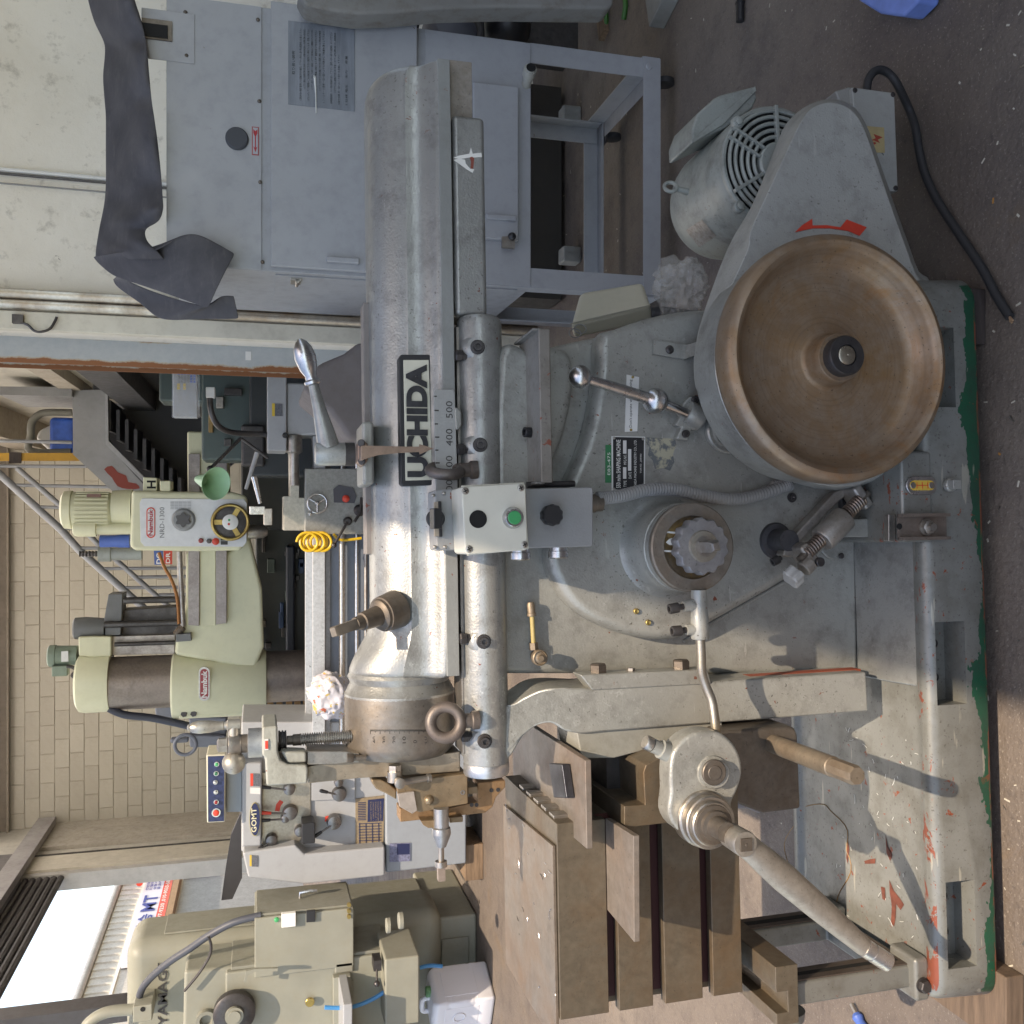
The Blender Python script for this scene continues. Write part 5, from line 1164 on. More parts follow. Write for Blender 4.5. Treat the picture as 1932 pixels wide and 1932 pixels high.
for k, s in enumerate(rows):
    wput('plate_lettering', text_geo(s, w_*(.86 if len(s) > 30 else .6), h_*.034, V(a.x+w_*.06,YC-.0246,a.z-h_*(.20+k*.115)), X_, Z_, -Y_, .0004, 1), M['hole'], ip)
    if k in (0,1,2,4): wput('plate_lettering', text_geo(s[::-1], w_*.72, h_*.03, V(a.x+w_*.2,YC-.0246,a.z-h_*(.255+k*.115)), X_, Z_, -Y_, .0004, 1), M['hole'], ip)
dr_ = wy(q('10',410,545), YC-.026); wput('paint_drip', G().tube([dr_+V(0,0,.004), dr_, dr_-V(.0,0,.0)+V(-.05,0,-.003), dr_+V(-.11,0,-.004)], [.006,.004,.002,.0015], 6), M['white'], ip)
# clasp on the left side, side panel rivet line
c = wx(q('11',285,165), cx0-.004); wput('clasp', G().box(cx0-.012,cx0-.001,c.y-.03,c.y+.03,c.z-.012,c.z+.02).cyl((cx0-.014,c.y-.03,c.z),(cx0-.014,c.y+.03,c.z),.006,n=10), M['steel'], cab)
wput('side_panel', G().box(cx0-.004,cx0-.0005,YC+.03,YCB-.05,cz(980),cz(520)), cabd, cab)
# pipe stub
c = wy(q('20',95,590), YC-.01); e = c + V(.05,-.08,-.0)
wput('pipe_stub', G().cyl(c+V(0,.01,0), c+V(.02,-.07,.006), .016, n=20).cyl(c+V(.012,-.035,.004), c+V(.02,-.062,.006), .021, n=20), paint('stub_paint',(.42,.42,.38),.5,.2,chips=1), cab)
wput('pipe_mouth', G().lathe(c+V(.02,-.0705,.006), V(.02,-.08,.006), [(0,.0155),(.0012,.0155),(.0012,.011),(.0003,.010),(.0003,0)], 20), M['hole'], cab)
# stand
zb0 = .085
legm = cabm
def leg(x, y, sx, sy):
    z1 = cz(1001); g = G().box(x, x+sx*.065, y, y+sy*.006, zb0, z1).box(x, x+sx*.006, y+sy*.0061, y+sy*.06, zb0, z1); wput('leg', g, legm, cab)
leg(cx0,YC,1,1); leg(cx1,YC,-1,1); leg(cx0,YCB,1,-1); leg(cx1,YCB,-1,-1)
for y, s in ((YC-.0005,1),(YCB+.0005,-1)): wput('bottom_rail', G().box(cx0,cx1,y-s*.007,y-s*.001,zb0-.012,zb0+.05).box(cx0,cx1,y,y+s*.055,zb0-.013,zb0-.007), legm, cab)
for x, s in ((cx0-.0005,1),(cx1+.0005,-1)): wput('side_rail', G().box(x-s*.007,x-s*.001,YC+.002,YCB-.002,zb0-.014,zb0+.05).box(x,x+s*.055,YC+.06,YCB-.06,zb0-.016,zb0-.0135), legm, cab)
for x in (cx0+.05,cx1-.05):
    for y in (YC+.05,YCB-.05):
        cs_ = wput('castor', G().box(x-.03,x+.03,y-.025,y+.025,zb0-.022,zb0-.015).cyl((x,y,zb0-.022),(x,y,.045),.012,n=12), M['dark_steel'], cab)
        wput('castor_wheel', G().lathe((x-.012,y,.033), X_, [(0,.026),(.003,.033),(.021,.033),(.024,.026),(.024,0)], 24), M['rubber'], cs_)
for x in (cx1-.03,): c = V(x,YC-.0075,zb0+.03); wput('stand_bolt', G().lathe(c, -Y_, [(0,.012),(.004,.010),(.005,0)], 16), cabm, cab)
# things under and behind the stand
hz_ = make('floor_heater', G().box(1.0,2.0,4.25,4.5,.02,.34), paint('heater_brown',(.05,.045,.04),.6,.1)); tag(hz_, 'dark brown low heater casing against the wall behind the stand', 'heater')
for k in range(24): wput('slat', G().box(1.04+k*.038,1.052+k*.038,4.235,4.2495,.20,.30), M['dark_steel'], hz_)
for x in (1.12,1.75):
    o = make('small_box', G().box(x,x+.07,4.02,4.1,.0,.085), paint('tin_grey',(.30,.31,.30),.5,.2), None, .008, 3); tag(o, 'small grey metal box on the floor behind the stand, %s one' % ('left' if x < 1.5 else 'right'), 'box')
# rubber sheet over the cabinet
def sheet():
    cols = [(-30,610,950),(0,612,952),(150,655,1000),(290,722,1030),(380,732,1042),(540,718,1056),(700,728,1070),(830,737,1090),(1050,736,1120),(1280,736,1142),(1400,728,1150),(1480,716,1152),(1560,700,1120),(1620,690,1030),(1700,676,1040),(1770,664,1110),(1830,660,1160)]
    rows_ = 12; P = []
    for k, (y, xt, xb) in enumerate(cols):
        row = []
        for i in range(4):
            t_ = i/4; p = wy(q('00',xt+26*(1-t_),y), 3.55-.3*t_); row.append(p + V(0,0,-.10*(1-t_)))
        for i in range(rows_+1):
            t_ = i/rows_; Y = 3.25 - .30*math.sin(t_*math.pi/2)**1.3 + .026*math.sin(k*1.9+t_*3.5)*t_ + .010*math.sin(k*4.3+t_*9) + (.05*t_ if 1590 < y < 1730 else 0)
            row.append(wy(q('00', xt+(xb-xt)*t_, y), Y))
        P.append(row)
    # smooth between the columns
    Q = []
    n = len(P[0]); S = [spline([P[k][i] for k in range(len(P))], 4) for i in range(n)]
    for j in range(len(S[0])): Q.append([S[i][j] for i in range(n)])
    return Q
rub = NT('dusty_rubber'); n = rub.noise(4,6,.7,dist=.6); n2 = rub.noise(50,4,.7); n3 = rub.noise(14,5,.7,sc=(1,1,4))
c_ = rub.mix(rub.ramp(n,(.35,0),(.7,1)), (.040,.039,.045), (.085,.080,.084)); c_ = rub.mix(rub.math('MULTIPLY', rub.ramp(n3,(.55,0),(.8,1)), .5), c_, (.13,.12,.115))
c_ = rub.mix(rub.math('MULTIPLY', rub.ramp(n2,(.66,0),(.75,1)), .5), c_, (.16,.15,.145)); rub.col(c_); rub.rough(.72); rub.bump(n2,.25,.002)
sh = thing('rubber_sheet', 'thick dark rubber sheet draped over the cabinet top, one end hanging down', 'sheet', (1.2,3.2,1.7))
def thick(g_, nm, t_=.004):
    o = wput(nm, g_, rub.m, sh, ang=60, flip=False); m_ = o.modifiers.new('solid','SOLIDIFY'); m_.thickness = t_; m_.offset = 0; s_ = o.modifiers.new('sub','SUBSURF'); s_.levels = 1; s_.render_levels = 2; return o
thick(G().grid(sheet()), 'drape')
# hanging end: front fold and back fold
def fold(A, B, n=8, bulge=.0, Y=(0,0,0,0)):
    """ruled sheet between two picture polylines with depths"""
    SA, SB = spline([wy(p, y) for p, y in A], 4), spline([wy(p, y) for p, y in B], 4)
    return [[a.lerp(b, i/n) + V(0,-bulge*math.sin(math.pi*i/n),0) for i in range(n+1)] for a, b in zip(SA, SB)]
f1 = fold([(q('01',655,0),3.2),(q('01',700,55),3.18),(q('01',810,140),3.12),(q('01',1000,205),3.05),(q('01',1250,290),3.0),(q('01',1470,368),2.96)],
          [(q('00',1110,1765),2.95),(q('00',1190,1720),2.94),(q('00',1290,1660),2.93),(q('00',1400,1655),2.93),(q('00',1530,1715),2.93),(q('00',1660,1790),2.93)], 8, .02)
thick(G().grid(f1), 'front_fold')
f2 = fold([(q('01',800,160),3.22),(q('01',830,215),3.2),(q('01',990,330),3.16),(q('01',1140,440),3.12),(q('01',1400,442),3.08),(q('01',1688,440),3.04)],
          [(q('01',830,130),3.16),(q('01',1000,215),3.12),(q('01',1250,300),3.07),(q('01',1470,345),3.02),(q('01',1560,280),3.01),(q('01',1650,275),3.01)], 6, .0)
thick(G().grid(f2), 'back_fold')
# --- odds and ends at the right edge
tp_ = [(560,-20),(575,8),(610,17),(670,26),(740,24),(830,16),(950,13),(1070,15),(1150,16),(1158,8),(1158,-25)]
o = make('canvas_tarp', G().prism([wy(p, 2.86) for p in tp_], (0,.10,0)), paint('tarp_grey',(.20,.195,.18),.8,0,dirt=.6,dirtc=(.12,.08,.05)), None, .012, 3); tag(o, 'grey canvas tarp hanging at the right edge beside the cabinet', 'tarp')
bl_ = thing('blower', 'dark blue-grey fan housing with a black hose ring beside the cabinet', 'blower', wy((858,45), 3.5))
c = wy((858,45), 3.5); wput('housing', G().lathe(c+V(0,.1,0), -Y_, [(0,.11),(.12,.11),(.15,.09),(.16,.05)], 32), flat('housing_blue',(.075,.08,.10),.5), bl_)
c = wy((845,60), 3.38); wput('hose_ring', G().torus(c, V(.3,-1,.2), .12, .014, 40, 10), M['rubber'], bl_)
c = wy((950,40), 3.7); wput('bracket', G().box(c.x-.1,c.x+.12,3.65,3.85,c.z-.3,c.z+.02), M['dark_steel'], bl_)
o = make('black_bag', G().ball(wy((955,50), 3.6), .12, 24, 14, sq=.8), flat('bag_black',(.012,.012,.014),.4), None); tag(o, 'black plastic bag bulging beside the fan housing', 'bag')
for k, (p, m, lab) in enumerate(((q('20',640,110), M['wood'], 'brown'), )):
    c = wz(p, .0); o = make('wood_offcut', G().obox(c+V(0,0,.012), V(.10,.03,0), V(-.008,.03,0), V(0,0,.012)), m); tag(o, 'brown wooden offcut lying on the floor at the right edge', 'offcut')
grn = flat('strap_green',(.03,.14,.02),.5)
for p, lab in ((q('20',790,30),'green strap end curling on the floor by the canvas tarp'),(q('20',655,125),'short green strap piece beside the wooden offcut')):
    c = wz(p, .01); o = make('strap', G().tube([c+V(-.05,.02,0), c, c+V(.06,.0,.012), c+V(.10,-.02,.03)], .010, 6, smooth=4), grn); tag(o, lab, 'strap')
c = wz(q('20',1090,60), .0); o = make('concrete_slab', G().obox(c+V(.06,.0,.03), V(.10,.03,0), V(-.02,.06,0), V(0,0,.03)), paint('slab_grey',(.24,.24,.22),.8,0), None, .005); tag(o, 'pale grey concrete block on the floor at the right edge', 'block')
c = wz(q('20',1600,80), .012); o = make('plastic_tube', G().cyl(c-V(.03,0,0), c+V(.025,0,0), .012, n=16).cyl(c+V(.024,0,0), c+V(.03,0,0), .014, n=16), M['black']); tag(o, 'short black plastic tube lying on the bare floor', 'tube')
c = wz(q('30',980,-20), .0)
basin = make('plastic_basin', G().prism([wz(q('30',*p), .06) for p in ((740,-60),(760,5),(905,95),(1075,118),(1180,10),(1190,-60))], (0,0,-.055)), flat('basin_blue',(.13,.22,.55),.45,var=.15), None, .008, 3); tag(basin, 'blue plastic scrap with a torn edge at the right border', 'scrap')
c = wz(q('33',760,1900), .01)
sdv = thing('screwdriver', 'blue-handled screwdriver on the floor below the table support', 'screwdriver', wz(q('33',760,1880), .0))
a, b = wz(q('33',715,1790), .012), wz(q('33',810,1990), .014); wput('shank', G().cyl(a, a.lerp(b,.42), .005, n=12), M['steel'], sdv); wput('grip', G().lathe(a.lerp(b,.36), b-a, [(0,.010),(.008,.014),(.02,.011),(.04,.016),(.10,.017),(.14,.012)], 10), M['blue'], sdv)
# --- wooden packing under the base
for (p, sx, sy, lab, dk) in ((q('31',1640,430), .055, .10, 'dark wooden packing block under the right end of the machine base', 1), (q('33',1850,1790), .07, .10, 'brown wooden packing block under the left end of the machine base', 0)):
    c = wz(p, .0); o = make('packing_block', G().box(c.x-sx,c.x+sx,c.y-.01 if dk else c.y-.03,c.y+sy+.2,0.001,.042), M['wood_dark'] if dk else wood('packing_wood',(.14,.095,.065)), None, .003); tag(o, lab, 'wood block')
# ------------------------------------------------------------------ the white lathe behind
YL = 5.9
lw = paint('lathe_white', (.33,.34,.35), .4, 0, dirt=.12, bump=.05, var=.04); lg = paint('lathe_grey', (.27,.30,.33), .42, .05, dirt=.12, bump=.05, var=.05)
lst = bare('brushed_panel', (.42,.38,.32), .34, .8, (.34,.29,.22), .4, sc=3, brush=(1,1,30)); navy2 = flat('plate_navy', (.016,.022,.075), .4); tan = flat('plate_tan', (.25,.19,.12), .45, var=.15, sc=60)
lathe = thing('lathe', 'white and grey engine lathe with lever headstock and long bed behind the ram', 'lathe', (-1.8,YL,0))
def lp(n, pts, y0, y1, m, p=None, bv=.004, **k): return wpr(n, pts, y0, y1, m, lathe if p is None else p, bv, **k)
lp('pedestal', q('13',905,-120, 1480,-120, 1480,800, 912,868), YL, 6.5, lg, bv=.012)
hs = lp('headstock', q('13',-108,-200, 905,-200, 905,705, -108,720), YL+.05, 6.5, lw, bv=.01)
lp('gear_cover', q('13',-100,722, 275,668, 340,732, 905,682, 905,888, 345,946, -60,900), YL-.06, 6.45, lw, bv=.012)
lp('top_lip', q('A',412,690, 640,690, 632,1632, 412,1640), YL-.06, 6.4, lw, bv=.012)
lp('lever_panel', q('A',642,800, 1188,800, 1188,1352, 1045,1608, 640,1640), YL+.035, YL+.049, lst, bv=.002)
lp('speed_panel', q('A',1200,800, 1690,800, 1690,1100, 1200,1120), YL+.030, YL+.049, lw, bv=.003)
pd = lp('data_plate', q('13',697,345, 905,320, 892,680, 698,688), YL+.04, YL+.049, tan, bv=0)
wpr('plate_block', q('13',785,352, 898,340, 890,500, 782,506), YL+.037, YL+.0399, navy2, pd)
g = G()
for k in range(11):
    a, b = q('13',712+k*6,372), q('13',712+k*6,500); A_, B_ = wy((q('13',715,372+k*12)), YL+.0385), wy(q('13',770,370+k*12), YL+.0385)
    g.obox((A_+B_)/2, (B_-A_)/2, (0,.0008,0), (.0025,0,0))
for k in range(8):
    A_, B_ = wy(q('13',720,520+k*20), YL+.0385), wy(q('13',880,514+k*20), YL+.0385); g.obox((A_+B_)/2, (B_-A_)/2, (0,.0008,0), (.002,0,0))
for k in range(4):
    A_, B_ = wy(q('13',725+k*45,515), YL+.038), wy(q('13',727+k*45,670), YL+.038); g.obox((A_+B_)/2, (B_-A_)/2, (0,.0008,0), (0,0,.002))
wput('plate_ruling', g, navy2, pd)
for k, s in enumerate(('SAFETY NOTICE','1. LUBRICATE DAILY','2. STOP SPINDLE','BEFORE SHIFTING','3. KEEP GUARDS ON')):
    wtext(s, q('13',812+k*17,496), q('13',810+k*17,362), 2.6, YL+.036, tan, pd, name='plate_lettering')
pd2 = lp('data_plate', q('13',938,660, 1085,654, 1084,782, 938,790), YL-.006, YL-.0005, flat('plate_lilac',(.16,.17,.26),.4,var=.4,sc=90), bv=0)
wpr('plate_block', q('13',990,662, 1078,660, 1078,735, 990,738), YL-.008, YL-.0061, navy2, pd2)
# oval name badge
bc = [(560+62*math.cos(a*math.pi/16), 1330+190*math.sin(a*math.pi/16)) for a in range(32)]
bd = lp('name_badge', [q('A',*p) for p in bc], YL-.068, YL-.0605, flat('badge_gold',(.45,.36,.14),.4,metal=.5), bv=0)
wpr('badge_field', [q('A',560+(x-560)*.92,1330+(y-1330)*.96) for x, y in bc], YL-.071, YL-.0681, navy2, bd)
wtext('GOMT', q('A',578,1472), q('A',578,1200), 10, YL-.0712, flat('letter_ivory',(.62,.58,.40),.4), bd, .015, name='badge_lettering')
for pts, m in ((q('A',508,812, 540,812, 540,952, 508,955), M['red']), (q('A',541,812, 612,814, 612,956, 541,956), flat('sticker_dark',(.1,.105,.12),.5,var=.5,sc=200)), (q('A',500,1735, 522,1735, 522,1858, 500,1858), flat('sticker_yellow',(.62,.42,.05),.5)), (q('A',523,1735, 595,1740, 595,1865, 523,1862), flat('sticker_dark2',(.1,.105,.12),.5,var=.5,sc=200))):
    lp('sticker', pts, YL-.0635, YL-.0605, m, bv=0)
st2 = lp('sticker', q('A',505,970, 622,975, 620,1045, 505,1038), YL-.0635, YL-.0605, M['label'], bv=0)
# selector hubs and levers
hubm = bare('hub_steel', (.20,.19,.185), .3, .9, (.12,.11,.11), .4)
def hubs(c, r, tip=None, tm=None, y=YL+.035, arc=None):
    o = wy(q(*c), y); rr = r*.26738*.0032 if c[0] == '13' else r*.1671*.0032
    h = wput('selector_hub', G().lathe(o+V(0,.002,0), -Y_, [(0,rr*1.05),(.03,rr),(.05,rr*.9),(.055,rr*.5),(.055,0)], 28), hubm, lathe)
    if tip:
        t_ = wy(q(*tip), y-.06); s_ = o - Y_*.045
        wput('lever_rod', G().cyl(s_, s_.lerp(t_,.7), .006, n=12), hubm, h); wput('lever_grip', G().lathe(s_.lerp(t_,.62), t_-s_, [(0,.009),((t_-s_).length*.3,.012),((t_-s_).length*.4,.008)], 16), tm or M['black'], h)
    if arc:
        wpr('dial_arc', [q(*p) for p in arc], y-.003, y-.0005, M['red'], lathe)
hubs(('A',945,975), 66, ('A',610,960)); hubs(('A',955,1240), 84, ('A',610,1255), M['red'], arc=(('A',785,1235),('A',800,1160),('A',840,1110),('A',882,1135),('A',850,1180),('A',838,1240)))
hubs(('A',900,1300), 50, ('A',630,1342)); hubs(('A',745,1545), 66, ('A',600,1668)); hubs(('A',1065,1445), 62)
hubs(('13',580,302), 52, ('13',448,285)); hubs(('13',545,498), 52, ('13',405,612), arc=(('13',480,505),('13',482,470),('13',505,462),('13',508,500)))
hubs(('A',1500,900), 50)
lp('switch_pod', q('A',1090,1380, 1200,1360, 1240,1370, 1240,1600, 1190,1605, 1090,1608), YL-.10, YL+.034, M['black'], bv=.006)
# control box over the headstock
cbx = lp('control_box', q('A',12,600, 228,595, 222,1362, 18,1370), YL-.12, YL+.12, paint('control_ivory',(.50,.48,.38),.45,0,dirt=.1), bv=.006)
wpr('control_face', q('A',28,620, 215,612, 210,1350, 32,1358), YL-.124, YL-.1205, flat('face_blue',(.018,.028,.085),.4,var=.4,sc=40), cbx)
for px, py, r, m in ((128,705,.010,M['green']),(122,810,.010,flat('deep_green',(.02,.14,.07),.3)),(112,910,.009,M['chrome']),(118,1020,.009,M['chrome']),(122,1132,.010,flat('deep_red',(.25,.01,.015),.3)),(122,1252,.018,M['red'])):
    o = wy(q('A',px,py), YL-.124); b_ = wput('button', G().lathe(o, -Y_, [(0,r*1.45),(.006,r*1.4),(.006,r),(.003,r)], 24), M['chrome'], cbx); wput('button_cap', G().lathe(o-Y_*.003, -Y_, [(0,r*.98),(.012,r*.95),(.014,r*.7),(.014,0)], 20), m, b_)
lp('control_arm', q('A',232,760, 412,760, 412,1245, 235,1250), YL-.02, YL+.1, lg, bv=.004)
lp('rear_splash', q('03',1630,600, 1700,440, 1708,900, 1640,1050, 1562,1060, 1590,850), 6.75, 6.8, flat('splash_dark',(.045,.045,.05),.5), bv=0)
# bed, ways, screws
def lbar(name, x0, x1, ya, yb, y0, y1, m, bv=.002): return lp(name, [(x0,ya),(x1,ya),(x1,yb),(x0,yb)], y0, y1, m, bv=bv)
lbar('bed', 596, 742, 840, 1432, YL+.06, 6.32, paint('bed_slate',(.15,.175,.215),.45,.1,dirt=.1))
lbar('bed_way', 590, 613, 840, 1432, YL+.0, YL+.0595, bare('way_ground',(.60,.61,.62),.3,.6), .002)
lbar('rear_way', 576, 589.5, 1000, 1432, YL+.3, YL+.36, bare('way_rear',(.55,.56,.57),.3,.6), .002)
lbar('rack', 613.5, 623, 840, 1432, YL+.03, YL+.0595, bare('rack_steel',(.22,.21,.21),.4,.8), 0)
for x, r, m in ((645.5,.0195,bare('lead_screw',(.42,.41,.39),.28,.9)),(672.8,.0125,bare('feed_rod',(.56,.56,.56),.2,.95)),(690,.010,M['steel'])):
    a, b = wy((x,850), YL+.02), wy((x,1432), YL+.02); a.z = b.z = (a.z+b.z)/2
    wcyl('feed_rod' if r < .019 else 'lead_screw', a, b, r, m, lathe, n=20)
_p = wy((640,850), YL+.1); wput('tail_pedestal', G().box(_p.x-.05,_p.x+.45,YL+.1,6.3,.001,_p.z-.12), lg, lathe, .01)
# chuck side: steel body half hidden by the tool head
o = wy((560,1425), YL+.2); wput('chuck', G().lathe(o, X_, [(-.02,.12),(.0,.125),(.08,.125),(.10,.11),(.10,.03),(.12,.03)], 40), M['steel'], lathe)
# carriage
ap = bare('apron_steel', (.30,.30,.28), .42, .5, (.24,.23,.20), .3)
car = lbar('apron', 575, 740, 884, 1008, YL-.12, YL+.03, ap, .004)
lp('saddle', q('11',235,1360, 300,1360, 300,1700, 350,1700, 350,1932, 190,1932, 190,1690, 238,1690), YL-.06, YL+.3, bare('saddle_steel',(.46,.43,.37),.36,.7), bv=.003)
lp('cross_slide', q('11',395,1265, 485,1265, 485,1540, 410,1600), YL-.10, YL+.05, lw, bv=.003)
o = wy(q('11',428,1740), YL-.17)
hwl = wput('carriage_wheel', G().torus(o, Y_, .056, .0062, 40, 10), M['chrome'], lathe)
wput('wheel_hub', G().lathe(o+Y_*.03, -Y_, [(0,.016),(.02,.016),(.045,.012),(.05,.006),(.05,0)], 24), M['chrome'], hwl)
for k in range(3): a = R(60+120*k); wput('wheel_spoke', G().cyl(o, o+V(math.cos(a),0,math.sin(a))*.055, .005, n=10), M['chrome'], hwl)
t_ = wy(q('11',375,1812), YL-.20); wput('wheel_handle', G().lathe(t_+Y_*.03, -Y_, [(0,.006),(.02,.012),(.05,.012),(.056,.006)], 16), M['chrome'], hwl)
o = wy(q('11',628,1708), YL-.122); wput('stop_button', G().lathe(o, -Y_, [(0,.022),(.012,.022),(.012,.017),(.026,.016),(.03,.01),(.03,0)], 24), M['red'], lathe)
lp('button_plate', q('11',540,1640, 580,1610, 680,1630, 705,1690, 690,1740, 545,1735), YL-.128, YL-.1205, flat('button_plate_dark',(.07,.07,.08),.4), bv=.001)
for p, r in ((q('11',725,1790), .036), (q('12',640,55), .026)): o = wy(p, YL-.13); wput('apron_knob', G().lathe(o, -Y_, [(0,r),(.02,r),(.035,r*.6),(.035,0)], 24), M['dark_steel'], lathe)
a, b = wy(q('12',640,60), YL-.16), wy(q('12',545,225), YL-.19); wput('feed_lever', G().cyl(a, b, .008, n=12).ball(b, .016), M['dark_steel'], lathe)
a, b = wy(q('11',740,1700), YL-.15), wy(q('11',690,1870), YL-.18); wput('feed_lever', G().tube([a, a.lerp(b,.6)+V(0,0,-.02), b], .009, 10), M['dark_steel'], lathe)
# tool post, chrome levers
for (c, w, h, m) in ((q('01',1815,1790), .05, .09, M['chrome']), (q('01',1890,1835), .10, .05, M['steel'])): o = wy(c, YL); wput('tool_post', G().box(o.x-w/2,o.x+w/2,YL-.05,YL+.06,o.z-h/2,o.z+h/2), m, lathe, .004)
a, b = wy(q('01',1835,1740), YL-.05), wy(q('01',1790,1550), YL-.08); wput('post_lever', G().cyl(a, b, .011, .017, 16), M['chrome'], lathe)
a, b = wy(q('01',1735,1640), YL-.02), wy(q('01',1815,1380), YL-.05); wput('coolant_spout', G().cyl(a, b, .010, .014, 12), lw, lathe)
# tailstock
lp('tailstock', q('11',75,805, 212,805, 212,1372, 75,1368), YL-.15, YL+.15, lw, bv=.008)
lp('tailstock_body', q('11',213,890, 330,890, 398,960, 432,1258, 213,1262), YL-.13, YL+.15, lw, bv=.012)
lp('tailstock_foot', q('11',430,1000, 600,980, 600,1262, 432,1262), YL-.10, YL+.2, lg, bv=.006)
lp('sticker', q('11',108,1035, 128,1035, 128,1125, 108,1125), YL-.153, YL-.1505, bpy.data.materials['sticker_yellow'], bv=0)
lp('sticker', q('11',129,1037, 182,1038, 184,1125, 129,1125), YL-.153, YL-.1505, bpy.data.materials['sticker_dark'], bv=0)
o = wy(q('11',262,1320), YL-.1); wput('quill', G().lathe(o+V(.05,0,0), -X_, [(0,.045),(.03,.05),(.10,.05),(.11,.03),(.3,.03)], 28), M['steel'], lathe)
o = wy(q('11',200,1262), YL-.152); wput('lock_knob', G().disc(o, -Y_, .016, .03, 20, .004), M['black'], lathe)
# readout on its arm, wrapped in clear film
dro = lp('readout', q('01',1217,785, 1390,790, 1392,1135, 1220,1132), YL-.30, YL-.22, paint('readout_grey',(.30,.31,.315),.4,0,dirt=.1), bv=.006)
g = G(); g2 = G(); g3 = G(); g4 = G()
for i in range(6):
    for j in range(4):
        o = wy(q('01',1262+i*22,825+j*19), YL-.304); b_ = (g if (j == 0 or i > 3) else g2); b_.box(o.x-.006,o.x+.006,o.y-.002,o.y+.003,o.z-.006,o.z+.006)
wput('blue_keys', g, M['blue'], dro); wput('number_keys', g2, M['conduit'], dro)
for px, py in ((1260,905),(1260,927),(1302,905),(1302,928)): o = wy(q('01',px,py), YL-.304); g3.box(o.x-.008,o.x+.008,o.y-.002,o.y+.003,o.z-.007,o.z+.007)
wput('yellow_keys', g3, bpy.data.materials['sticker_yellow'], dro)
t = NT('clear_film'); t.b.inputs['Transmission Weight'].default_value = 0; t.b.inputs['Alpha'].default_value = .22; t.col((.8,.82,.84)); t.rough(.08); t.bump(t.noise(14,4,.7,dist=1.5),1.0,.01); M['film'] = t.m
random.seed(3)
P = [[wy(q('01',1212+i*22,778+j*24), YL-.316+random.uniform(-.008,.008)) for i in range(10)] for j in range(16)]
wput('clear_wrap', G().grid(P), M['film'], dro, ang=180, flip=False)
arm_ = [wy(p, y) for p, y in zip(q('01',1480,960, 1485,1060, 1510,1150, 1560,1210, 1640,1240, 1760,1250, 1900,1255), (YL-.2,YL-.2,YL-.18,YL-.14,YL-.1,YL-.06,YL-.03))]
wput('readout_arm', G().tube(arm_, .017, 14, smooth=4), M['dark_steel'], lathe)
o = wy(q('01',1480,960), YL-.21); wput('arm_joint', G().box(o.x-.03,o.x+.03,o.y-.03,o.y+.03,o.z-.03,o.z+.02), M['label'], lathe, .005)
# green work lamp
lmp = thing('work_lamp', 'pale green conical work lamp on a jointed arm above the carriage', 'lamp', wy(q('01',1430,1560), 5.7))
o, e = wy(q('01',1395,1570), 5.72), wy(q('01',1570,1615), 5.66); d = (e-o)
t = paint('lamp_green',(.30,.52,.33),.35,0,dirt=.1,bump=.05); L = d.length
wput('lamp_shade', G().lathe(o, d+V(0,-.12,0), [(-.01,.0),(0,.022),(.03,.030),(.06,.038),(L*.75,.055),(L*1.15,.095),(L*1.15,.092),(L*.75,.05),(L*.3,.03)], 36), t, lmp)
wput('lamp_arm', G().tube([wy(q('01',1480,1500), 5.74), wy(q('01',1700,1280), 5.8)], .010, 10).tube([wy(q('01',1700,1280), 5.8), wy(q('01',1890,1420), 5.85)], .009, 10), M['dark_steel'], lmp)
wput('lamp_joint', G().ball(wy(q('01',1485,1500), 5.73), .022), M['black'], lmp)
# yellow coiled air hose on the apron
P = []
for i in range(5*18): th = 2*math.pi*i/18; c = wy(q('12',350+i*1.35,200), YL-.16); P.append(c + V(.055*math.sin(th), -.02*math.sin(th*.5)-.0, .055*math.cos(th)*1.0))
hose = make('air_hose', G().tube(P, .0085, 8).tube([wy(p, YL-.15) for p in q('12',540,145, 585,185, 660,185, 740,175)], .0085, 8, smooth=4), flat('hose_yellow',(.62,.38,.02),.4)); tag(hose, 'yellow coiled air hose hanging by the lathe carriage', 'hose')
# wooden block under the lathe
o = wy(q('13',1600,780), 5.95); c = wz(q('13',1600,780), 0)
wb = make('timber_block', G().box(c.x-.12,c.x+.11,c.y,c.y+.35,.001,.118), M['wood'], None, .004); tag(wb, 'rough timber block under the left foot of the lathe', 'wood block')
for x in (c.x-.02,): pass
# crumpled white plastic bag lying on the lathe bed
def crumple(name, c, rx, ry, rz, amp, mat, seed, lab=None, cat='bag', sub=5, freq=2.2, parent=None):
    from mathutils import noise as mn
    bm = bmesh.new(); bmesh.ops.create_icosphere(bm, subdivisions=sub, radius=1); off = Vector((seed*3.1,seed*1.7,seed))
    for v in bm.verts:
        n0 = mn.ridged_multi_fractal(v.co*freq+off, .8, 2.1, 4, 1.0, 2.0, noise_basis='PERLIN_ORIGINAL') - 1.0; n1 = mn.noise(v.co*1.6+off)
        s = 1 + amp*n0*.5 + amp*.8*n1; v.co = Vector((v.co.x*rx*s, v.co.y*ry*s, v.co.z*rz*s))
    me = bpy.data.meshes.new(name); bm.to_mesh(me); bm.free(); finish(me, 70); me.materials.append(mat)
    o = bpy.data.objects.new(name, me); COL.objects.link(o); o.location = c
    if parent is not None: o.parent = parent
    if lab: tag(o, lab, cat)
    return o
t = NT('printed_bag'); n = t.noise(26,4,.6,dist=1); n2 = t.noise(19,3,.5); c_ = t.mix(t.ramp(n,(.60,0),(.62,1)), (.50,.49,.53), (.5,.36,.1)); c_ = t.mix(t.ramp(n2,(.66,0),(.68,1)), c_, (.55,.14,.08)); t.col(c_); t.rough(.35)
o = wy((625,1312), 5.72); crumple('plastic_bag', o, .13, .10, .125, .30, t.m, 4, 'crumpled white printed plastic bag lying on the lathe bed')
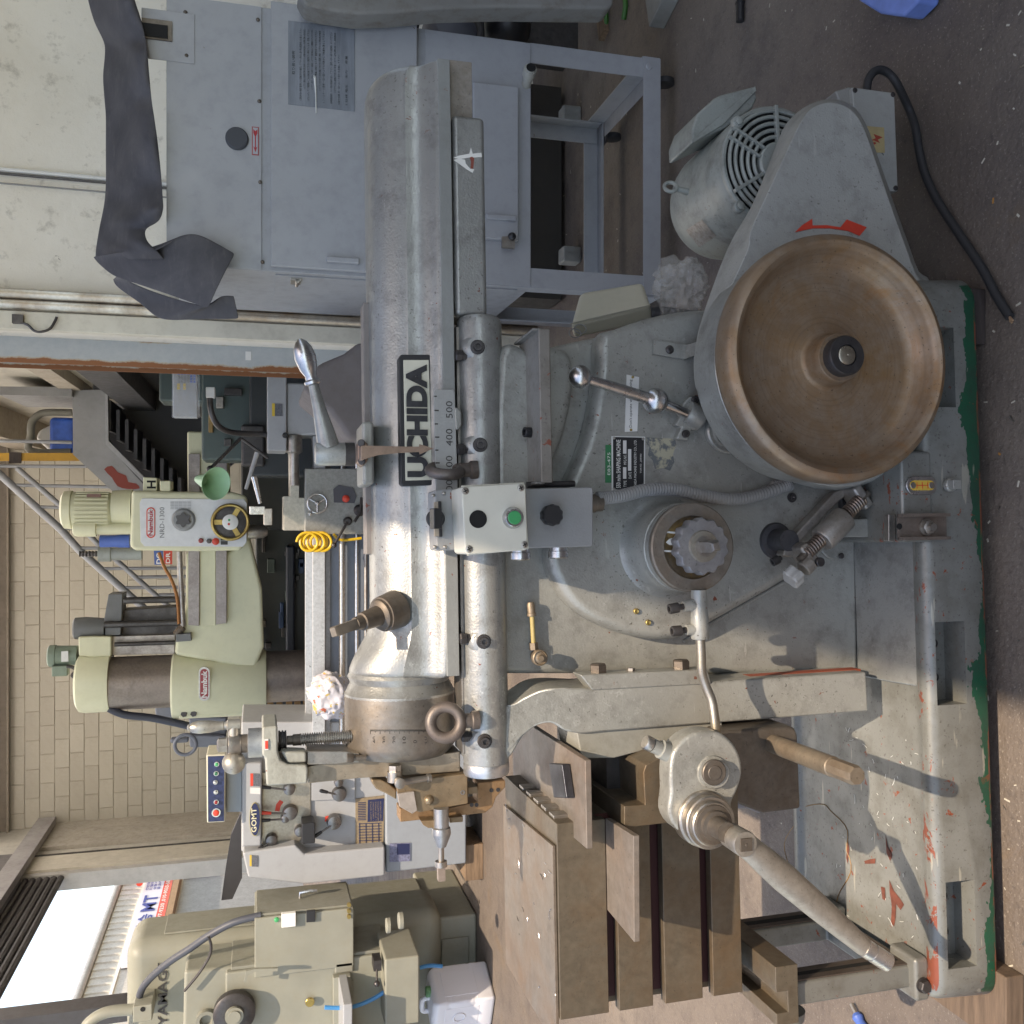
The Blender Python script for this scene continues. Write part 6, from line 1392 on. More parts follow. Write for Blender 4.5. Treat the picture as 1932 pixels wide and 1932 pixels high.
o = wy((668,1335), 5.74); ob_ = make('orange_cloth', G().ball(V(o.x,o.y,o.z), .07, 16, 10, sq=.6), flat('cloth_orange',(.34,.10,.03),.8)); tag(ob_, 'orange rag under the crumpled printed bag', 'rag')
# ------------------------------------------------------------------ radial drill
YD = 8.0; pm = .0044
dy = paint('drill_cream_green', (.60,.59,.41), .42, 0, dirt=.07, bump=.06, var=.05); dcol = bare('drill_column', (.22,.18,.155), .4, .6, (.30,.25,.22), .5, sc=3)
dgr = paint('drill_slate', (.13,.135,.135), .45, .1, dirt=.15); dgm = paint('drill_motor_green', (.17,.22,.17), .45, .1, dirt=.2)
drill = thing('radial_drill', 'pale yellow-green radial drill with thick brown column behind the lathe', 'drill', (-1.4,YD,0))
def dp(n, pts, y0, y1, m, p=None, bv=.012, seg=3): return wpr(n, pts, y0, y1, m, drill if p is None else p, bv, seg)
def vcyl(n, pa, pb, yc_, prof_r, m, Y=YD, p=None, ns=36):
    """upright turned part: picture heights pa (top) .. pb (foot), centre column yc_; prof = list of (fraction, radius m)"""
    a, b = wy((pa,yc_), Y), wy((pb,yc_), Y); c = wy(((pa+pb)/2,yc_), Y)
    return wput(n, G().lathe((c.x,Y,b.z), Z_, [(f*(a.z-b.z), r) for f, r in prof_r], ns), m, drill if p is None else p)
c0 = wy((270,1287), YD); wput('column', G().cyl((c0.x,YD,.0),(c0.x,YD,wy((205,1287),YD).z),.208,n=48), dcol, drill)
vcyl('column_cap', 146, 210, 1287, ((0,.232),(.75,.235),(.92,.225),(1,.19),(1,0)), dy)
dp('cap_ear', q('02',552,872, 640,868, 785,868, 785,1010, 640,1015, 555,1005), YD-.1, YD+.15, dy)
vcyl('cap_motor', 91, 147, 1237, ((0,.075),(.55,.078),(.72,.08),(.74,.086),(.95,.084),(1,.07),(1,0)), dgm)
dp('motor_plate', q('02',432,975, 480,972, 482,1045, 432,1048), YD-.088, YD-.08, M['label'], bv=0)
o = wy(q('02',430,1100), YD-.05); wput('terminal_box', G().box(o.x-.05,o.x+.03,YD-.08,YD+.02,o.z-.05,o.z+.06), dgm, drill, .006)
# sleeve round the column, arm
slv = vcyl('arm_sleeve', 326, 502, 1290, ((0,.255),(.02,.262),(.98,.262),(1,.25)), dy)
dp('sleeve_flange', q('02',1255,1370, 1850,1345, 1845,1425, 1262,1452), YD-.16, YD+.1, dy)
for p in q('02',1300,1410, 1368,1408, 1745,1388, 1805,1385): o = wy(p, YD-.16); wput('flange_bolt', G().hexb(o, -Y_, .026, .035), M['dark_steel'], drill)
dp('arm', q('02',1310,270, 1610,270, 1760,160, 1850,540, 1862,945, 1800,1100, 1230,1000, 1240,880, 1310,640), YD-.20, YD+.18, dy, bv=.03)
way_m = bare('arm_way', (.30,.27,.26), .4, .5, (.24,.2,.19), .4)
dp('arm_way', q('02',1330,-420, 1412,-420, 1405,795, 1328,788), YD-.26, YD-.195, way_m, bv=.003); dp('arm_way', q('02',1522,-420, 1602,-420, 1598,775, 1525,785), YD-.26, YD-.195, way_m, bv=.003)
dp('arm_rib', q('02',1414,-420, 1520,-420, 1522,790, 1407,795), YD-.235, YD-.195, dy, bv=.003)
dp('arm_end', q('01',1320,1230, 1610,1240, 1625,1932, 1325,1932), YD-.20, YD+.15, dy, bv=.02)
o = wy(q('02',1300,620), YD-.2); 
for pa, pb, r, m in (((1265,270),(1290,800),.022,M['steel']), ((1290,800),(1240,855),.03,M['brown'])): 
    a, b = wy(q('02',*pa), YD-.23), wy(q('02',*pb), YD-.23); wput('oil_pipe', G().cyl(a, b, r, n=12), m, drill)
P = [wy(p, YD-.25) for p in q('02',1120,275, 1160,380, 1210,470, 1250,600, 1262,780)]; wput('oil_pipe', G().tube(P, .013, 8, smooth=4), bare('copper_pipe',(.36,.16,.06),.35,.7), drill)
dp('pipe_block', q('02',1240,855, 1345,845, 1350,900, 1240,908), YD-.27, YD-.2, dgr, bv=.004)
# rear elevating gear
dp('rear_slide', q('02',850,685, 1250,660, 1250,860, 848,862), YD+.05, YD+.3, M['dark_steel'], bv=.004)
dp('slide_face', q('02',788,868, 1235,855, 1232,990, 790,1000), YD-.02, YD+.2, bare('slide_pale',(.40,.36,.33),.4,.6,(.2,.17,.15),.6), bv=.004)
dp('gear_bracket', q('02',765,570, 865,568, 860,720, 850,860, 740,862, 735,740), YD-.05, YD+.2, dgr, bv=.006)
vcyl('lift_motor', 139, 198, 1185, ((0,.075),(.3,.082),(.6,.088),(.95,.084),(1,.07),(1,0)), dgr)
for px, y0, y1 in ((615,872,1305),(785,735,1255),(925,808,1235)):
    a, b = wy(q('02',y0,px), YD-.08), wy(q('02',y1,px), YD-.08); wput('lift_rod', G().cyl(V(a.x,a.y,b.z), a, .017 if px == 925 else .026, n=12), M['dark_steel'], drill)
P = [wy(p, YD-.1) for p in q('02',770,1375, 820,1400, 900,1425, 1050,1440, 1180,1465, 1330,1500)]; wput('power_cable', G().tube(P, .030, 10, smooth=4), flat('cable_navy',(.03,.034,.05),.5), drill)
P = [wy(p, YD-.08) for p in q('02',470,1080, 510,1085, 535,1110, 510,1145, 545,1165)]; wput('motor_lead', G().tube(P, .014, 8, smooth=4), M['dark_steel'], drill)
# drill head
YDH = YD-.55
head_ = dp('drill_head', q('01',925,1648, 1180,1655, 1640,1660, 1745,1690) + q('02',1745,180, 1700,262, 1400,268, 960,262, 915,240), YDH, YDH+.5, dy, bv=.03, seg=4)
fp = dp('control_plate', q('01',1000,1705, 1720,1712, 1742,1740) + q('02',1740,200, 1715,235, 1020,232, 992,200) + [q('01',985,1740)], YDH-.008, YDH-.0005, flat('plate_white',(.56,.58,.60),.35,metal=.1), head_, bv=.002)
A_ = q('02',1035,165)
def rr_(x0, x1, y0, y1, r=26, n=6):
    P = []
    for cx, cy, a0 in ((x1-r,y1-r,0),(x0+r,y1-r,90),(x0+r,y0+r,180),(x1-r,y0+r,270)):
        for i in range(n+1): a = R(a0+90*i/n); P.append((cx+r*math.cos(a), cy+r*math.sin(a)))
    return P
for (nm, sc_, m, dyy) in (('logo_frame',0,M['red'],.011),('logo_field',8,flat('logo_white',(.62,.62,.62),.4),.013)):
    wpr(nm, [q('01',x,y) for x, y in rr_(1033+sc_,1096-sc_,1768+sc_,1985-sc_,30-sc_*.5)], YDH-dyy, YDH-dyy+.0025, m, fp)
wtext('Nambuk', q('01',1080,1968), q('01',1080,1785), 9.5, YDH-.0135, flat('logo_red',(.42,.02,.04),.4), fp, .02, name='logo_lettering')
wtext('NRD-1300', q('01',1160,1982), q('01',1160,1768), 9.0, YDH-.009, flat('model_grey',(.12,.13,.14),.4), fp, name='model_lettering')
o = wy(q('02',1295,45), YDH-.01); kb = wput('feed_knob', G().lathe(o, -Y_, [(0,.085),(.02,.082),(.03,.07),(.03,0)], 36), paint('knob_slate',(.27,.28,.28),.45,.1), head_)
kn = [.048*(1+.18*math.cos(6*a*2*math.pi/48)) for a in range(48)]
wput('knob_star', G().loft([[o+V(math.cos(2*math.pi*i/48)*kn[i],-t_,math.sin(2*math.pi*i/48)*kn[i]) for i in range(48)] for t_ in (.028,.055)]), flat('star_dark',(.06,.06,.065),.4), kb)
o = wy(q('02',1625,62), YDH-.06)
hw_ = wput('feed_wheel', G().torus(o, Y_, .128, .013, 48, 10), M['brass'], head_); wput('wheel_disc', G().lathe(o+Y_*.05, -Y_, [(0,.14),(.02,.14),(.025,.09),(.03,.09)], 40), M['dark_steel'], hw_); wput('wheel_face', G().lathe(o+Y_*.02, -Y_, [(0,.058),(.03,.058),(.034,.05),(.034,0)], 32), M['white'], hw_)
for k in range(3): a = R(90+120*k); wput('wheel_spoke', G().obox(o+V(math.cos(a),.1,math.sin(a))*.09, V(math.cos(a),0,math.sin(a))*.036, (0,.006,0), V(-math.sin(a),0,math.cos(a))*.018), M['brass'], hw_)
for (dx, dz, m) in ((-.016,.01,M['red']),(.018,.008,M['green'])): wput('wheel_mark', G().disc(o+V(dx*.9,-.0142,dz), -Y_, .009, .002, 16), m, hw_)
for px, py, r, m in ((1418,192,.018,bpy.data.materials['deep_red']),(1475,195,.018,M['dark_steel']),(1522,198,.026,M['red'])): o = wy(q('02',px,py), YDH-.01); wput('push_button', G().lathe(o, -Y_, [(0,r),(.02,r),(.026,r*.7),(.026,0)], 20), m, head_)
for k in range(2): o = wy(q('02',1582,178+k*30), YDH-.01); wput('toggle', G().box(o.x-.014,o.x+.014,YDH-.014,YDH-.0085,o.z-.025,o.z+.025), M['black'], head_)
g = G()
for k in range(5): 
    for j in range(3): o = wy(q('01',1215+k*30,1735+j*20), YDH-.0095); g.box(o.x-.008,o.x+.008,YDH-.0105,YDH-.009,o.z-.013,o.z+.013)
wput('chart_cells', g, flat('chart_grey',(.42,.44,.46),.4), fp)
hm = vcyl('head_motor', 117, 215, 962, ((0,.10),(.06,.13),(.1,.135),(.78,.135),(.8,.145),(.95,.140),(1,.11),(1,0)), dy, YD-.3)
for k in range(12):
    a = R(200+k*13); c = wy((166,962), YD-.3); wput('cooling_fin', G().box(c.x+.142*math.cos(a)-.004,c.x+.142*math.cos(a)+.004,YD-.3+.142*math.sin(a)-.006,YD-.3+.142*math.sin(a)+.006, wy((208,962),YD-.3).z, wy((146,962),YD-.3).z), dy, hm)
dp('motor_tag', q('01',612,1675, 712,1675, 712,1698, 612,1698), YD-.455, YD-.446, flat('tag_brown',(.16,.07,.05),.4), bv=0)
vcyl('motor_base', 213, 250, 958, ((0,.14),(1,.13)), dy, YD-.3)
vcyl('clamp_motor', 138, 182, 997, ((0,.062),(.8,.062),(.95,.056),(1,.04),(1,0)), dy, YD-.35); vcyl('clamp_neck', 180, 248, 997, ((0,.045),(1,.045)), dy, YD-.35)
vcyl('pump_motor', 189, 245, 1021, ((0,.05),(.3,.05),(.5,.046),(1,.046)), M['blue'], YD-.3)
vcyl('coolant_pump', 186, 268, 1045, ((0,.05),(.7,.05),(.72,.06),(1,.06)), paint('pump_grey',(.28,.30,.28),.45,.1), YD-.1)
vcyl('pump_spring', 150, 187, 1045, [(k/12, .018 if k % 2 else .024) for k in range(13)], M['dark_steel'], YD-.1)
vcyl('spindle', 467, 505, 1003, ((0,.03),(.2,.05),(.6,.055),(1,.055)), M['steel'], YDH+.25)
hb_ = dp('head_bracket', q('01',1010,1555, 1108,1560, 1108,1660, 1008,1658), YDH+.05, YDH+.3, dy, bv=.008)
wtext('H', q('01',1100,1636), q('01',1100,1580), 17, YDH+.049, M['hole'], hb_, .03)
dp('head_boss', q('01',1125,1580, 1205,1580, 1205,1655, 1130,1655), YDH+.02, YDH+.25, dy, bv=.01)
lb = dp('distributor_sign', q('02',1085,262, 1150,262, 1150,362, 1090,362), YD-.1, YD-.09, flat('sign_blue',(.04,.10,.32),.4), bv=0); wpr('sign_red_band', q('02',1155,262, 1215,262, 1215,358, 1155,360), YD-.1, YD-.09, M['red'], lb)
wtext('DO', q('02',1140,355), q('02',1140,275), 10, YD-.101, M['white'], lb, .02); wtext('DR', q('02',1200,352), q('02',1200,275), 8, YD-.101, M['white'], lb, .02)
wput('drill_base', G().box(c0.x-.4,c0.x+1.5,YD-.4,YD+.4,.001,.2), dgr, drill, .02)
badge2 = dp('sleeve_badge', [q('02',x,y) for x, y in rr_(1402,1480,1085,1322,36)], YD-.272, YD-.255, bare('badge_silver',(.5,.48,.46),.4,.6), slv, bv=0)
wpr('badge_red', [q('02',x,y) for x, y in rr_(1412,1470,1098,1308,28)], YD-.274, YD-.2721, flat('badge_red_enamel',(.30,.03,.04),.4), badge2)
wtext('Nambuk', q('02',1462,1300), q('02',1462,1108), 11, YD-.2745, bare('badge_letter',(.55,.52,.5),.4,.5), badge2, .03, name='badge_lettering')
# ------------------------------------------------------------------ staircase with railing
YS = 9.3
stm = paint('stair_grey', (.24,.24,.245), .5, .15, chips=.3, dirt=.15); stairs = thing('staircase', 'grey steel staircase with pipe railing against the block wall', 'staircase', (0,YS,0))
def sp_(n, pts, y0, y1, m, p=None, bv=.0): return wpr(n, pts, y0, y1, m, stairs if p is None else p, bv)
str_ = sp_('stringer', q('01',512,940, 748,940, 750,1320, 1010,1605, 1100,1720, 900,1720, 820,1680, 515,1395), YS, YS+.02, stm)
sp_('stringer_flange', q('01',740,940, 760,940, 765,1300, 1080,1620, 1060,1640, 745,1325), YS-.03, YS+.05, paint('stair_edge',(.30,.30,.31),.5,.15), bv=0)
t = NT('stair_primer'); t.col((.20,.035,.025)); t.rough(.7)
sp_('primer_patch', spl2(q('01',735,1500, 790,1475, 830,1520, 890,1545, 905,1590, 960,1600, 985,1635, 905,1640, 830,1620, 790,1560),2), YS-.003, YS-.0005, t.m)
sp_('landing', q('01',0,915, 505,920, 505,985, 0,975), YS-.1, YS+.9, stm); sp_('landing_beam', q('01',660,870, 755,870, 755,935, 655,935), YS, YS+.8, flat('beam_black',(.02,.02,.022),.6))
dk = flat('tread_dark',(.035,.035,.04),.6)
for k in range(9):
    a = wy((q('01',760+k*62,1030+k*68)), YS+.05); wput('tread', G().box(a.x-.26,a.x+.02,YS+.03,YS+.95,a.z-.03,a.z), dk, stairs)
a, b = wy(q('01',800,1060), YS+.5), wy(q('01',1350,1640), YS+.5); wput('dark_backing', G().beam(a+V(0,0,-.12), b+V(0,0,-.12), .9, .03, Y_), dk, stairs)  # dark slab added behind the treads, underside shade put into its colour
sp_('far_stringer', q('01',755,1010, 960,1080, 1015,1280, 1010,1400, 900,1380, 860,1080), YS+.96, YS+.98, stm)
rail = paint('rail_grey_pipe',(.25,.255,.27),.45,.2,dirt=.1)
def pipe(n, pts, r, m=rail, y=YS+.02, sm=0): return wput(n, G().tube([wy(p, y) for p in pts], r, 10, smooth=sm), m, stairs)
pipe('handrail', q('01',-40,1500, 430,1925) + q('02',560,260, 1020,672), .034); pipe('handrail', q('01',120,1490, 430,1760) + q('02',690,215, 900,400, 1200,665), .024)
for (x0, y0), (x1, y1) in (((0,1300),(508,1310)),((0,1478),(610,1480)),((110,1612),(800,1625)),((230,1765),(430,1770))): pipe('baluster', q('01',x0,y0, x1,y1), .016)
for (x0, y0), (x1, y1) in (((400,105),(520,105)),((560,245),(700,245)),((720,390),(1310,385)),((860,525),(1310,520)),((975,450),(1310,445)),((1120,575),(1310,572)),((1010,670),(1250,665))): pipe('baluster', q('02',x0,y0, x1,y1), .016)
pipe('rail_hoop', q('01',508,1100, 330,1100, 270,1120, 225,1170, 218,1260, 220,1372, 500,1378), .034, paint('hoop_olive',(.17,.16,.13),.5,.1), YS+.2, 4)
yel = sp_('yellow_post', q('01',-10,1385, 530,1385, 575,1440, -10,1440), YS+.1, YS+.16, paint('post_yellow',(.48,.25,.02),.5,0,dirt=.25)); wput('post_band', G().box(wy(q('01',110,1450),YS+.09).x-.01,wy(q('01',110,1380),YS+.09).x,YS+.085,YS+.0995,wy(q('01',150,1400),YS+.09).z,wy(q('01',65,1400),YS+.09).z), M['wood_dark'], yel)
sk_ = thing('plastic_sack', 'blue and white plastic sack standing on the stair landing', 'sack', wy(q('01',505,1290), YS+.4))
c = wy(q('01',460,1290), YS+.4); wput('sack_body', G().box(c.x-.20,c.x+.20,YS+.3,YS+.5,c.z-.11,c.z+.12), flat('sack_blue',(.02,.09,.40),.4,var=.4,sc=8), sk_, .04, 3)
c = wy(q('01',360,1290), YS+.4); wput('sack_top', G().prism([V(c.x-.20,YS+.33,c.z-.10), V(c.x+.18,YS+.33,c.z-.10), V(c.x+.08,YS+.33,c.z+.09), V(c.x+.0,YS+.33,c.z+.12)], (0,.14,0)), flat('sack_white',(.42,.40,.37),.5), sk_, .03, 3)
# dark machinery standing in the shade under the drill arm
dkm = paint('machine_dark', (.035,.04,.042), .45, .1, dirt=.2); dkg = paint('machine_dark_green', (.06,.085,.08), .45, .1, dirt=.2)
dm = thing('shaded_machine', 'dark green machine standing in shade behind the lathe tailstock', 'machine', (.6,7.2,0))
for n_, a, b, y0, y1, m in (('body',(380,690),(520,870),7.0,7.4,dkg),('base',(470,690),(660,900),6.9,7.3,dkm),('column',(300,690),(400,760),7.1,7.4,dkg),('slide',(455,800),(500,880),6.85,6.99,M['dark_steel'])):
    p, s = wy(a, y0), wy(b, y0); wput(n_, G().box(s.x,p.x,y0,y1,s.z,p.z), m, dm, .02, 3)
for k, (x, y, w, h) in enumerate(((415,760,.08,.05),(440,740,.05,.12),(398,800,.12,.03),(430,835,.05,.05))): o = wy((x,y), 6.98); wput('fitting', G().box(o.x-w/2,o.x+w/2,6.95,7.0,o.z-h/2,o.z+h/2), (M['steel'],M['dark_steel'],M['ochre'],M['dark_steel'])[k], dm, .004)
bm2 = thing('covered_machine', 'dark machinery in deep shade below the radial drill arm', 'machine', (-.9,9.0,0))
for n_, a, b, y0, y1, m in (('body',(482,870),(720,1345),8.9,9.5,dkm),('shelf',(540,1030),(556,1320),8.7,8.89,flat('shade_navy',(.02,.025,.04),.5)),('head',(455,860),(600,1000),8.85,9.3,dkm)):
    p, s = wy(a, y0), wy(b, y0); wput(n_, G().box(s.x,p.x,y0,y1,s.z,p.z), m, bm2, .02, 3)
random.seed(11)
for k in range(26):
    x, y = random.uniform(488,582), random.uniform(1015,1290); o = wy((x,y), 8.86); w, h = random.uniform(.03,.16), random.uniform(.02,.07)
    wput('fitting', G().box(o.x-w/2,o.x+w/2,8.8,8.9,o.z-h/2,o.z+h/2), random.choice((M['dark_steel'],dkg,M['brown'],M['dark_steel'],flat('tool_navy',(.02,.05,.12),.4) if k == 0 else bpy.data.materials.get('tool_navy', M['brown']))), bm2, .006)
o = wy(q('12',600,545), 5.7)
# timber rack between the drill column and the tool slide
rk = thing('timber_rack', 'orange-brown timber boards standing beside the drill column', 'rack', wy((590,1330), 8.4))
for k, x in enumerate((505,522,540,556,572)): a, b = wy((x,1306), 8.4), wy((x+11,1372), 8.4); wput('board', G().box(b.x,a.x,8.4,8.5,b.z,a.z), wood('rack_wood',(.30,.17,.07)) if k == 0 else bpy.data.materials['rack_wood'], rk, .003)
# small grey drill press seen past the tool slide
bp2 = thing('bench_machine', 'small grey bench machine beyond the tool slide handle', 'machine', wy((450,1370), 10)); gm = paint('bench_slate',(.16,.175,.21),.45,.1,dirt=.15)
for pts, y0, y1 in ((q('02',1330,1440, 1600,1440, 1600,1560, 1340,1560),10,10.3),(q('02',1330,1560, 1600,1570, 1560,1650, 1340,1655),9.9,10.2),(q('02',1200,1590, 1330,1585, 1330,1620, 1200,1625),10,10.1),(q('02',1090,1350, 1260,1355, 1250,1470, 1100,1465),10.2,10.5)): wpr('casting', pts, y0, y1, gm, bp2, .02)
o = wy(q('02',1308,1632), 9.9); wput('ring', G().torus(o, Y_, .10, .018, 24, 8), gm, bp2)
# ------------------------------------------------------------------ beige milling machine at the left
my_ = paint('mill_beige', (.245,.243,.198), .48, 0, dirt=.25, dirtc=(.25,.22,.15), bump=.15); my2 = paint('mill_beige_shaded', (.22,.218,.18), .5, 0, dirt=.3, dirtc=(.16,.14,.09), bump=.15)  # second paint: darker beige copy with the shade of side faces put in
mill = thing('milling_machine', 'beige milling machine with raised maker lettering at the left edge', 'milling machine', (-2.9,6.3,0))
def mput(n, g, m=my_, p=None, bv=.01, seg=3): return wput(n, g, m, mill if p is None else p, bv, seg)
mput('column', G().box(-3.6,-2.56,6.0,6.45,.25,2.16), my_, bv=.10, seg=6)
mput('side_cover', G().box(-2.5595,-2.548,6.08,6.36,1.35,1.95), my2, bv=.003)
mput('base', G().box(-3.7,-2.66,6.12,6.95,.0,.30), my_, bv=.02)
pz = mput('base_pocket', G().box(-3.05,-2.80,6.105,6.1195,.06,.24), my2, bv=.004)
mput('pedestal', G().box(-3.5,-2.64,6.14,6.8,.29,.9), my2, bv=.02)
mput('knee', G().box(-3.55,-2.62,5.62,5.999,.62,1.58), my_, bv=.012)
mput('knee_side', G().box(-2.6195,-2.60,5.64,5.99,.66,1.55), my2, bv=.004)
cb_ = mput('control_box', G().box(-2.66,-2.32,5.60,6.0,.86,1.42), my_, bv=.006)
mput('box_lid', G().box(-2.3195,-2.305,5.62,5.98,.87,1.41), my2, bv=.004)
h = V(-2.30,5.78,1.16); mput('lid_handle', G().tube([h, h+V(.03,0,0), h+V(.035,0,-.06), h+V(.03,.0,-.10)], .010, 8), M['chrome'], cb_, bv=0)
f = 5.6
o = wy(q('13',140,1195), f); mput('pilot_lamp', G().lathe(o, -Y_, [(0,.014),(.01,.012),(.014,.006),(.014,0)], 16), M['green'], cb_, bv=0)
a, b = wy(q('13',175,1240), f-.001), wy(q('13',275,1132), f-.001); mput('meter', G().box(a.x,b.x,f-.03,f-.0005,b.z,a.z), M['white'], cb_, bv=.003)
a, b = wy(q('13',350,1208), f-.001), wy(q('13',412,1122), f-.001); mput('isolator', G().box(a.x,b.x,f-.02,f-.0005,b.z,a.z), M['black'], cb_, bv=.003)
for py in (1085,1128,1168): o = wy(q('13',650,py), f); mput('gland', G().disc(o, -Y_, .012, .02, 12), M['brass'], cb_, bv=0)
sd_ = mput('saddle', G().box(-2.95,-2.56,5.42,5.80,.50,.70), my_, bv=.012)
for p in ((940,1235),(1030,1200)): o = wz(q('13',*p), .70); mput('oil_cap', G().disc(o, Z_, .04, .022, 28, .004), my_, sd_, bv=0)
for a, b in ((q('13',550,1570), q('13',682,1478)), (q('13',548,1758), q('13',680,1608))):
    p, s = wy(a, 5.618), wy(b, 5.618); mput('panel_pocket', G().box(p.x,s.x,5.60,5.6195,s.z,p.z), my2, bv=.01)
mput('way_strip', G().box(-3.6,-2.70,5.57,5.6185,.88,.98), my_, bv=.004)
o = wy(q('03',1655,1830), 5.6); mput('spindle_dial', G().lathe(o, -Y_, [(0,.115),(.05,.115),(.06,.10),(.06,.055)], 44), M['dark_steel'], bv=0); mput('dial_hub', G().lathe(o-Y_*.06, -Y_, [(0,.05),(.02,.05),(.02,.034),(.03,.034),(.03,0)], 32), my_, bv=0)
o = wy(q('03',1455,1895), 5.65); mput('spindle_bore', G().lathe(o, -Y_, [(-.1,.055),(.03,.055),(.03,.035),(0,.03)], 32), my2, bv=0)
hp = wpr('head_panel', q('03',1300,1560, 1900,1500, 1930,2000, 1290,2000), 5.66, 5.99, my_, mill, .02, 3)
wtext('YAMAGE', q('03',1182,1942), q('03',1182,1492), 18.5, 5.995, M['dark_steel'], mill, .02, name='maker_lettering')
P = [wy(p, y) for p, y in zip(q('03',985,1735, 1010,1670, 1080,1590, 1200,1490, 1340,1400, 1470,1310, 1650,1215, 1845,1165), (5.9,5.88,5.85,5.8,5.75,5.7,5.65,5.63))]; mput('hose', G().tube(P, .021, 12, smooth=4), flat('hose_slate',(.055,.06,.075),.5), bv=0)
P = [wy(p, 5.62) for p in q('03',1470,1315, 1490,1380, 1475,1460, 1400,1580, 1300,1700)]; mput('thin_cable', G().tube(P, .008, 8, smooth=4), M['dark_steel'], bv=0)
a, b = wy(q('03',945,1895), 5.85), wy(q('03',1080,1762), 5.85); jb2 = mput('terminal_box', G().box(a.x,b.x,5.80,5.99,b.z,a.z), my_, bv=.006); o = wy(q('03',1008,1828), 5.799); mput('box_hole', G().disc(o, -Y_, .014, .001, 20), M['hole'], jb2, bv=0)
P = [wy(p, 5.9) for p in q('03',940,1830, 800,1840, 700,1870, 620,1930, 590,2000)]; mput('conduit_pipe', G().tube(P, .032, 12, smooth=4), my_, bv=0)
P = [wy(p, 5.5) for p in q('13',480,1815, 600,1818, 700,1805, 820,1755, 940,1680)]; mput('blue_hose', G().tube(P, .012, 8, smooth=4), flat('hose_blue',(.03,.22,.48),.4), bv=0)
P = [wy(p, 5.6) for p in q('13',1150,1535, 1220,1520, 1310,1525)]; mput('blue_hose', G().tube(P, .012, 8, smooth=4), bpy.data.materials['hose_blue'], bv=0)
o = wy(q('13',845,1500), 5.5); mput('table_lever', G().box(o.x-.03,o.x+.03,5.46,5.56,o.z-.025,o.z+.02).cyl(o+V(0,-.02,0), wy(q('13',848,1640), 5.42), .006, n=10).ball(wy(q('13',848,1648), 5.42), .018), M['dark_steel'], bv=0)
a, b = wy(q('13',950,1640), 5.45), wy(q('13',950,2000), 5.45); mput('feed_shaft', G().cyl(V(b.x,a.y,a.z), V(a.x,a.y,a.z), .016, n=16), M['steel'], bv=0)
o = wy(q('13',375,1775), 5.6); mput('sight_eye', G().disc(o, -Y_, .026, .012, 24, .003), M['brass'], bv=0)
lm = wy(q('13',620,1850), 5.4); mput('lower_table', G().box(-3.7,lm.x+.12,5.25,5.6,lm.z-.03,lm.z+.02), lw, bv=.006)
br_ = wpr('head_handle', q('03',1720,1640, 1735,1560, 1800,1545, 1960,1540, 1960,1560, 1800,1565, 1750,1590, 1740,1640), 5.5, 5.52, my_, mill)
# ------------------------------------------------------------------ white jerrycan
jn = wz(q('13',1690,1745), 0); _a = R(-24); jc = jn - V(.125*math.cos(_a)-.01*math.sin(_a), .125*math.sin(_a)+.01*math.cos(_a), 0); YJ = jc.y
wht = NT('can_plastic'); wht.col((.74,.74,.78)); wht.rough(.38); wht.b.inputs['Subsurface Weight'].default_value = .15; wht.b.inputs['Subsurface Radius'].default_value = (.05,.05,.05)
can = thing('jerrycan', 'white plastic jerrycan with green cap standing on the floor', 'jerrycan', (jc.x, YJ, 0), (0,0,R(-24)))
def jput(n, g, m=wht.m, bv=0, seg=4, p=None): return make(n, g, m, can if p is None else p, bv, seg)
jput('can_body', G().loft([[V(x*s,y*s+.15,z) for x, y in ((-.125,-.14),(.125,-.14),(.125,.14),(-.125,.14))] for z, s in ((0,.93),(.02,1),(.11,1),(.125,.965),(.14,1),(.27,1),(.285,.965),(.30,1),(.36,.98),(.385,.80))]), bv=.022)
jput('can_handle', G().tube([V(-.085,.15,.375), V(-.08,.15,.415), V(-.02,.15,.425), V(.02,.15,.42), V(.03,.15,.38)], .016, 12, smooth=4))
jput('can_cap', G().lathe((.08,.15,.38), Z_, [(0,.032),(.025,.032),(.03,.028),(.03,0)], 24), flat('cap_green',(.10,.26,.13),.4))
jput('embossed_panel', G().box(-.08,.08,.0085,.0125,.10,.31), bv=.003); jput('embossed_ring', G().torus(V(0,.006,.22), Y_, .035, .005, 24, 8))
jput('side_panel', G().box(.1225,.1275,.06,.24,.10,.31), bv=.003)
# ------------------------------------------------------------------ loose things about the shaper
kx = wpr  # black key on the chip plate (lies on it, its own thing)
def ml(p): return MM @ p
a, b, c, d = [mz(q('C',*p), zp) for p in ((690,690),(840,700),(895,1080),(745,1075))]
key = make('key_block', G().prism([ml(a+(d-a)*0), ml(b), ml(c), ml(d)], (0,0,.016)), bare('blued_key',(.06,.065,.08),.3,.8), None, .002); tag(key, 'black steel key bar lying on the brown chip plate', 'key bar'); key.location.z = .0012
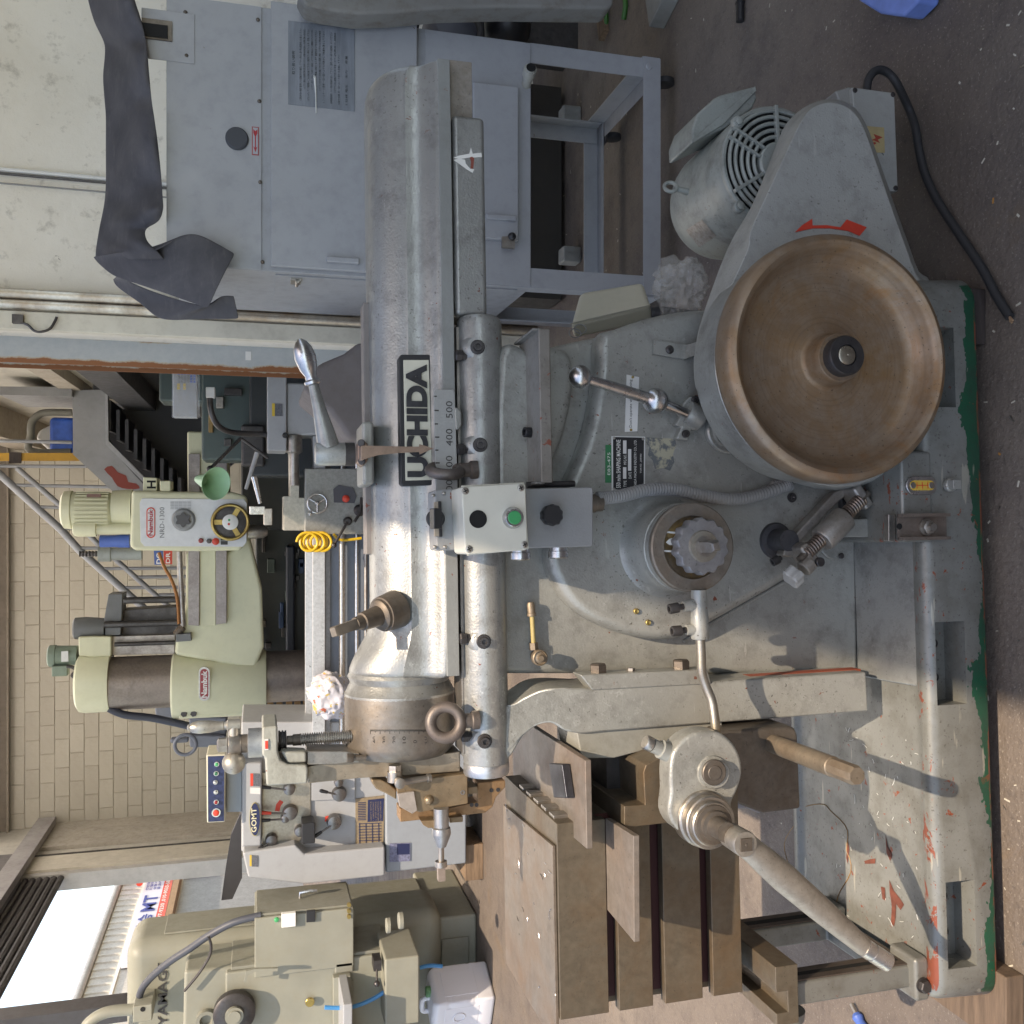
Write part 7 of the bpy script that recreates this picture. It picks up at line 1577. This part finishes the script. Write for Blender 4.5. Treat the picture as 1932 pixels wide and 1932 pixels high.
# beige wiring box behind the column, part of the shaper
def _e(p, y): return my(q('21',*p), y)
_L = [_e((400,482),.205), _e((472,255),.275), _e((480,300),.36), _e((425,585),.25)]; _R = [_e((968,342),.205), _e((912,178),.275), _e((920,260),.36), _e((985,462),.25)]
wbx = make('wiring_box', G().loft([_L, _R]), M['cream2'], SM, .012, 4)
pr('box_lid_seam', q('21',400,478, 405,470, 520,440, 968,338, 970,346, 522,450), .2035, .206, flat('seam_shadow',(.30,.28,.22),.6), 0, parent=wbx)
for p in q('21',435,540, 472,510): o = my(p, .199); make('knockout', G().torus(o, Y_, .014, .0012, 24, 6, sx=.7), M['conduit'], wbx)
P = [my(p, y) for p, y in zip(q('21',975,405, 1050,400, 1200,420, 1345,440), (.25,.24,.2,.16))]; P = spline(P, 30)
make('box_conduit', G().tube(P, [.0155+.0007*((k//2) % 2) for k in range(len(P))], 12), flat('conduit_black',(.05,.05,.055),.5), wbx)
# clear plastic bag beside the motor
t = NT('clear_bag'); t.col((.62,.60,.56)); t.rough(.12); t.b.inputs['Alpha'].default_value = .32; t.b.inputs['Specular IOR Level'].default_value = .9
bc_ = MM @ my(q('21',1190,235), .19); crumple('clear_plastic_bag', bc_, .062, .05, .052, .5, t.m, 9, 'crumpled clear plastic bag of parts beside the motor', 'bag', 5, 2.4)
bc_ = MM @ my(q('21',1120,110), .22); b2 = crumple('clear_plastic_bag', bc_, .032, .03, .034, .5, t.m, 2, 'small knotted top of clear plastic bag above the beige wiring box corner', 'bag', 3, 3.5)
# red and white cord on the tray
rc = [my(p, y) for p, y in zip(q('21',16,860, 14,960, 15,1100, 14,1200, 9,1290, 5,1400, 6,1560), (-.006,-.006,-.006,-.006,-.006,-.006,-.006))]
g = G().tube(spline(rc[:5],5), .006, 8); cord = make('cord', G().tube([ml(v) for v in spline(rc[:5],5)], .003, 8), flat('cord_red',(.45,.03,.04),.45)); tag(cord, 'red cord lying behind the tool tray', 'cord')
cord2 = make('cord', G().tube([ml(v) for v in spline(rc[4:],5)], .004, 8), M['label']); tag(cord2, 'white cord end lying behind the tool tray', 'cord')
# dark cloth behind the ram, draped on something beyond
ck2 = [q('11',735,590), q('11',620,680), q('11',430,760), q('11',320,930), q('11',520,1100), q('11',650,1290), q('11',735,1280), (1196,1120), (1196,740), (760,700)]
dcl = wpr('grey_tarpaulin', ck2, 3.4, 3.9, paint('cloth_taupe',(.15,.13,.125),.85,0,dirt=.3), None, .03, 3); tag(dcl, 'taupe cloth cover humped behind the ram beside the rusty column', 'cloth')
# metal chips and crumbs on the floor, table and base
def debris(name, n, area, cols, seed, label, cat, parent=None, smin=.002, smax=.006, zf=0.0):
    random.seed(seed); g = G()
    for k in range(n):
        p = area(); s = random.uniform(smin, smax); a = random.uniform(0, math.pi); l = random.uniform(.8, 3.0)
        g.obox(p + V(0,0,.0006), V(math.cos(a),math.sin(a),random.uniform(-.15,.15))*s*l*.5, V(-math.sin(a),math.cos(a),0)*s*.35, V(0,0,.0006))
    return g
for nm, n, m, sd2, lab in (('pale_crumbs',520,flat('crumb_pale',(.50,.46,.38),.6),1,'pale crumbs scattered over the dark concrete floor'),('metal_chips',240,M['steel'],2,'bright metal chips scattered over the concrete floor'),('orange_flakes',60,flat('flake_orange',(.42,.19,.05),.6),3,'orange paint flakes scattered over the concrete floor')):
    o = make(nm, debris(nm, n, lambda: V(random.uniform(-2.2,2.0), random.choice((random.uniform(.85,1.6), random.uniform(.85,4.5))), 0), None, sd2, lab, ''), m); o['kind'] = 'stuff'; o['label'] = lab
tx0, tx1 = min(cx.x, xl_), max(cx.x, xl_)
def arc(p, r, a0, a1): return [p + V(math.cos(a0+(a1-a0)*i/6)*r, math.sin(a0+(a1-a0)*i/6)*r, .0012) for i in range(7)]
random.seed(5); g = G()
for k in range(22): p = V(random.uniform(xl_, cx.x), random.uniform(TY+.01, yb-.02), ztop+.0072); a = random.uniform(0,6); g.tube(arc(p, random.uniform(.01,.03), a, a+random.uniform(.3,.9)), .0007, 5)
sw2 = make('swarf', g, M['chrome'], SM); sw2['kind'] = 'stuff'; sw2['label'] = 'fine bright turnings lying on the table cover'
random.seed(8); g = G()
for k in range(46): p = V(random.uniform(XL+.05, XL+.5), random.uniform(BY0+.05, .1), BZ+.0002); a = random.uniform(0,6); g.tube(arc(p, random.uniform(.008,.03), a, a+random.uniform(.2,.7)), .0005, 5)
sw3 = make('swarf', g, M['white'], SM); sw3['kind'] = 'stuff'; sw3['label'] = 'fine pale turnings lying in the chip tray'
